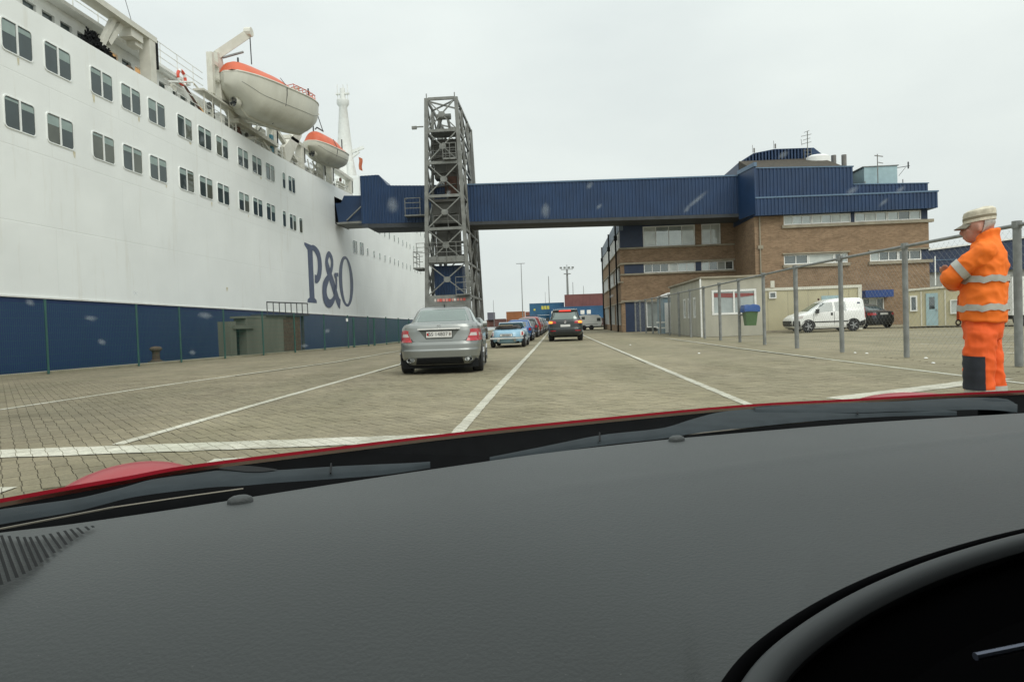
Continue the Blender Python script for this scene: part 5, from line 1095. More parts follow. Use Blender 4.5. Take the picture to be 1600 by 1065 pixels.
# ------------------------------------------------------------------ vehicles: stacked rounded slices, details laid onto the skin
def paint(name, rgb, metal=0.0, rough=0.35, var=0.04):
    return mat(name, rgb, rough, metal=metal, var=var, scale=2.0, coat=0.6, dirt=0.1, dirtcol=(0.16, 0.14, 0.11))
class Car:
    def __init__(s, name, label, cat, slices, n=6.0, group='cars waiting in the lanes'):
        s.t = thing(name, label, cat, (0, 0, 0), group); s.sl = slices; s.n = n
    def dims(s, z): return interp(s.sl, z)
    def rear_y(s, x, z):
        w_, r, f = s.dims(z); q = min(1, abs(x)/w_); return (r+f)/2-(f-r)/2*(1-q**s.n)**(1/s.n)
    def front_y(s, x, z):
        w_, r, f = s.dims(z); q = min(1, abs(x)/w_); return (r+f)/2+(f-r)/2*(1-q**s.n)**(1/s.n)
    def side_x(s, y, z):
        w_, r, f = s.dims(z); q = min(1, abs(y-(r+f)/2)/((f-r)/2)); return w_*(1-q**s.n)**(1/s.n)
    def body(s, m, nz=44, nt=72):
        z0, z1 = s.sl[0][0], s.sl[-1][0]; zs = sorted(set([z0+(z1-z0)*k/nz for k in range(nz+1)] + [q[0] for q in s.sl]))
        rings = []
        for z in zs:
            w_, r, f = s.dims(z); ring = []
            for k in range(nt):
                # even spread in perimeter angle
                a = 2*math.pi*k/nt; c, d = math.cos(a), math.sin(a); rr = (abs(c)**s.n+abs(d)**s.n)**(-1/s.n)
                ring.append((w_*c*rr, (r+f)/2+(f-r)/2*d*rr, z))
            rings.append(ring)
        b = MB(); b.loft(rings); s.b = b.build('body', m, s.t, True, ang=35); return s.b
    def _sheet(s, fn, nu, nv, name, m, back, parent):
        b = MB(); I = b.grid(fn, nu, nv); per = [I[i][0] for i in range(nu+1)]+[I[nu][j] for j in range(1, nv+1)]+[I[i][nv] for i in range(nu-1, -1, -1)]+[I[0][j] for j in range(nv-1, 0, -1)]
        B = [b.V(tuple(Vector(b.v[i])+Vector(back))) for i in per]; n = len(per)
        for k in range(n): b.f.append([per[k], per[(k+1)%n], B[(k+1)%n], B[k]])
        return b.build(name, m, parent or s.t, True, ang=50)
    def rp(s, c, off, name, m, nu=8, nv=5, parent=None):
        bl, br, tr, tl = c
        def fn(u, v):
            x = lerp(lerp(bl[0], br[0], u), lerp(tl[0], tr[0], u), v); z = lerp(lerp(bl[1], br[1], u), lerp(tl[1], tr[1], u), v)
            return (x, s.rear_y(x, z)-off, z)
        return s._sheet(fn, nu, nv, name, m, (0, off+0.02, 0), parent)
    def fp(s, c, off, name, m, nu=8, nv=5, parent=None):
        bl, br, tr, tl = c
        def fn(u, v):
            x = lerp(lerp(bl[0], br[0], u), lerp(tl[0], tr[0], u), v); z = lerp(lerp(bl[1], br[1], u), lerp(tl[1], tr[1], u), v)
            return (x, s.front_y(x, z)+off, z)
        return s._sheet(fn, nu, nv, name, m, (0, -off-0.02, 0), parent)
    def sp(s, sd, c, off, name, m, nu=6, nv=5, parent=None):
        bl, br, tr, tl = c
        def fn(u, v):
            y = lerp(lerp(bl[0], br[0], u), lerp(tl[0], tr[0], u), v); z = lerp(lerp(bl[1], br[1], u), lerp(tl[1], tr[1], u), v)
            return (sd*(s.side_x(y, z)+off), y, z)
        return s._sheet(fn, nu, nv, name, m, (-sd*(off+0.02), 0, 0), parent)
    def wheels(s, yr, yf, R, wd, trk, rim='rim', arch=True):
        for y in (yr, yf):
            for sd in (-1, 1):
                xo, xi = sd*trk, sd*(trk-wd)
                b = MB(); b.loft([[(x, y+r*math.cos(a*math.pi/14), R+r*math.sin(a*math.pi/14)) for a in range(28)] for r, x in ((R*0.66, xo), (R*0.93, xo), (R, xo-sd*0.03), (R, xi+sd*0.03), (R*0.93, xi), (R*0.6, xi))])
                wv = b.build('wheel', 'tyre', s.t, True, ang=30)
                b = MB(); b.loft([[(x, y+r*math.cos(a*math.pi/14), R+r*math.sin(a*math.pi/14)) for a in range(28)] for r, x in ((R*0.66, xo+sd*0.004), (R*0.6, xo-sd*0.03), (R*0.3, xo-sd*0.005), (R*0.12, xo+sd*0.01), (0.005, xo+sd*0.01))], cap=False)
                for k in range(5):
                    a = k*math.pi*0.4; c_, s_ = math.cos(a), math.sin(a)
                    b.bar((xo-sd*0.005, y+0.1*R*c_, R+0.1*R*s_), (xo-sd*0.005, y+0.62*R*c_, R+0.62*R*s_), 0.05, 0.07, (1, 0, 0))
                b.build('rim', rim, wv, True, ang=30)
                if arch:
                    b = MB(); Ra = R*1.17; n = 16
                    cx = s.side_x(y, R*1.3)
                    pts = [(y+Ra*math.cos(math.pi*k/n-0.12*(1-2*k/n)), R+Ra*math.sin(math.pi*k/n-0.12*(1-2*k/n))) for k in range(n+1)]
                    b.f.append([b.V((sd*(max(s.side_x(p[0], max(p[1], 0.3)), cx-0.03)+0.004), p[0], p[1])) for p in pts]); b.build('wheel_arch', 'black', s.t)
    def plate(s, x, z, w_, h_, txt, off=0.012, y=None, par=None, shield=False):
        y = s.rear_y(x, z)-off if y is None else y
        p = MB().box((x-w_/2, y, z-h_/2), (x+w_/2, y+0.015, z+h_/2)).build('number_plate', 'plate', par or s.t)
        MB().box((x-w_/2-0.012, y+0.004, z-h_/2-0.012), (x+w_/2+0.012, y+0.018, z+h_/2+0.012)).build('plate_frame', 'black', p)
        if txt: add_text(txt, h_*0.86, lambda a, c: (x+a*1.02+(0.0 if not shield else 0.005), y-0.003, z+c), 'plate_text', 'platetxt', p)
        if shield:
            for dx, colr in ((-w_/2+0.03, (0.5, 0.03, 0.03)), (w_/2-0.03, (0.35, 0.3, 0.28))):
                MB().prism([(x+dx-0.018, z+0.03), (x+dx-0.018, z-0.01), (x+dx, z-0.035), (x+dx+0.018, z-0.01), (x+dx+0.018, z+0.03)], lambda a, c: (a, y-0.004, c), lambda a, c: (a, y, c)).build('shield', mat('shield', colr, 0.5), p)
        return p
    def place(s, x, y, rz=0.0): s.t.location = (x, y, 0); s.t.rotation_euler = (0, 0, math.radians(rz))
    def mirror_ends(s): pass

# --- silver grey saloon
c = Car('saloon_car', 'silver grey saloon with foreign white number plate, nearest car ahead', 'car',
    [(0.2, 0.80, 0.13, 4.4), (0.27, 0.845, 0.06, 4.5), (0.34, 0.865, 0.03, 4.52), (0.36, 0.872, 0.012, 4.53), (0.50, 0.885, 0.0, 4.56), (0.525, 0.886, 0.012, 4.56), (0.62, 0.888, 0.018, 4.5), (0.68, 0.888, 0.035, 4.48), (0.695, 0.887, 0.06, 4.46),
     (0.80, 0.882, 0.075, 4.40), (0.90, 0.868, 0.085, 4.25), (0.98, 0.845, 0.10, 3.9), (1.03, 0.80, 0.12, 3.5), (1.05, 0.765, 0.17, 3.35), (1.065, 0.735, 0.40, 3.2), (1.075, 0.715, 0.66, 3.08), (1.1, 0.69, 0.73, 3.0), (1.22, 0.645, 0.96, 2.75), (1.34, 0.59, 1.22, 2.45), (1.40, 0.555, 1.42, 2.25), (1.432, 0.49, 1.62, 2.15), (1.45, 0.36, 1.8, 2.0)], 6.5)
SIL = paint('silver_green_metallic', (0.275, 0.29, 0.28), metal=0.7, rough=0.36)
c.body(SIL)
c.rp([(-0.60, 1.105), (0.60, 1.105), (0.49, 1.375), (-0.49, 1.375)], 0.006, 'rear_window', 'cglass2', 12, 8)
for sd in (-1, 1):
    c.sp(sd, [(1.05, 1.08), (2.7, 1.06), (2.2, 1.36), (1.45, 1.37)], 0.006, 'side_window', 'cglass', 8, 5)
    def L(a): return [(sd*x, z) for x, z in a] if sd < 0 else [(x, z) for x, z in (a[1], a[0], a[3], a[2])]
    tl = c.rp([(-sd*0.555*-1 if False else sd*0.87, 0.68), (sd*0.56, 0.68), (sd*0.68, 0.93), (sd*0.865, 0.925)] if sd < 0 else [(0.56, 0.68), (0.87, 0.68), (0.865, 0.925), (0.68, 0.93)], 0.012, 'tail_lamp', 'tail', 10, 6)
    c.rp([(sd*0.868, 0.785), (sd*0.625, 0.785), (sd*0.655, 0.85), (sd*0.866, 0.85)] if sd < 0 else [(0.625, 0.785), (0.868, 0.785), (0.866, 0.85), (0.655, 0.85)], 0.016, 'reversing_lens', 'tailw', 8, 3, tl)
    c.sp(sd, [(0.12, 0.70), (0.30, 0.72), (0.36, 0.90), (0.14, 0.92)], 0.008, 'lamp_side', 'tail', 5, 4, tl)
    b = MB(); b.loft([[(sd*0.60+0.085*math.cos(a*math.pi/8)*k_, 0.06+d_, 0.305+0.042*math.sin(a*math.pi/8)*k_) for a in range(16)] for k_, d_ in ((0.82, 0.12), (0.85, -0.02), (1.0, -0.03), (1.0, 0.08))]); b.build('exhaust_tip', 'chrome', c.t, True)
    b = MB(); b.loft([[(sd*0.60+0.07*math.cos(a*math.pi/8), 0.1, 0.305+0.034*math.sin(a*math.pi/8)) for a in range(16)], [(sd*0.60, 0.11, 0.305)]*16]); b.build('exhaust_bore', 'dark', c.t)
    b = MB(); b.grid(lambda u, v: (sd*(0.84+0.1*u), 2.75+0.05*math.sin(v*6.28)*(1-0.2*u), 1.02+0.075*math.cos(v*6.28)), 4, 10); b.loft([[(sd*0.94, 2.75+0.04*math.sin(k*0.628), 1.02+0.06*math.cos(k*0.628)) for k in range(10)], [(sd*0.95, 2.75, 1.02)]*10]); b.build('wing_mirror', SIL, c.t, True)
c.rp([(-0.50, 0.21), (0.50, 0.21), (0.47, 0.34), (-0.47, 0.34)], 0.03, 'diffuser', 'dark', 12, 3)
c.rp([(-0.27, 0.73), (0.27, 0.73), (0.42, 0.925), (-0.42, 0.925)], 0.003, 'plate_recess', mat('recess_shade', (0.12, 0.13, 0.12), 0.5, metal=0.4), 10, 4)
MB().bar((-0.44, c.rear_y(0, 0.94)-0.04, 0.945), (0.44, c.rear_y(0, 0.94)-0.04, 0.945), 0.05, 0.03).build('chrome_handle_strip', mat('bright_strip', (0.8, 0.81, 0.8), 0.25, metal=0.2), c.t)
c.plate(0.0, 0.83, 0.53, 0.125, 'BS·148071', 0.02, shield=True)
for (x0, z0, x1, z1) in ((-0.55, 0.69, 0.55, 0.69), (-0.55, 0.69, -0.70, 0.98), (0.55, 0.69, 0.70, 0.98)):
    MB().tube((x0, c.rear_y(x0, z0)+0.004, z0), (x1, c.rear_y(x1, z1)+0.004, z1), 0.007, 5).build('shut_line', 'dark', c.t)
b = MB(); ye = c.rear_y(0, 1.0)-0.012; torus(b, (0, ye, 1.0), 0.038, 0.006, 'y', n=20, m=6)
for k in range(3): a = math.pi/2+k*2.094; b.bar((0, ye, 1.0), (0.036*math.cos(a), ye, 1.0+0.036*math.sin(a)), 0.008, 0.006, (0, 1, 0))
b.build('star_badge', 'chrome', c.t)
MB().tube((0, 1.75, 1.44), (0, 1.62, 1.50), 0.018, 6, 0.008).build('roof_aerial', 'black', c.t)
c.wheels(0.78, 3.55, 0.32, 0.23, 0.875)
MB().box((-0.78, 0.2, 0.13), (0.78, 4.2, 0.3)).build('underbody', 'dark', c.t)
# rear shelf head restraints seen through the glass
c.place(-2.41, 13.95, 4.5)
# --- dark SUV with lit lamps
c = Car('suv_car', 'black compact SUV with lit orange indicators in the right lane', 'car',
    [(0.28, 0.80, 0.10, 4.2), (0.34, 0.87, 0.03, 4.3), (0.45, 0.90, 0.0, 4.34), (0.62, 0.905, 0.0, 4.36), (0.70, 0.905, 0.03, 4.36), (0.72, 0.903, 0.07, 4.34), (0.9, 0.9, 0.09, 4.25), (1.02, 0.885, 0.11, 3.9), (1.08, 0.85, 0.14, 3.4), (1.12, 0.80, 0.17, 3.2), (1.3, 0.74, 0.28, 2.9), (1.5, 0.675, 0.42, 2.5), (1.58, 0.65, 0.36, 2.35), (1.64, 0.61, 0.40, 2.2), (1.67, 0.5, 0.6, 2.0)], 7)
BLK = paint('dark_green_black', (0.018, 0.024, 0.024), rough=0.3)
c.body(BLK)
c.rp([(-0.66, 1.13), (0.66, 1.13), (0.585, 1.49), (-0.585, 1.49)], 0.006, 'rear_window', 'cglass2', 10, 6)
for sd in (-1, 1):
    o_ = [(sd*0.89, 0.9), (sd*0.46, 0.92), (sd*0.5, 1.04), (sd*0.86, 1.07)]; o_ = o_ if sd < 0 else [o_[1], o_[0], o_[3], o_[2]]
    tl = c.rp(o_, 0.012, 'tail_lamp', 'tail', 8, 4)
    o_ = [(sd*0.875, 0.92), (sd*0.66, 0.93), (sd*0.66, 1.03), (sd*0.865, 1.05)]; o_ = o_ if sd < 0 else [o_[1], o_[0], o_[3], o_[2]]
    c.rp(o_, 0.016, 'indicator', 'indlit', 6, 4, tl)
    c.sp(sd, [(0.5, 1.15), (3.0, 1.13), (2.4, 1.52), (0.75, 1.53)], 0.006, 'side_window', 'cglass', 8, 5)
    MB().tube((sd*0.6, 0.7, 1.66), (sd*0.62, 2.3, 1.66), 0.02, 6).build('roof_rail', 'chrome', c.t)
    c.rp([(sd*0.78, 0.52), (sd*0.5, 0.52), (sd*0.5, 0.56), (sd*0.78, 0.56)] if sd < 0 else [(0.5, 0.52), (0.78, 0.52), (0.78, 0.56), (0.5, 0.56)], 0.01, 'reflector', 'tail', 4, 2)
    MB().box((sd*0.9, 2.75, 1.08), (sd*1.08, 2.85, 1.24)).build('wing_mirror', BLK, c.t)
c.rp([(-0.32, 1.54), (0.32, 1.54), (0.3, 1.6), (-0.3, 1.6)], 0.015, 'high_brake_lamp', 'brakelit', 6, 2)
c.rp([(-0.85, 0.3), (0.85, 0.3), (0.88, 0.66), (-0.88, 0.66)], 0.004, 'bumper', 'black', 12, 4)
c.plate(0, 0.8, 0.5, 0.12, None)
b = MB(); torus(b, (0, c.rear_y(0, 0.99)-0.02, 0.99), 0.06, 0.012, 'y', n=16, m=6); b.box((-0.035, c.rear_y(0, 0.99)-0.02, 0.95), (0.035, c.rear_y(0, 0.99)-0.01, 1.03)); b.build('round_badge', 'chrome', c.t)
c.wheels(0.85, 3.45, 0.35, 0.24, 0.885); MB().box((-0.6, 0.15, 0.2), (0.6, 4.2, 0.34)).build('underbody', 'dark', c.t)
c.place(0.5, 35.3, -1)
# --- light blue open classic roadster
c = Car('classic_convertible', 'light blue open top classic car behind the silver saloon', 'car',
    [(0.22, 0.66, 0.12, 3.9), (0.3, 0.72, 0.05, 3.98), (0.42, 0.75, 0.02, 4.0), (0.52, 0.76, 0.0, 4.0), (0.64, 0.755, 0.03, 3.95), (0.75, 0.735, 0.09, 3.85), (0.83, 0.69, 0.18, 3.6), (0.875, 0.60, 0.34, 3.3), (0.9, 0.45, 0.6, 2.9)], 3.6)
LB = paint('pale_blue_paint', (0.24, 0.42, 0.55), rough=0.35); c.body(LB)
for sd in (-1, 1):
    o_ = [(sd*0.66, 0.58), (sd*0.6, 0.58), (sd*0.6, 0.74), (sd*0.65, 0.75)]; o_ = o_ if sd < 0 else [o_[1], o_[0], o_[3], o_[2]]
    c.rp(o_, 0.02, 'tail_lamp', 'tail', 4, 5)
    c.rp([(sd*0.71, 0.54), (sd*0.56, 0.54), (sd*0.56, 0.79), (sd*0.68, 0.79)] if sd < 0 else [(0.56, 0.54), (0.71, 0.54), (0.68, 0.79), (0.56, 0.79)], 0.012, 'lamp_surround', 'plate', 4, 5)
    MB().box((sd*0.34-0.05, -0.08, 0.3), (sd*0.34+0.05, 0.02, 0.52)).build('overrider', 'chrome', c.t)
    b = MB(); b.loft([[(sd*0.32+rx*math.cos(k*0.52), 1.75+ry*math.sin(k*0.52), z) for k in range(12)] for rx, ry, z in ((0.2, 0.09, 0.85), (0.22, 0.1, 0.95), (0.15, 0.07, 1.0), (0.12, 0.06, 1.07), (0.05, 0.03, 1.1))]); b.build('seat', 'black', c.t, True)
MB().bar((-0.7, -0.05, 0.46), (0.7, -0.05, 0.46), 0.07, 0.07).build('rear_bumper', mat('bumper_bright', (0.7, 0.71, 0.7), 0.3, metal=0.3), c.t)
for k in range(7): MB().box((-0.2+k*0.055, -0.045, 0.57), (-0.165+k*0.055, -0.035, 0.63)).build('plate_mark', 'black', c.t)
b = MB(); b.grid(lambda u, v: (lerp(-0.56, 0.56, u), 1.0+0.3*math.cos(v*3.14), 0.86+(0.13+0.03*math.sin(u*9))*math.sin(v*3.14)), 12, 8); b.build('folded_roof', 'black', c.t, True)
b = MB(); b.loft([[(0.46*math.cos(k*0.314)*s_-0.02, 0.55+0.28*math.sin(k*0.314)*s_, z) for k in range(20)] for s_, z in ((0.85, 0.88), (1.0, 0.94), (1.0, 1.01), (0.8, 1.06))]); b.build('luggage', mat('luggage_dark', (0.05, 0.042, 0.038), 0.7), c.t, True)
MB().box((-0.36, 0.3, 1.062), (0.22, 0.75, 1.09)).build('luggage_board', mat('pale_wood', (0.4, 0.33, 0.22), 0.7), c.t)
b = MB()
for q0, q1 in (((-0.6, 2.55, 0.9), (-0.52, 2.35, 1.2)), ((0.6, 2.55, 0.9), (0.52, 2.35, 1.2)), ((-0.52, 2.35, 1.2), (0.52, 2.35, 1.2))): b.tube(q0, q1, 0.022, 6)
b.build('windscreen_frame', 'chrome', c.t); b = MB(); b.f.append([b.V(p) for p in ((-0.58, 2.53, 0.92), (0.58, 2.53, 0.92), (0.5, 2.36, 1.19), (-0.5, 2.36, 1.19))]); b.build('windscreen', 'cglass', c.t)
c.plate(-0.02, 0.6, 0.5, 0.12, None, 0.025); c.wheels(0.75, 3.1, 0.31, 0.17, 0.74); MB().box((-0.5, 0.15, 0.2), (0.5, 3.8, 0.3)).build('underbody', 'dark', c.t)
c.place(-2.05, 28.4, -1); c.t.scale = (1, 1, 0.87)
# --- further cars of the queue
def simple_car(label, colr, x, y, slices, scale=1.0, lit=False, classic=False, rz=-1):
    c = Car('waiting_car', label, 'car', slices, 5.5); P_ = paint('car_paint', colr); c.body(P_, 30, 48)
    zt = slices[-1][0]; zb = [q for q in slices if q[0] > zt*0.62][0][0]; w1 = c.dims(zb+0.1)[0]; w2 = c.dims(zt-0.14)[0]
    c.rp([(-w1*0.85, zb+0.08), (w1*0.85, zb+0.08), (w2*0.8, zt-0.1), (-w2*0.8, zt-0.1)], 0.006, 'rear_window', 'cglass', 8, 5)
    for sd in (-1, 1):
        o_ = [(sd*0.78, 0.68), (sd*0.6, 0.68), (sd*0.62, 0.84), (sd*0.77, 0.84)]; o_ = o_ if sd < 0 else [o_[1], o_[0], o_[3], o_[2]]
        c.rp(o_, 0.012, 'tail_lamp', 'tail', 4, 3); w_, r, f = c.dims(zb+0.1); w3, r3, f3 = c.dims(zt-0.12)
        c.sp(sd, [(r+0.35, zb+0.08), (f-0.35, zb+0.06), (f3-0.2, zt-0.1), (r3+0.2, zt-0.1)], 0.006, 'side_window', 'cglass', 6, 4)
    MB().bar((-0.72, -0.03, 0.45), (0.72, -0.03, 0.45), 0.07, 0.1).build('rear_bumper', 'chrome' if classic else 'black', c.t)
    c.plate(0, 0.56, 0.45, 0.11, None); c.wheels(0.72, slices[3][2]+slices[3][3]-0.9, 0.3, 0.19, slices[3][1]-0.01); c.place(x, y, rz); return c
sm = [(0.22, 0.68, 0.1, 3.7), (0.32, 0.75, 0.02, 3.8), (0.5, 0.78, 0.0, 3.82), (0.7, 0.785, 0.02, 3.75), (0.85, 0.77, 0.06, 3.3), (0.93, 0.72, 0.12, 2.9), (1.1, 0.66, 0.35, 2.6), (1.25, 0.6, 0.6, 2.3), (1.34, 0.53, 0.85, 2.05), (1.37, 0.4, 1.05, 1.9)]
hb = [(0.22, 0.72, 0.1, 3.9), (0.32, 0.8, 0.02, 4.0), (0.5, 0.83, 0.0, 4.05), (0.75, 0.835, 0.03, 3.95), (0.92, 0.81, 0.1, 3.4), (1.0, 0.77, 0.15, 3.0), (1.2, 0.7, 0.35, 2.7), (1.38, 0.63, 0.55, 2.3), (1.46, 0.55, 0.75, 2.05), (1.49, 0.4, 1.0, 1.8)]
simple_car('mid blue classic car with chrome bumper ahead of the light blue convertible', (0.05, 0.13, 0.33), -2.1, 37.6, sm, classic=True).t.scale = (1, 1, 0.88)
simple_car('dark small car with chrome bumper ahead of the blue classic car', (0.05, 0.045, 0.05), -2.0, 46.5, sm, classic=True)
simple_car('bright red hatchback in the left queue', (0.33, 0.03, 0.03), -1.95, 52.5, hb)
simple_car('silver hatchback ahead of the red hatchback', (0.3, 0.31, 0.31), -1.9, 60, hb)
simple_car('dark green hatchback, fifth of the classic car queue', (0.02, 0.04, 0.035), -1.85, 68, hb)
simple_car('black hatchback far down the left queue', (0.02, 0.02, 0.022), -1.8, 76, hb)
simple_car('pale blue hatchback at the far end of the left queue', (0.2, 0.28, 0.4), -1.75, 86, hb)
simple_car('dark grey car beside the tower foot, left of the convertible', (0.06, 0.07, 0.065), -5.6, 44, hb)
# --- white caravan beyond the SUV
cv = thing('caravan', 'white caravan parked beyond the black SUV beside the building corner', 'caravan', (3.9, 78, 0))
b = MB(); pts = [(2.75, 0.4), (4.9, 0.4), (5.1, 0.85), (4.95, 1.4), (4.7, 1.62), (3.0, 1.68), (2.7, 1.6), (2.65, 0.8)]
b.prism(pts, lambda a, c: (a, 75.0, c), lambda a, c: (a, 81, c)); b.build('caravan_body', mat('caravan_white', (0.88, 0.89, 0.87), 0.5, var=0.04), cv)
MB().box((4.5, 74.97, 0.95), (4.9, 75.0, 1.3)).build('window', 'pane', cv); MB().box((2.9, 74.98, 0.62), (4.6, 75.0, 0.66)).build('stripe', 'steel', cv)
for x in (3.1, 3.9): 
    b = MB(); b.loft([[(x+r*math.cos(a*0.4488), y, 0.27+r*math.sin(a*0.4488)) for a in range(14)] for r, y in ((0.2, 74.95), (0.27, 74.98), (0.27, 75.2))]); b.build('wheel', 'tyre', cv, True)
MB().box((2.9, 75.0, 0.26), (5.3, 80, 0.42)).build('chassis', 'black', cv)
# --- dark saloon near the door
c = Car('parked_saloon', 'dark saloon parked by the blue door canopy', 'car', [(0.2, 0.78, 0.12, 4.3), (0.32, 0.85, 0.02, 4.45), (0.55, 0.875, 0.0, 4.5), (0.8, 0.87, 0.04, 4.35), (0.95, 0.82, 0.08, 3.6), (1.0, 0.74, 0.35, 3.2), (1.03, 0.7, 0.6, 3.0), (1.2, 0.64, 0.95, 2.7), (1.35, 0.56, 1.3, 2.3), (1.42, 0.4, 1.6, 2.0)], 6, 'cars parked behind the fence')
DK = paint('dark_navy', (0.018, 0.022, 0.03)); c.body(DK)
c.rp([(-0.58, 1.06), (0.58, 1.06), (0.48, 1.34), (-0.48, 1.34)], 0.006, 'rear_window', 'cglass', 8, 5)
for sd in (-1, 1):
    o_ = [(sd*0.86, 0.74), (sd*0.48, 0.76), (sd*0.5, 0.88), (sd*0.85, 0.9)]; o_ = o_ if sd < 0 else [o_[1], o_[0], o_[3], o_[2]]
    c.rp(o_, 0.012, 'tail_lamp', 'tail', 6, 3); c.sp(sd, [(1.0, 1.03), (2.7, 1.02), (2.2, 1.32), (1.4, 1.33)], 0.006, 'side_window', 'cglass')
c.plate(0, 0.83, 0.5, 0.11, None); c.wheels(0.8, 3.5, 0.32, 0.21, 0.87); c.place(18.9, 40.6, 12)
# --- white small van, side on, nose to the left
c = Car('delivery_van', 'small white delivery van parked side on behind the chain link fence', 'van',
    [(0.2, 0.78, 0.1, 3.72), (0.3, 0.83, 0.03, 3.85), (0.45, 0.85, 0.0, 3.9), (0.62, 0.855, 0.0, 3.9), (0.75, 0.855, 0.01, 3.84), (0.9, 0.85, 0.02, 3.62), (1.0, 0.84, 0.03, 3.3), (1.06, 0.83, 0.035, 3.02), (1.2, 0.79, 0.05, 2.82), (1.4, 0.74, 0.07, 2.5), (1.55, 0.7, 0.09, 2.25), (1.66, 0.66, 0.13, 1.98), (1.72, 0.58, 0.22, 1.6), (1.745, 0.45, 0.4, 1.3)], 7.5, 'cars parked behind the fence')
WH = paint('van_white', (0.84, 0.85, 0.83), rough=0.4); c.body(WH)
for sd in (-1, 1):
    c.sp(sd, [(1.78, 1.07), (2.72, 1.03), (2.3, 1.5), (1.78, 1.54)], 0.006, 'door_window', 'cglass', 8, 5)
    c.sp(sd, [(1.1, 1.07), (1.66, 1.07), (1.66, 1.54), (1.1, 1.54)], 0.006, 'rear_side_window', 'cglass', 6, 4)
    for y in (1.72, 2.78): c.sp(sd, [(y-0.008, 0.4), (y+0.008, 0.4), (y+0.008, 1.04), (y-0.008, 1.04)], 0.004, 'shut_line', 'dark', 1, 6)
    c.sp(sd, [(1.05, 0.5), (2.75, 0.5), (2.75, 0.56), (1.05, 0.56)], 0.016, 'rub_strip', 'black', 6, 2)
    c.sp(sd, [(1.8, 0.86), (1.9, 0.86), (1.9, 1.0), (1.8, 1.0)], 0.02, 'door_handle', 'black', 2, 2)
    c.sp(sd, [(0.02, 0.7), (0.12, 0.7), (0.12, 1.2), (0.05, 1.2)], 0.01, 'tail_lamp', 'tail', 3, 5)
    c.sp(sd, [(3.35, 0.74), (3.72, 0.7), (3.62, 0.86), (3.3, 0.88)], 0.01, 'head_lamp', 'tailw', 5, 3)
    c.sp(sd, [(3.42, 0.24), (3.84, 0.26), (3.8, 0.62), (3.5, 0.62)], 0.008, 'front_bumper', 'black', 5, 4)
    c.sp(sd, [(0.02, 0.24), (0.4, 0.24), (0.4, 0.5), (0.02, 0.6)], 0.008, 'rear_bumper', 'black', 5, 4)
    b = MB(); b.box((sd*0.86, 2.55, 0.98), (sd*1.02, 2.68, 1.2)); b.build('wing_mirror', 'black', c.t)
    c.sp(sd, [(0.35, 1.42), (0.5, 1.42), (0.5, 1.5), (0.35, 1.5)], 0.006, 'door_emblem', 'dblue', 2, 2)
c.fp([(0.8, 0.26), (-0.8, 0.26), (-0.82, 0.62), (0.82, 0.62)], 0.008, 'front_grille', 'black', 10, 4)
c.fp([(0.68, 1.1), (-0.68, 1.1), (-0.6, 1.6), (0.6, 1.6)], 0.006, 'windscreen', 'cglass2', 8, 6)
MB().tube((0.2, 2.1, 1.66), (0.2, 2.1, 1.78), 0.05, 8).build('roof_beacon', 'indlit' if False else 'rust', c.t)
c.wheels(0.75, 3.05, 0.31, 0.19, 0.862, 'rim'); MB().box((-0.6, 0.1, 0.15), (0.6, 3.6, 0.3)).build('underbody', 'dark', c.t)
c.place(16.2, 37.45, 91)
# ------------------------------------------------------------------ standing man in hi-vis clothing
def remeshed(b, name, voxel, m, parent, sm=3, wrinkle=0.0, wscale=9.0, seed=0.0):
    me = bpy.data.meshes.new('tmp'); me.from_pydata(b.v, [], b.f)
    bm = bmesh.new(); bm.from_mesh(me); bmesh.ops.recalc_face_normals(bm, faces=bm.faces); bm.to_mesh(me); bm.free()
    o = bpy.data.objects.new('tmp', me); col.objects.link(o)
    md = o.modifiers.new('r', 'REMESH'); md.mode = 'VOXEL'; md.voxel_size = voxel
    ms = o.modifiers.new('s', 'SMOOTH'); ms.iterations = sm; ms.factor = 0.5
    dg = bpy.context.evaluated_depsgraph_get(); me2 = bpy.data.meshes.new_from_object(o.evaluated_get(dg)); bpy.data.objects.remove(o); bpy.data.meshes.remove(me)
    if wrinkle:
        nm = [v.normal.copy() for v in me2.vertices]
        for v, q in zip(me2.vertices, nm):
            p = v.co; d = noise.noise(Vector((p.x*wscale, p.y*wscale, p.z*wscale*1.7+seed)))+0.5*noise.noise(Vector((p.x*wscale*2.3+p.z*8, p.y*wscale*2.3, p.z*wscale*2.6+seed)))
            r = 1-abs(noise.noise(Vector((p.x*wscale*0.9+p.z*4, p.y*wscale*0.9, p.z*wscale*1.2-seed))))*2.2
            v.co = p+q*(d*wrinkle+max(0, r)*wrinkle*0.9)
    o3 = ORG.get(parent.name, Vector((0, 0, 0))) if parent else Vector((0, 0, 0))
    for v in me2.vertices: v.co -= o3
    me2.polygons.foreach_set('use_smooth', [True]*len(me2.polygons)); me2.materials.clear(); me2.materials.append(M[m] if isinstance(m, str) else m); me2.name = name
    o = bpy.data.objects.new(name, me2); col.objects.link(o); o.parent = parent; ORG[o.name] = o3; return o
MX, MY = 3.055, 5.1
mp_ = thing('person', 'man in orange high visibility clothing and beige cap standing with folded arms', 'person', (MX, MY, 0))
W = lambda f, l, z: (MX-0.85*f-0.527*l, MY+0.527*f-0.85*l, z)      # facing square to the line of sight
def ell(c, d, w_, z, n=20, tilt=0.0):
    return [W(c+d*math.cos(2*math.pi*k/n), w_*math.sin(2*math.pi*k/n), z+tilt*math.cos(2*math.pi*k/n)) for k in range(n)]
def limb(b, pts, rad, n=12):
    for i in range(len(pts)-1):
        p0, p1 = Vector(W(*pts[i])), Vector(W(*pts[i+1])); b.tube(p0, p1, rad[i], n, rad[i+1])
    for p, r in zip(pts, rad): sphere(b, W(*p), r, r, r)
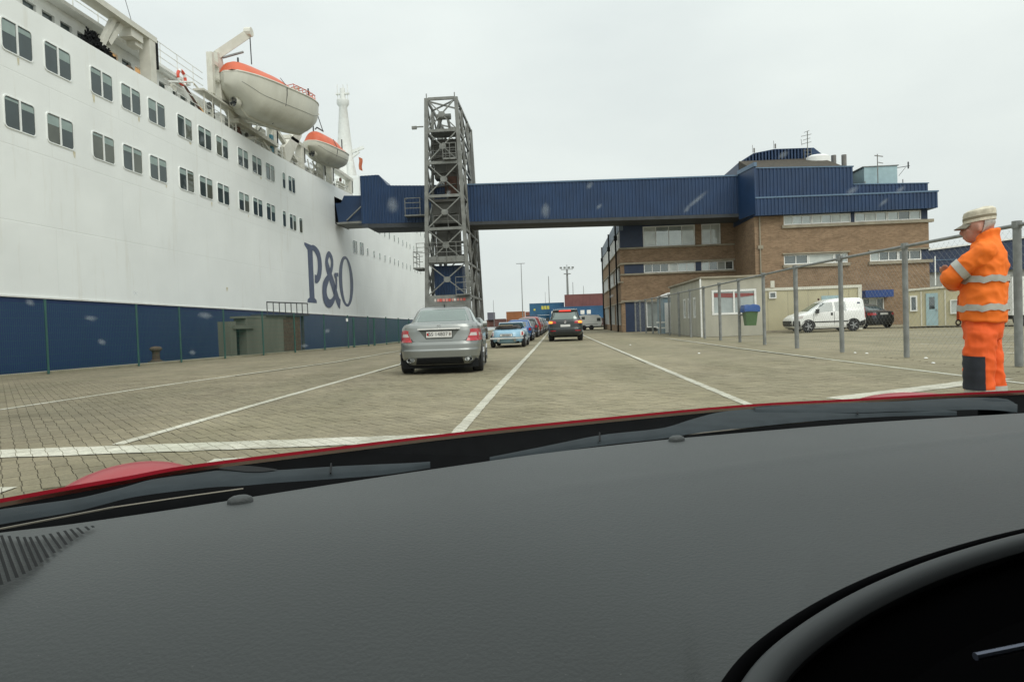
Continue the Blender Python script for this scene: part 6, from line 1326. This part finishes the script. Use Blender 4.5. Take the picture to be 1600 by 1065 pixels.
def sphere(b, c, rx, ry, rz, n=12, m=8):
    rings = []
    for j in range(1, m):
        t = math.pi*j/m-math.pi/2; rings.append([(c[0]+rx*math.cos(t)*math.cos(2*math.pi*k/n), c[1]+ry*math.cos(t)*math.sin(2*math.pi*k/n), c[2]+rz*math.sin(t)) for k in range(n)])
    b.loft(rings)
M['skin'] = mat('skin', (0.46, 0.235, 0.175), 0.55, var=0.12, scale=18)
M['hivis'] = mat('hivis_orange', (0.93, 0.185, 0.012), 0.75, var=0.06, scale=4)
M['hivis2'] = mat('hivis_orange_trousers', (0.82, 0.11, 0.012), 0.75, var=0.08, scale=4, dirt=0.35, dirtcol=(0.36, 0.07, 0.015))
M['refl'] = mat('reflective_tape', (0.42, 0.42, 0.38), 0.45, var=0.2, scale=14)
M['cap'] = mat('cap_beige', (0.6, 0.56, 0.45), 0.9, var=0.25, scale=22)
M['navy'] = mat('knee_patch_navy', (0.02, 0.024, 0.034), 0.8, var=0.25, scale=9)
M['hair'] = mat('grey_hair', (0.42, 0.4, 0.37), 0.8, var=0.2, scale=40)
mp_.scale = (0.89, 0.89, 0.968)
# body: one continuous surface (head, neck, trunk, limbs, hands)
HC = (0.02, 0, 1.622)
b = MB()
sphere(b, W(HC[0]-0.015, 0, 1.645), 0.1, 0.078, 0.105, 16, 12)
sphere(b, W(HC[0]+0.035, 0, 1.59), 0.07, 0.06, 0.085, 14, 10)
sphere(b, W(HC[0]+0.06, 0, 1.545), 0.035, 0.035, 0.03, 10, 8)
limb(b, [(HC[0]+0.088, 0, 1.63), (HC[0]+0.115, 0, 1.592), (HC[0]+0.095, 0, 1.578)], [0.012, 0.017, 0.015], 8)
sphere(b, W(HC[0]+0.09, 0, 1.553), 0.018, 0.026, 0.012); sphere(b, W(HC[0]+0.078, 0, 1.652), 0.024, 0.055, 0.014)
for sd in (-1, 1):
    sphere(b, W(HC[0]-0.012, sd*0.08, 1.612), 0.021, 0.011, 0.034, 10, 8); sphere(b, W(HC[0]+0.062, sd*0.04, 1.6), 0.03, 0.022, 0.028)
limb(b, [(-0.02, 0, 1.44), (-0.005, 0, 1.56)], [0.07, 0.062])
b.loft([ell(0, 0.085, 0.115, 0.86), ell(0, 0.09, 0.12, 1.0), ell(-0.01, 0.09, 0.125, 1.2), ell(-0.02, 0.09, 0.135, 1.38), ell(-0.03, 0.07, 0.1, 1.48)])
for sd in (-1, 1):
    limb(b, [(0.0 if sd > 0 else -0.01, sd*0.085, 0.88), (0.028 if sd > 0 else -0.037, sd*0.112, 0.5), (0.0 if sd > 0 else -0.06, sd*0.12, 0.1)], [0.07, 0.052, 0.04])
    limb(b, [(-0.01 if sd > 0 else -0.07, sd*0.12, 0.06), (0.12 if sd > 0 else 0.06, sd*0.12, 0.045)], [0.04, 0.034])
EL = {1: [(-0.02, 0.175, 1.43), (0.205, 0.17, 1.262), (0.17, -0.09, 1.22)], -1: [(-0.02, -0.175, 1.43), (0.2, -0.19, 1.23), (0.225, 0.07, 1.25)]}
for sd in (-1, 1):
    limb(b, EL[sd], [0.05, 0.04, 0.028])
# right hand lying over the left upper arm, left hand tucked in front
for (wx, d1, up_) in ((EL[-1][2], Vector((0.0, 0.085, 0.075)), Vector((0.05, 0, 0.03))), (EL[1][2], Vector((0.02, -0.1, 0.04)), Vector((0.02, 0.02, 0.05)))):
    w0 = Vector(wx); pm_ = w0+d1*0.6
    limb(b, [tuple(w0), tuple(pm_)], [0.03, 0.036], 10)
    nd = d1.normalized()
    for k, ln in enumerate((0.075, 0.085, 0.08, 0.062)):
        o_ = up_.normalized()*(0.03-0.02*k); k0 = pm_+o_; k1 = k0+nd*ln*0.55+Vector((0.012, 0, 0)); k2 = k1+nd*ln*0.4-Vector((0.012, 0, 0.006))
        limb(b, [tuple(k0), tuple(k1), tuple(k2)], [0.0105, 0.0095, 0.008], 8)
    th = w0+d1*0.25+up_.normalized()*0.03; limb(b, [tuple(th), tuple(th+up_.normalized()*0.028+nd*0.025), tuple(th+up_.normalized()*0.03+nd*0.055)], [0.0125, 0.011, 0.009], 8)
remeshed(b, 'body', 0.0085, 'skin', mp_, 2)
for sd in (-1, 1):
    b = MB(); sphere(b, W(HC[0]+0.088, sd*0.031, 1.628), 0.011, 0.011, 0.009, 10, 8); b.build('eye', 'frame', mp_, True)
    b = MB(); sphere(b, W(HC[0]+0.097, sd*0.031, 1.628), 0.004, 0.005, 0.005, 8, 6); b.build('pupil', 'dark', mp_, True)
b = MB(); b.grid(lambda u, v: W(HC[0]-0.018-0.098*math.sin(u*1.9+0.0)*math.cos((v-0.5)*2.6), 0.083*math.sin((v-0.5)*2.6)*1.0, 1.57+0.1*u), 8, 14); b.build('hair', 'hair', mp_, True)
# cap: band, crown, peak
b = MB(); CC = HC[0]-0.008
b.loft([[W(CC+rx*math.cos(2*math.pi*k/24)+dx, ry*math.sin(2*math.pi*k/24), z+0.012*math.cos(2*math.pi*k/24)*-1) for k in range(24)] for rx, ry, z, dx in ((0.112, 0.09, 1.662, 0), (0.113, 0.091, 1.69, 0), (0.11, 0.089, 1.7, 0), (0.114, 0.092, 1.715, 0), (0.108, 0.088, 1.742, -0.002), (0.085, 0.07, 1.757, -0.004), (0.03, 0.03, 1.762, -0.004))]); cp = b.build('cap', 'cap', mp_, True, ang=30)
b = MB(); b.grid(lambda u, v: W(CC+0.1*math.cos((v-0.5)*2.0)+u*0.075*math.cos((v-0.5)*2.2), 0.088*math.sin((v-0.5)*2.0)*(1+0.05*u), 1.658-u*0.038*math.cos((v-0.5)*1.5)-0.01*(2*v-1)**2), 5, 12); b.grid(lambda u, v: W(CC+0.1*math.cos((v-0.5)*2.0)+u*0.075*math.cos((v-0.5)*2.2), 0.088*math.sin((v-0.5)*2.0)*(1+0.05*u), 1.653-u*0.038*math.cos((v-0.5)*1.5)-0.01*(2*v-1)**2), 5, 12); b.build('cap_peak', mat('cap_peak_dark', (0.22, 0.2, 0.16), 0.9), cp, True)
b = MB(); b.loft([[W(CC+0.1145*math.cos(2*math.pi*k/24), 0.0925*math.sin(2*math.pi*k/24), z-0.012*math.cos(2*math.pi*k/24)) for k in range(24)] for z in (1.684, 1.702)], cap=False); b.build('cap_band', mat('cap_band_brown', (0.22, 0.19, 0.13), 0.9), cp, True)
# jacket
JR = [(0.93, 0.0, 0.156, 0.195), (0.98, 0.0, 0.162, 0.2), (1.03, 0.0, 0.161, 0.2), (1.12, -0.004, 0.157, 0.197), (1.235, -0.014, 0.152, 0.195), (1.33, -0.022, 0.149, 0.2), (1.40, -0.03, 0.138, 0.2), (1.455, -0.034, 0.12, 0.17), (1.50, -0.036, 0.098, 0.125), (1.535, -0.037, 0.085, 0.093), (1.585, -0.04, 0.084, 0.086)]
b = MB(); b.loft([ell(c_, d, w_, z, 28, -0.02 if z > 1.5 else (0.012 if z < 0.95 else 0)) for z, c_, d, w_ in JR])
for sd in (-1, 1): limb(b, EL[sd], [0.078, 0.066, 0.054], 14)
remeshed(b, 'jacket', 0.0085, 'hivis', mp_, 2, 0.0085, 10.0, 3.0)
def jring(z): return interp(JR, z)
def band(zc, h, name='reflective_band', grow=0.0165, amp=0.006):
    b = MB(); n = 40; rings = []
    for z in (zc-h/2, zc-h/6, zc+h/6, zc+h/2):
        c_, d, w_ = jring(z)
        rings.append([W(c_+(d+grow)*math.cos(2*math.pi*k/n), (w_+grow)*math.sin(2*math.pi*k/n), z+amp*math.sin(k*1.1)+amp*0.7*math.sin(k*2.3)) for k in range(n)])
    b.loft(rings, cap=False); return b.build(name, 'refl', mp_, True)
band(1.235, 0.046); band(1.03, 0.046)
def sleeve_band(sd, t, h, r, seg=0):
    p0, p1 = Vector(W(*EL[sd][seg])), Vector(W(*EL[sd][seg+1])); d = (p1-p0).normalized(); c_ = p0.lerp(p1, t)
    b = MB(); b.tube(c_-d*h/2, c_+d*h/2, r, 18, r*0.97, cap=False); return b.build('reflective_band', 'refl', mp_, True)
sleeve_band(1, 0.7, 0.055, 0.0805); sleeve_band(-1, 0.3, 0.05, 0.072, 1)
# zip flap / pocket edges
b = MB(); b.prism([(0.13, 0.955), (0.178, 0.945), (0.168, 1.12), (0.14, 1.15)], lambda a, c_: W(a, -0.03, c_), lambda a, c_: W(a, 0.03, c_)); b.build('jacket_flap', mat('flap_dark_orange', (0.5, 0.09, 0.02), 0.8), mp_)
b = MB(); torus(b, W(0.165, 0.05, 0.925), 0.018, 0.006, 'y', n=12, m=6); b.build('key_clip', 'black', mp_, True)
# trousers
b = MB(); b.loft([ell(0.0, 0.135, 0.175, 0.96, 24), ell(0.0, 0.135, 0.175, 0.88, 24), ell(0.005, 0.12, 0.16, 0.8, 24)])
limb(b, [(0.015, 0.09, 0.84), (0.03, 0.115, 0.55), (0.02, 0.12, 0.3), (0.0, 0.12, 0.06)], [0.108, 0.1, 0.095, 0.09], 16)
limb(b, [(-0.005, -0.09, 0.84), (-0.035, -0.11, 0.55), (-0.06, -0.115, 0.3), (-0.06, -0.12, 0.06)], [0.108, 0.1, 0.095, 0.09], 16)
remeshed(b, 'trousers', 0.0085, 'hivis2', mp_, 2, 0.0095, 9.0, 8.0)
b = MB(); b.grid(lambda u, v: W(0.027+(0.113+0.003*math.sin(v*19))*math.cos(lerp(-1.5, 1.95, u)), 0.117+(0.113+0.003*math.sin(v*19))*math.sin(lerp(-1.5, 1.95, u)), lerp(0.445, 0.69, v)-0.012*u), 16, 8); b.build('knee_patch', 'navy', mp_, True)
b = MB(); b.grid(lambda u, v: W(-0.045+0.108*math.cos(lerp(-1.6, 1.4, u)), -0.112+0.108*math.sin(lerp(-1.6, 1.4, u)), lerp(0.445, 0.68, v)), 16, 8); b.build('knee_patch', 'navy', mp_, True)
for (f, l, s_) in ((0.026, 0.118, 0.0), (-0.05, -0.113, 0.012)):
    for zc in (0.41, 0.25):
        b = MB(); b.tube(W(f, l, zc-0.026+s_), W(f, l, zc+0.026+s_), 0.107, 20, None, cap=False); b.build('reflective_band', 'refl', mp_, True)
for (f, l) in ((0.0, 0.12), (-0.06, -0.12)):
    b = MB(); b.loft([[W(f+0.045+d*math.cos(2*math.pi*k/16), l+w_*math.sin(2*math.pi*k/16), z) for k in range(16)] for d, w_, z in ((0.15, 0.06, 0.0), (0.155, 0.062, 0.03), (0.145, 0.058, 0.07), (0.09, 0.05, 0.11))]); b.build('boot', 'black', mp_, True)

# ------------------------------------------------------------------ own car: dashboard, cowl, wipers, bonnet, windscreen
oc = thing('red_car', 'red car seen from inside with grey dashboard, black wipers and bonnet edge', 'car', (0.3, 1.0, 0))
M['dash'] = mat('dash_vinyl', (0.067, 0.0735, 0.0735), 0.55, var=0.12, scale=2.6, bump=0.16, bscale=330, spec=0.35)
M['red'] = mat('car_red', (0.33, 0.012, 0.025), 0.4, var=0.05, spec=0.3, coat=0.15)
M['wiper'] = mat('wiper_plastic', (0.03, 0.038, 0.043), 0.75, var=0.15, scale=30, spec=0.12)
M['cowl'] = mat('cowl_plastic', (0.0035, 0.0038, 0.0042), 0.95, var=0.2, scale=25, spec=0.05)
DF = [(-0.585,0.561),(-0.550,0.588),(-0.529,0.606),(-0.482,0.628),(-0.436,0.656),(-0.387,0.689),(-0.307,0.748),(-0.214,0.813),(-0.120,0.875),(-0.022,0.937),(0.117,1.004),(0.218,1.045),(0.436,1.118),(0.605,1.160),(0.780,1.196),(0.972,1.233)]
DN = [(-0.370,0.320),(-0.312,0.320),(-0.268,0.320),(-0.218,0.321),(-0.169,0.321),(-0.121,0.321),(-0.064,0.321),(-0.021,0.321),(0.010,0.321),(0.037,0.321),(0.058,0.321),(0.070,0.321),(0.115,0.392),(0.192,0.467),(0.380,0.585),(0.492,0.631)]
def cat_(P, t):
    n = len(P)-1; x = min(max(t, 0), 1)*n; i = min(int(x), n-1); t = x-i
    p0, p1, p2, p3 = (Vector(P[max(i-1, 0)]), Vector(P[i]), Vector(P[i+1]), Vector(P[min(i+2, n)]))
    return 0.5*((2*p1)+(-p0+p2)*t+(2*p0-5*p1+4*p2-p3)*t*t+(-p0+3*p1-3*p2+p3)*t**3)
HD = Vector((-0.42, 0.907))
def dashp(u, v):
    f = cat_(DF, u); n_ = cat_(DN, u)
    if v < 0.12:                       # rounded drop at the front edge
        q = v/0.12; f2 = f+HD*0.022*(1-q)
        return (f2.x, f2.y, 0.82-0.05*(1-q)**2)
    q = (v-0.12)/0.88; p = f.lerp(n_, q)
    rdg = max(0.0, min(1.0, (u-0.52)/0.2))*0.0022*math.exp(-((q-0.34+0.25*(u-0.75)**2)/0.035)**2)
    fo = max(0.0, min(1.0, (0.82-u)/0.25)); dr = 0.1*fo*max(0.0, q-0.25)**2
    return (p.x, p.y, 0.82+0.004*math.sin(q*math.pi)-0.005*q+rdg-dr)
b = MB(); b.grid(dashp, 110, 90); dash = b.build('dashboard', 'dash', oc, True, ang=180)
t = M['dash'].node_tree; tcn = t.nodes.new('ShaderNodeTexCoord'); n = t.nodes.new('ShaderNodeTexNoise'); n.inputs['Scale'].default_value = 420; n.inputs['Detail'].default_value = 2; t.links.new(tcn.outputs['Object'], n.inputs['Vector'])
r = t.nodes.new('ShaderNodeValToRGB'); r.color_ramp.elements[0].position = 0.72; r.color_ramp.elements[1].position = 0.86; r.color_ramp.elements[0].color = (0, 0, 0, 1); r.color_ramp.elements[1].color = (0.5, 0.5, 0.5, 1); t.links.new(n.outputs[0], r.inputs[0])
k = t.nodes.new('ShaderNodeMixRGB'); k.inputs[2].default_value = (0.3, 0.3, 0.28, 1); bs = t.nodes['Principled BSDF']; src = bs.inputs['Base Color'].links[0].from_socket
t.links.new(r.outputs[0], k.inputs[0]); t.links.new(src, k.inputs[1]); t.links.new(k.outputs[0], bs.inputs['Base Color'])     # dust specks
# grooves of the demister vent at far left
b = MB()
VBt = [(-0.407,0.442),(-0.405,0.453),(-0.405,0.465),(-0.405,0.480),(-0.407,0.496),(-0.413,0.516),(-0.420,0.540),(-0.425,0.561),(-0.430,0.583),(-0.434,0.603)]
VTp = [(-0.539,0.566),(-0.531,0.577),(-0.520,0.584),(-0.505,0.583),(-0.485,0.578),(-0.473,0.578),(-0.465,0.585),(-0.457,0.594),(-0.451,0.603),(-0.440,0.609)]
for k in range(20):
    t = k/19; top_ = cat_(VTp, t); bot_ = cat_(VBt, t); d = bot_-top_; sd_ = Vector((-d.y, d.x)).normalized()*0.0011
    pts = [top_.lerp(bot_, q/6) for q in range(7)]
    zf = lambda q: 0.8232+0.0012*math.sin(q/6*math.pi)
    L_ = [b.V((p.x+sd_.x, p.y+sd_.y, 0.8246)) for p in pts]; R_ = [b.V((p.x-sd_.x, p.y-sd_.y, 0.8246)) for p in pts]
    for q in range(6): b.f.append([L_[q], L_[q+1], R_[q+1], R_[q]])
b.build('demister_grille', 'dark', dash)
for i, (x, y) in enumerate([(-0.340, 0.700), (0.171, 1.008)]):
    b = MB(); b.loft([[(x+r*(0.907*math.cos(a*0.349)*1.25-0.42*math.sin(a*0.349)*0.8)*1.0, y+r*(0.42*math.cos(a*0.349)*1.25+0.907*math.sin(a*0.349)*0.8), z) for a in range(18)] for r, z in ((0.0105, 0.818), (0.0105, 0.8225), (0.0095, 0.8255), (0.006, 0.8278), (0.0015, 0.8285))]); b.build('dash_sensor', 'dash', dash, True)
# instrument hood lip and its dark well
LP = [(0.058,0.28),(0.068,0.318),(0.098,0.368),(0.143,0.417),(0.200,0.466),(0.272,0.516),(0.365,0.567),(0.478,0.614),(0.62,0.66)]
def sweep(P, r, z, name, m, par, off=0.0, sq=1.0):
    b = MB(); n = 60; m_ = 12
    def fn(u, v):
        p = cat_(P, u); d = (cat_(P, min(1, u+0.01))-cat_(P, max(0, u-0.01))).normalized(); nn = Vector((d.y, -d.x)); a = 2*math.pi*v
        c_ = p+nn*off; return (c_.x+nn.x*r*math.cos(a), c_.y+nn.y*r*math.cos(a), z+r*sq*math.sin(a))
    b.grid(fn, n, m_); return b.build(name, m, par, True, ang=180)
sweep(LP, 0.0045, 0.817, 'hood_seam', mat('seam_black', (0.003, 0.003, 0.0035), 0.95, var=0.05, spec=0.02), dash, 0.001)
sweep(LP, 0.0085, 0.815, 'hood_lip', mat('lip_vinyl', (0.07, 0.076, 0.078), 0.6, var=0.06, scale=3, spec=0.3), dash, 0.013)
b = MB(); b.grid(lambda u, v: ((lambda p, d: (p.x+d.y*(0.012+0.25*v), p.y-d.x*(0.012+0.25*v), 0.812-0.11*v**0.6))(cat_(LP, u), (cat_(LP, min(1, u+0.01))-cat_(LP, max(0, u-0.01))).normalized())), 30, 8); b.build('instrument_well', mat('well_black', (0.003, 0.003, 0.0035), 0.95, spec=0.02), dash)
MB().tube((0.234, 0.403, 0.80), (0.30, 0.424, 0.801), 0.0022, 8).build('column_stalk', mat('stalk_metal', (0.16, 0.18, 0.24), 0.35, metal=0.6), dash, True)
# cowl between bonnet edge and glass
RD = [(-0.95,0.56),(-0.787,0.757),(-0.750,0.804),(-0.724,0.834),(-0.682,0.893),(-0.631,0.956),(-0.575,1.030),(-0.410,1.144),(-0.187,1.290),(0.035,1.405),(0.419,1.583),(0.682,1.636),(0.880,1.683),(1.123,1.721),(1.386,1.756),(1.7,1.79)]
DF2 = [(-0.8, 0.4)] + DF + [(1.25, 1.29)]
b = MB(); b.grid(lambda u, v: ((lambda p, q: (p.x, p.y, lerp(0.70, 0.786, v**1.5)))(cat_(DF2, u).lerp(cat_(RD, u), v), 0)), 50, 10); b.build('cowl_panel', 'cowl', oc, True)
b = MB()
def hood(u, v):
    p = cat_(RD, u); d = v*1.25; sl = lerp(0.34, 0.2, u); q = p+HD*d
    return (q.x, q.y, 0.7985-sl*d-0.05*d*d-0.0035*(1 if v == 0 else 0))
b.grid(hood, 60, 16)
b.grid(lambda u, v: (lambda p: (p.x, p.y, lerp(0.7915, 0.797, v)))(cat_(RD, u)), 60, 1)
bon = b.build('bonnet', 'red', oc, True, ang=50)
for (cx, cy, cz, rl_, rf, rz_) in ((-1.0, 1.52, 0.575, 0.20, 0.36, 0.12), (1.26, 2.42, 0.60, 0.20, 0.34, 0.112)):
    b = MB(); E_ = Vector((0.907, 0.42))
    def fnb(u, v):
        a = 2*math.pi*u; t = v*math.pi/2; c_, s_ = math.cos(a)*math.cos(t), math.sin(a)*math.cos(t)
        return (cx+E_.x*rl_*c_+HD.x*rf*s_, cy+E_.y*rl_*c_+HD.y*rf*s_, cz+rz_*math.sin(t))
    b.grid(fnb, 28, 10); b.build('wing_bulge', 'red', oc, True)
# wipers: arched rubber-and-plastic sections resting on the cowl
WP1 = [ ((-0.687,0.689),(-0.643,0.644)), ((-0.667,0.715),(-0.623,0.667)), ((-0.644,0.741),(-0.602,0.691)), ((-0.615,0.763),(-0.577,0.714)), ((-0.585,0.784),(-0.551,0.739)), ((-0.570,0.812),(-0.539,0.766)), ((-0.560,0.841),(-0.528,0.793)), ((-0.550,0.884),(-0.507,0.813)), ((-0.513,0.912),(-0.469,0.834)), ((-0.486,0.934),(-0.440,0.845)), ((-0.450,0.939),(-0.407,0.849)), ((-0.399,0.926),(-0.372,0.861)), ((-0.323,0.942),(-0.302,0.877)), ((-0.255,0.950),(-0.240,0.894)), ((-0.212,0.950),(-0.205,0.915)), ((-0.183,0.951),(-0.180,0.933)) ]
WP2 = [ ((-0.101,0.974),(-0.099,0.955)), ((-0.024,1.056),(-0.023,1.014)), ((0.068,1.153),(0.063,1.073)), ((0.163,1.200),(0.151,1.115)), ((0.203,1.239),(0.185,1.135)), ((0.251,1.312),(0.222,1.163)), ((0.320,1.402),(0.271,1.190)), ((0.383,1.440),(0.322,1.211)), ((0.457,1.435),(0.396,1.244)), ((0.522,1.421),(0.467,1.272)), ((0.602,1.414),(0.549,1.291)), ((0.665,1.389),(0.623,1.303)), ((0.708,1.355),(0.679,1.300)), ((0.734,1.307),(0.725,1.291)) ]
WA2 = [ ((0.395,1.397),(0.384,1.360)), ((0.467,1.424),(0.438,1.339)), ((0.548,1.438),(0.505,1.325)), ((0.612,1.446),(0.556,1.315)), ((0.694,1.450),(0.630,1.318)), ((0.767,1.467),(0.687,1.315)), ((0.863,1.479),(0.768,1.317)), ((0.894,1.447),(0.803,1.300)), ((0.871,1.353),(0.817,1.270)) ]
EY1 = [ ((-0.478,0.926),(-0.476,0.921)), ((-0.463,0.937),(-0.449,0.908)), ((-0.444,0.937),(-0.425,0.896)), ((-0.418,0.926),(-0.403,0.894)), ((-0.388,0.909),(-0.386,0.904)) ]
EY2 = [ ((0.395,1.416),(0.392,1.406)), ((0.427,1.441),(0.406,1.373)), ((0.458,1.439),(0.434,1.362)), ((0.489,1.416),(0.474,1.373)), ((0.513,1.395),(0.510,1.386)) ]
def arched(P, z, h, name, m, par):
    U = [a for a, c in P]; L_ = [c for a, c in P]; b = MB()
    def fn(u, v):
        p = cat_(U, u).lerp(cat_(L_, u), v); return (p.x, p.y, z-0.002*(1 if v in (0, 1) else 0)+h*math.sin(math.pi*v)**0.6)
    b.grid(fn, 60, 10); return b.build(name, m, par, True, ang=70)
BE = mat('blade_edge', (0.2, 0.185, 0.15), 0.6, metal=0.3)
w1 = arched(WP1, 0.806, 0.005, 'wiper', 'wiper', oc); w2 = arched(WP2, 0.806, 0.005, 'wiper', 'wiper', oc)
arched(WA2, 0.8125, 0.004, 'wiper_arm', 'wiper', w2); arched(EY1, 0.8215, 0.0003, 'spoiler_gap', 'dark', w1) if False else None
for P_, w_ in ((EY1, w1), (EY2, w2)):
    b = MB(); s_ = 0.178/0.1865
    b.grid(lambda u, v: (lambda p: (p.x, p.y, 0.8121))(cat_([a for a, c in P_], u).lerp(cat_([c for a, c in P_], u), v)), 16, 3); b.build('spoiler_gap', 'dark', w_)
for q0, q1, w_ in ((WP1[12][0], WP1[12][1], w1), (WP2[2][0], WP2[2][1], w2), (WP2[10][0], WP2[10][1], w2)):
    MB().tube((q0[0], q0[1], 0.8115), (q1[0], q1[1], 0.8115), 0.0012, 5).build('joint_line', 'dark', w_)
b = MB(); b.loft([[(0.86+r*math.cos(k*0.45), 1.40+r*math.sin(k*0.45), z) for k in range(14)] for r, z in ((0.03, 0.785), (0.03, 0.812), (0.02, 0.818), (0.006, 0.82))]); b.build('wiper_pivot', 'wiper', w2, True)
MB().path([(-0.612, 0.654, 0.803), (-0.59, 0.677, 0.803), (-0.519, 0.757, 0.803), (-0.452, 0.805, 0.803), (-0.402, 0.837, 0.803)], 0.0012, 5).build('wiper_blade', BE, w1)
MB().path([(0.077, 1.088, 0.803), (0.243, 1.176, 0.803), (0.392, 1.246, 0.803), (0.55, 1.307, 0.803)], 0.0012, 5).build('wiper_blade', BE, w2)
# windscreen
WB = Vector((0.10, 1.04, 0.79)); WE = Vector((0.907, 0.42, 0)); WG = (Vector((0.42*0.78, -0.907*0.78, 0.55))).normalized()
gm = bpy.data.materials.new('windscreen_glass'); gm.use_nodes = True; t = gm.node_tree; t.nodes.remove(t.nodes['Principled BSDF'])
trn = t.nodes.new('ShaderNodeBsdfTransparent'); trn.inputs[0].default_value = (0.965, 0.985, 0.97, 1); gls = t.nodes.new('ShaderNodeBsdfGlossy'); gls.inputs['Roughness'].default_value = 0.03
ms = t.nodes.new('ShaderNodeMixShader'); ms.inputs[0].default_value = 0.02; t.links.new(trn.outputs[0], ms.inputs[1]); t.links.new(gls.outputs[0], ms.inputs[2]); t.links.new(ms.outputs[0], t.nodes['Material Output'].inputs[0])
b = MB(); b.f.append([b.V(WB+WE*u+WG*v) for u, v in ((-1.15, -0.02), (1.3, -0.02), (1.0, 0.95), (-0.95, 0.95))]); wsn = b.build('windscreen', gm, oc)
M['liner'] = mat('headliner', (0.07, 0.07, 0.065), 0.9, var=0.05)
def cabp(u, d, z): q = Vector((WB.x, WB.y))+Vector((WE.x, WE.y))*u-HD*d; return (q.x, q.y, z)
b = MB(); b.grid(lambda u, v: cabp(lerp(-1.0, 1.45, u), lerp(0.68, 2.6, v), 1.285+0.03*math.sin(v*2.6)-0.06*(2*u-1)**4), 10, 10)
b.grid(lambda u, v: cabp(lerp(-1.02, 1.47, u), lerp(0.66, 2.62, v), 1.315+0.03*math.sin(v*2.6)-0.06*(2*u-1)**4), 10, 10); b.build('roof', 'liner', oc, True)
for u_ in (-1.08, 1.53):
    b = MB(); b.grid(lambda a, v: cabp(u_+0.03*math.sin(v*3.1), lerp(-0.2, 2.6, a), lerp(0.2, 0.86, v)), 8, 8); b.build('door', 'black', oc, True)
    uu = -1.03 if u_ < 0 else 1.48
    MB().bar(cabp(uu-0.04 if u_ < 0 else uu+0.04, -0.02, 0.8), cabp(uu, 0.68, 1.27), 0.09, 0.07).build('windscreen_pillar', 'liner', oc)
    b = MB(); b.grid(lambda a, v: cabp(uu, lerp(1.0, 2.6, a), lerp(0.85, 1.29, v)), 4, 4); b.build('side_light_block', 'liner', oc)  # unseen panel added over the side window to darken the cabin
b = MB(); b.grid(lambda u, v: cabp(lerp(-1.05, 1.5, u), 2.6-0.1*v, lerp(0.2, 1.29, v)), 6, 4); b.build('bulkhead_light_block', 'liner', oc)  # unseen bulkhead raised to the roof, closing the rear window to cut light
b = MB(); b.grid(lambda u, v: cabp(lerp(-1.05, 1.5, u), lerp(0.3, 2.6, v), 0.2), 4, 4); b.build('cabin_floor', 'black', oc)
sm_ = bpy.data.materials.new('water_spot_film'); sm_.use_nodes = True; t = sm_.node_tree; t.nodes.remove(t.nodes['Principled BSDF'])
trn = t.nodes.new('ShaderNodeBsdfTransparent'); df = t.nodes.new('ShaderNodeBsdfDiffuse'); df.inputs[0].default_value = (0.7, 0.75, 0.78, 1); tl_ = t.nodes.new('ShaderNodeBsdfTranslucent'); tl_.inputs[0].default_value = (0.7, 0.75, 0.78, 1); ad_ = t.nodes.new('ShaderNodeMixShader'); t.links.new(df.outputs[0], ad_.inputs[1]); t.links.new(tl_.outputs[0], ad_.inputs[2])
at_ = t.nodes.new('ShaderNodeAttribute'); at_.attribute_name = 'spot'; ms = t.nodes.new('ShaderNodeMixShader'); pw = t.nodes.new('ShaderNodeMath'); pw.operation = 'MULTIPLY'; pw.inputs[1].default_value = 0.32
t.links.new(at_.outputs['Fac'], pw.inputs[0]); t.links.new(pw.outputs[0], ms.inputs[0]); t.links.new(trn.outputs[0], ms.inputs[1]); t.links.new(ad_.outputs[0], ms.inputs[2]); t.links.new(ms.outputs[0], t.nodes['Material Output'].inputs[0])
WN = WE.cross(WG).normalized()
if WN.y > 0: WN = -WN
for (u, v, a, c, ang) in [(-0.311,0.515,0.0045,0.0105,20), (-0.429,0.516,0.0047,0.0091,15), (-0.182,0.531,0.0033,0.0149,-25), (0.025,0.554,0.0054,0.0061,0), (-0.029,0.550,0.0064,0.0067,-30), (-0.130,0.583,0.0050,0.0050,-40), (-0.668,0.412,0.0033,0.0049,0), (-0.633,0.361,0.0035,0.0052,0), (-0.571,0.341,0.0029,0.0044,0), (-0.558,0.392,0.0066,0.0049,-30), (-0.464,0.365,0.0028,0.0043,0), (-0.482,0.344,0.0035,0.0035,0), (-0.284,0.542,0.0030,0.0045,0), (-0.185,0.521,0.0028,0.0042,0), (0.020,0.538,0.0041,0.0061,0), (-0.602,0.421,0.0021,0.0032,0), (-0.267,0.521,0.0026,0.0039,0), (-0.635,0.392,0.0050,0.0042,-20), (-0.205,0.406,0.0025,0.0037,0), (-0.391,0.529,0.0019,0.0042,0)]:
    b = MB(); ca_, sa_ = math.cos(math.radians(ang)), math.sin(math.radians(ang)); val = []
    ctr = b.V(WB+WE*u+WG*v+WN*0.0015); val.append(1.0); prev = None
    for r, q in ((0.35, 0.85), (0.65, 0.4), (1.0, 0.0)):
        ring = []
        for k in range(14):
            j = random.uniform(0.85, 1.15); x = a*r*j*math.cos(k*0.4488); y = c*r*j*math.sin(k*0.4488)
            ring.append(b.V(WB+WE*(u+x*ca_-y*sa_)+WG*(v+x*sa_+y*ca_)+WN*0.0015)); val.append(q)
        for k in range(14):
            if prev is None: b.f.append([ctr, ring[k], ring[(k+1)%14]])
            else: b.f.append([prev[k], prev[(k+1)%14], ring[(k+1)%14], ring[k]])
        prev = ring
    o = b.build('water_spot', sm_, wsn, True, ang=180)
    atr = o.data.attributes.new('spot', 'FLOAT', 'POINT'); atr.data.foreach_set('value', val)
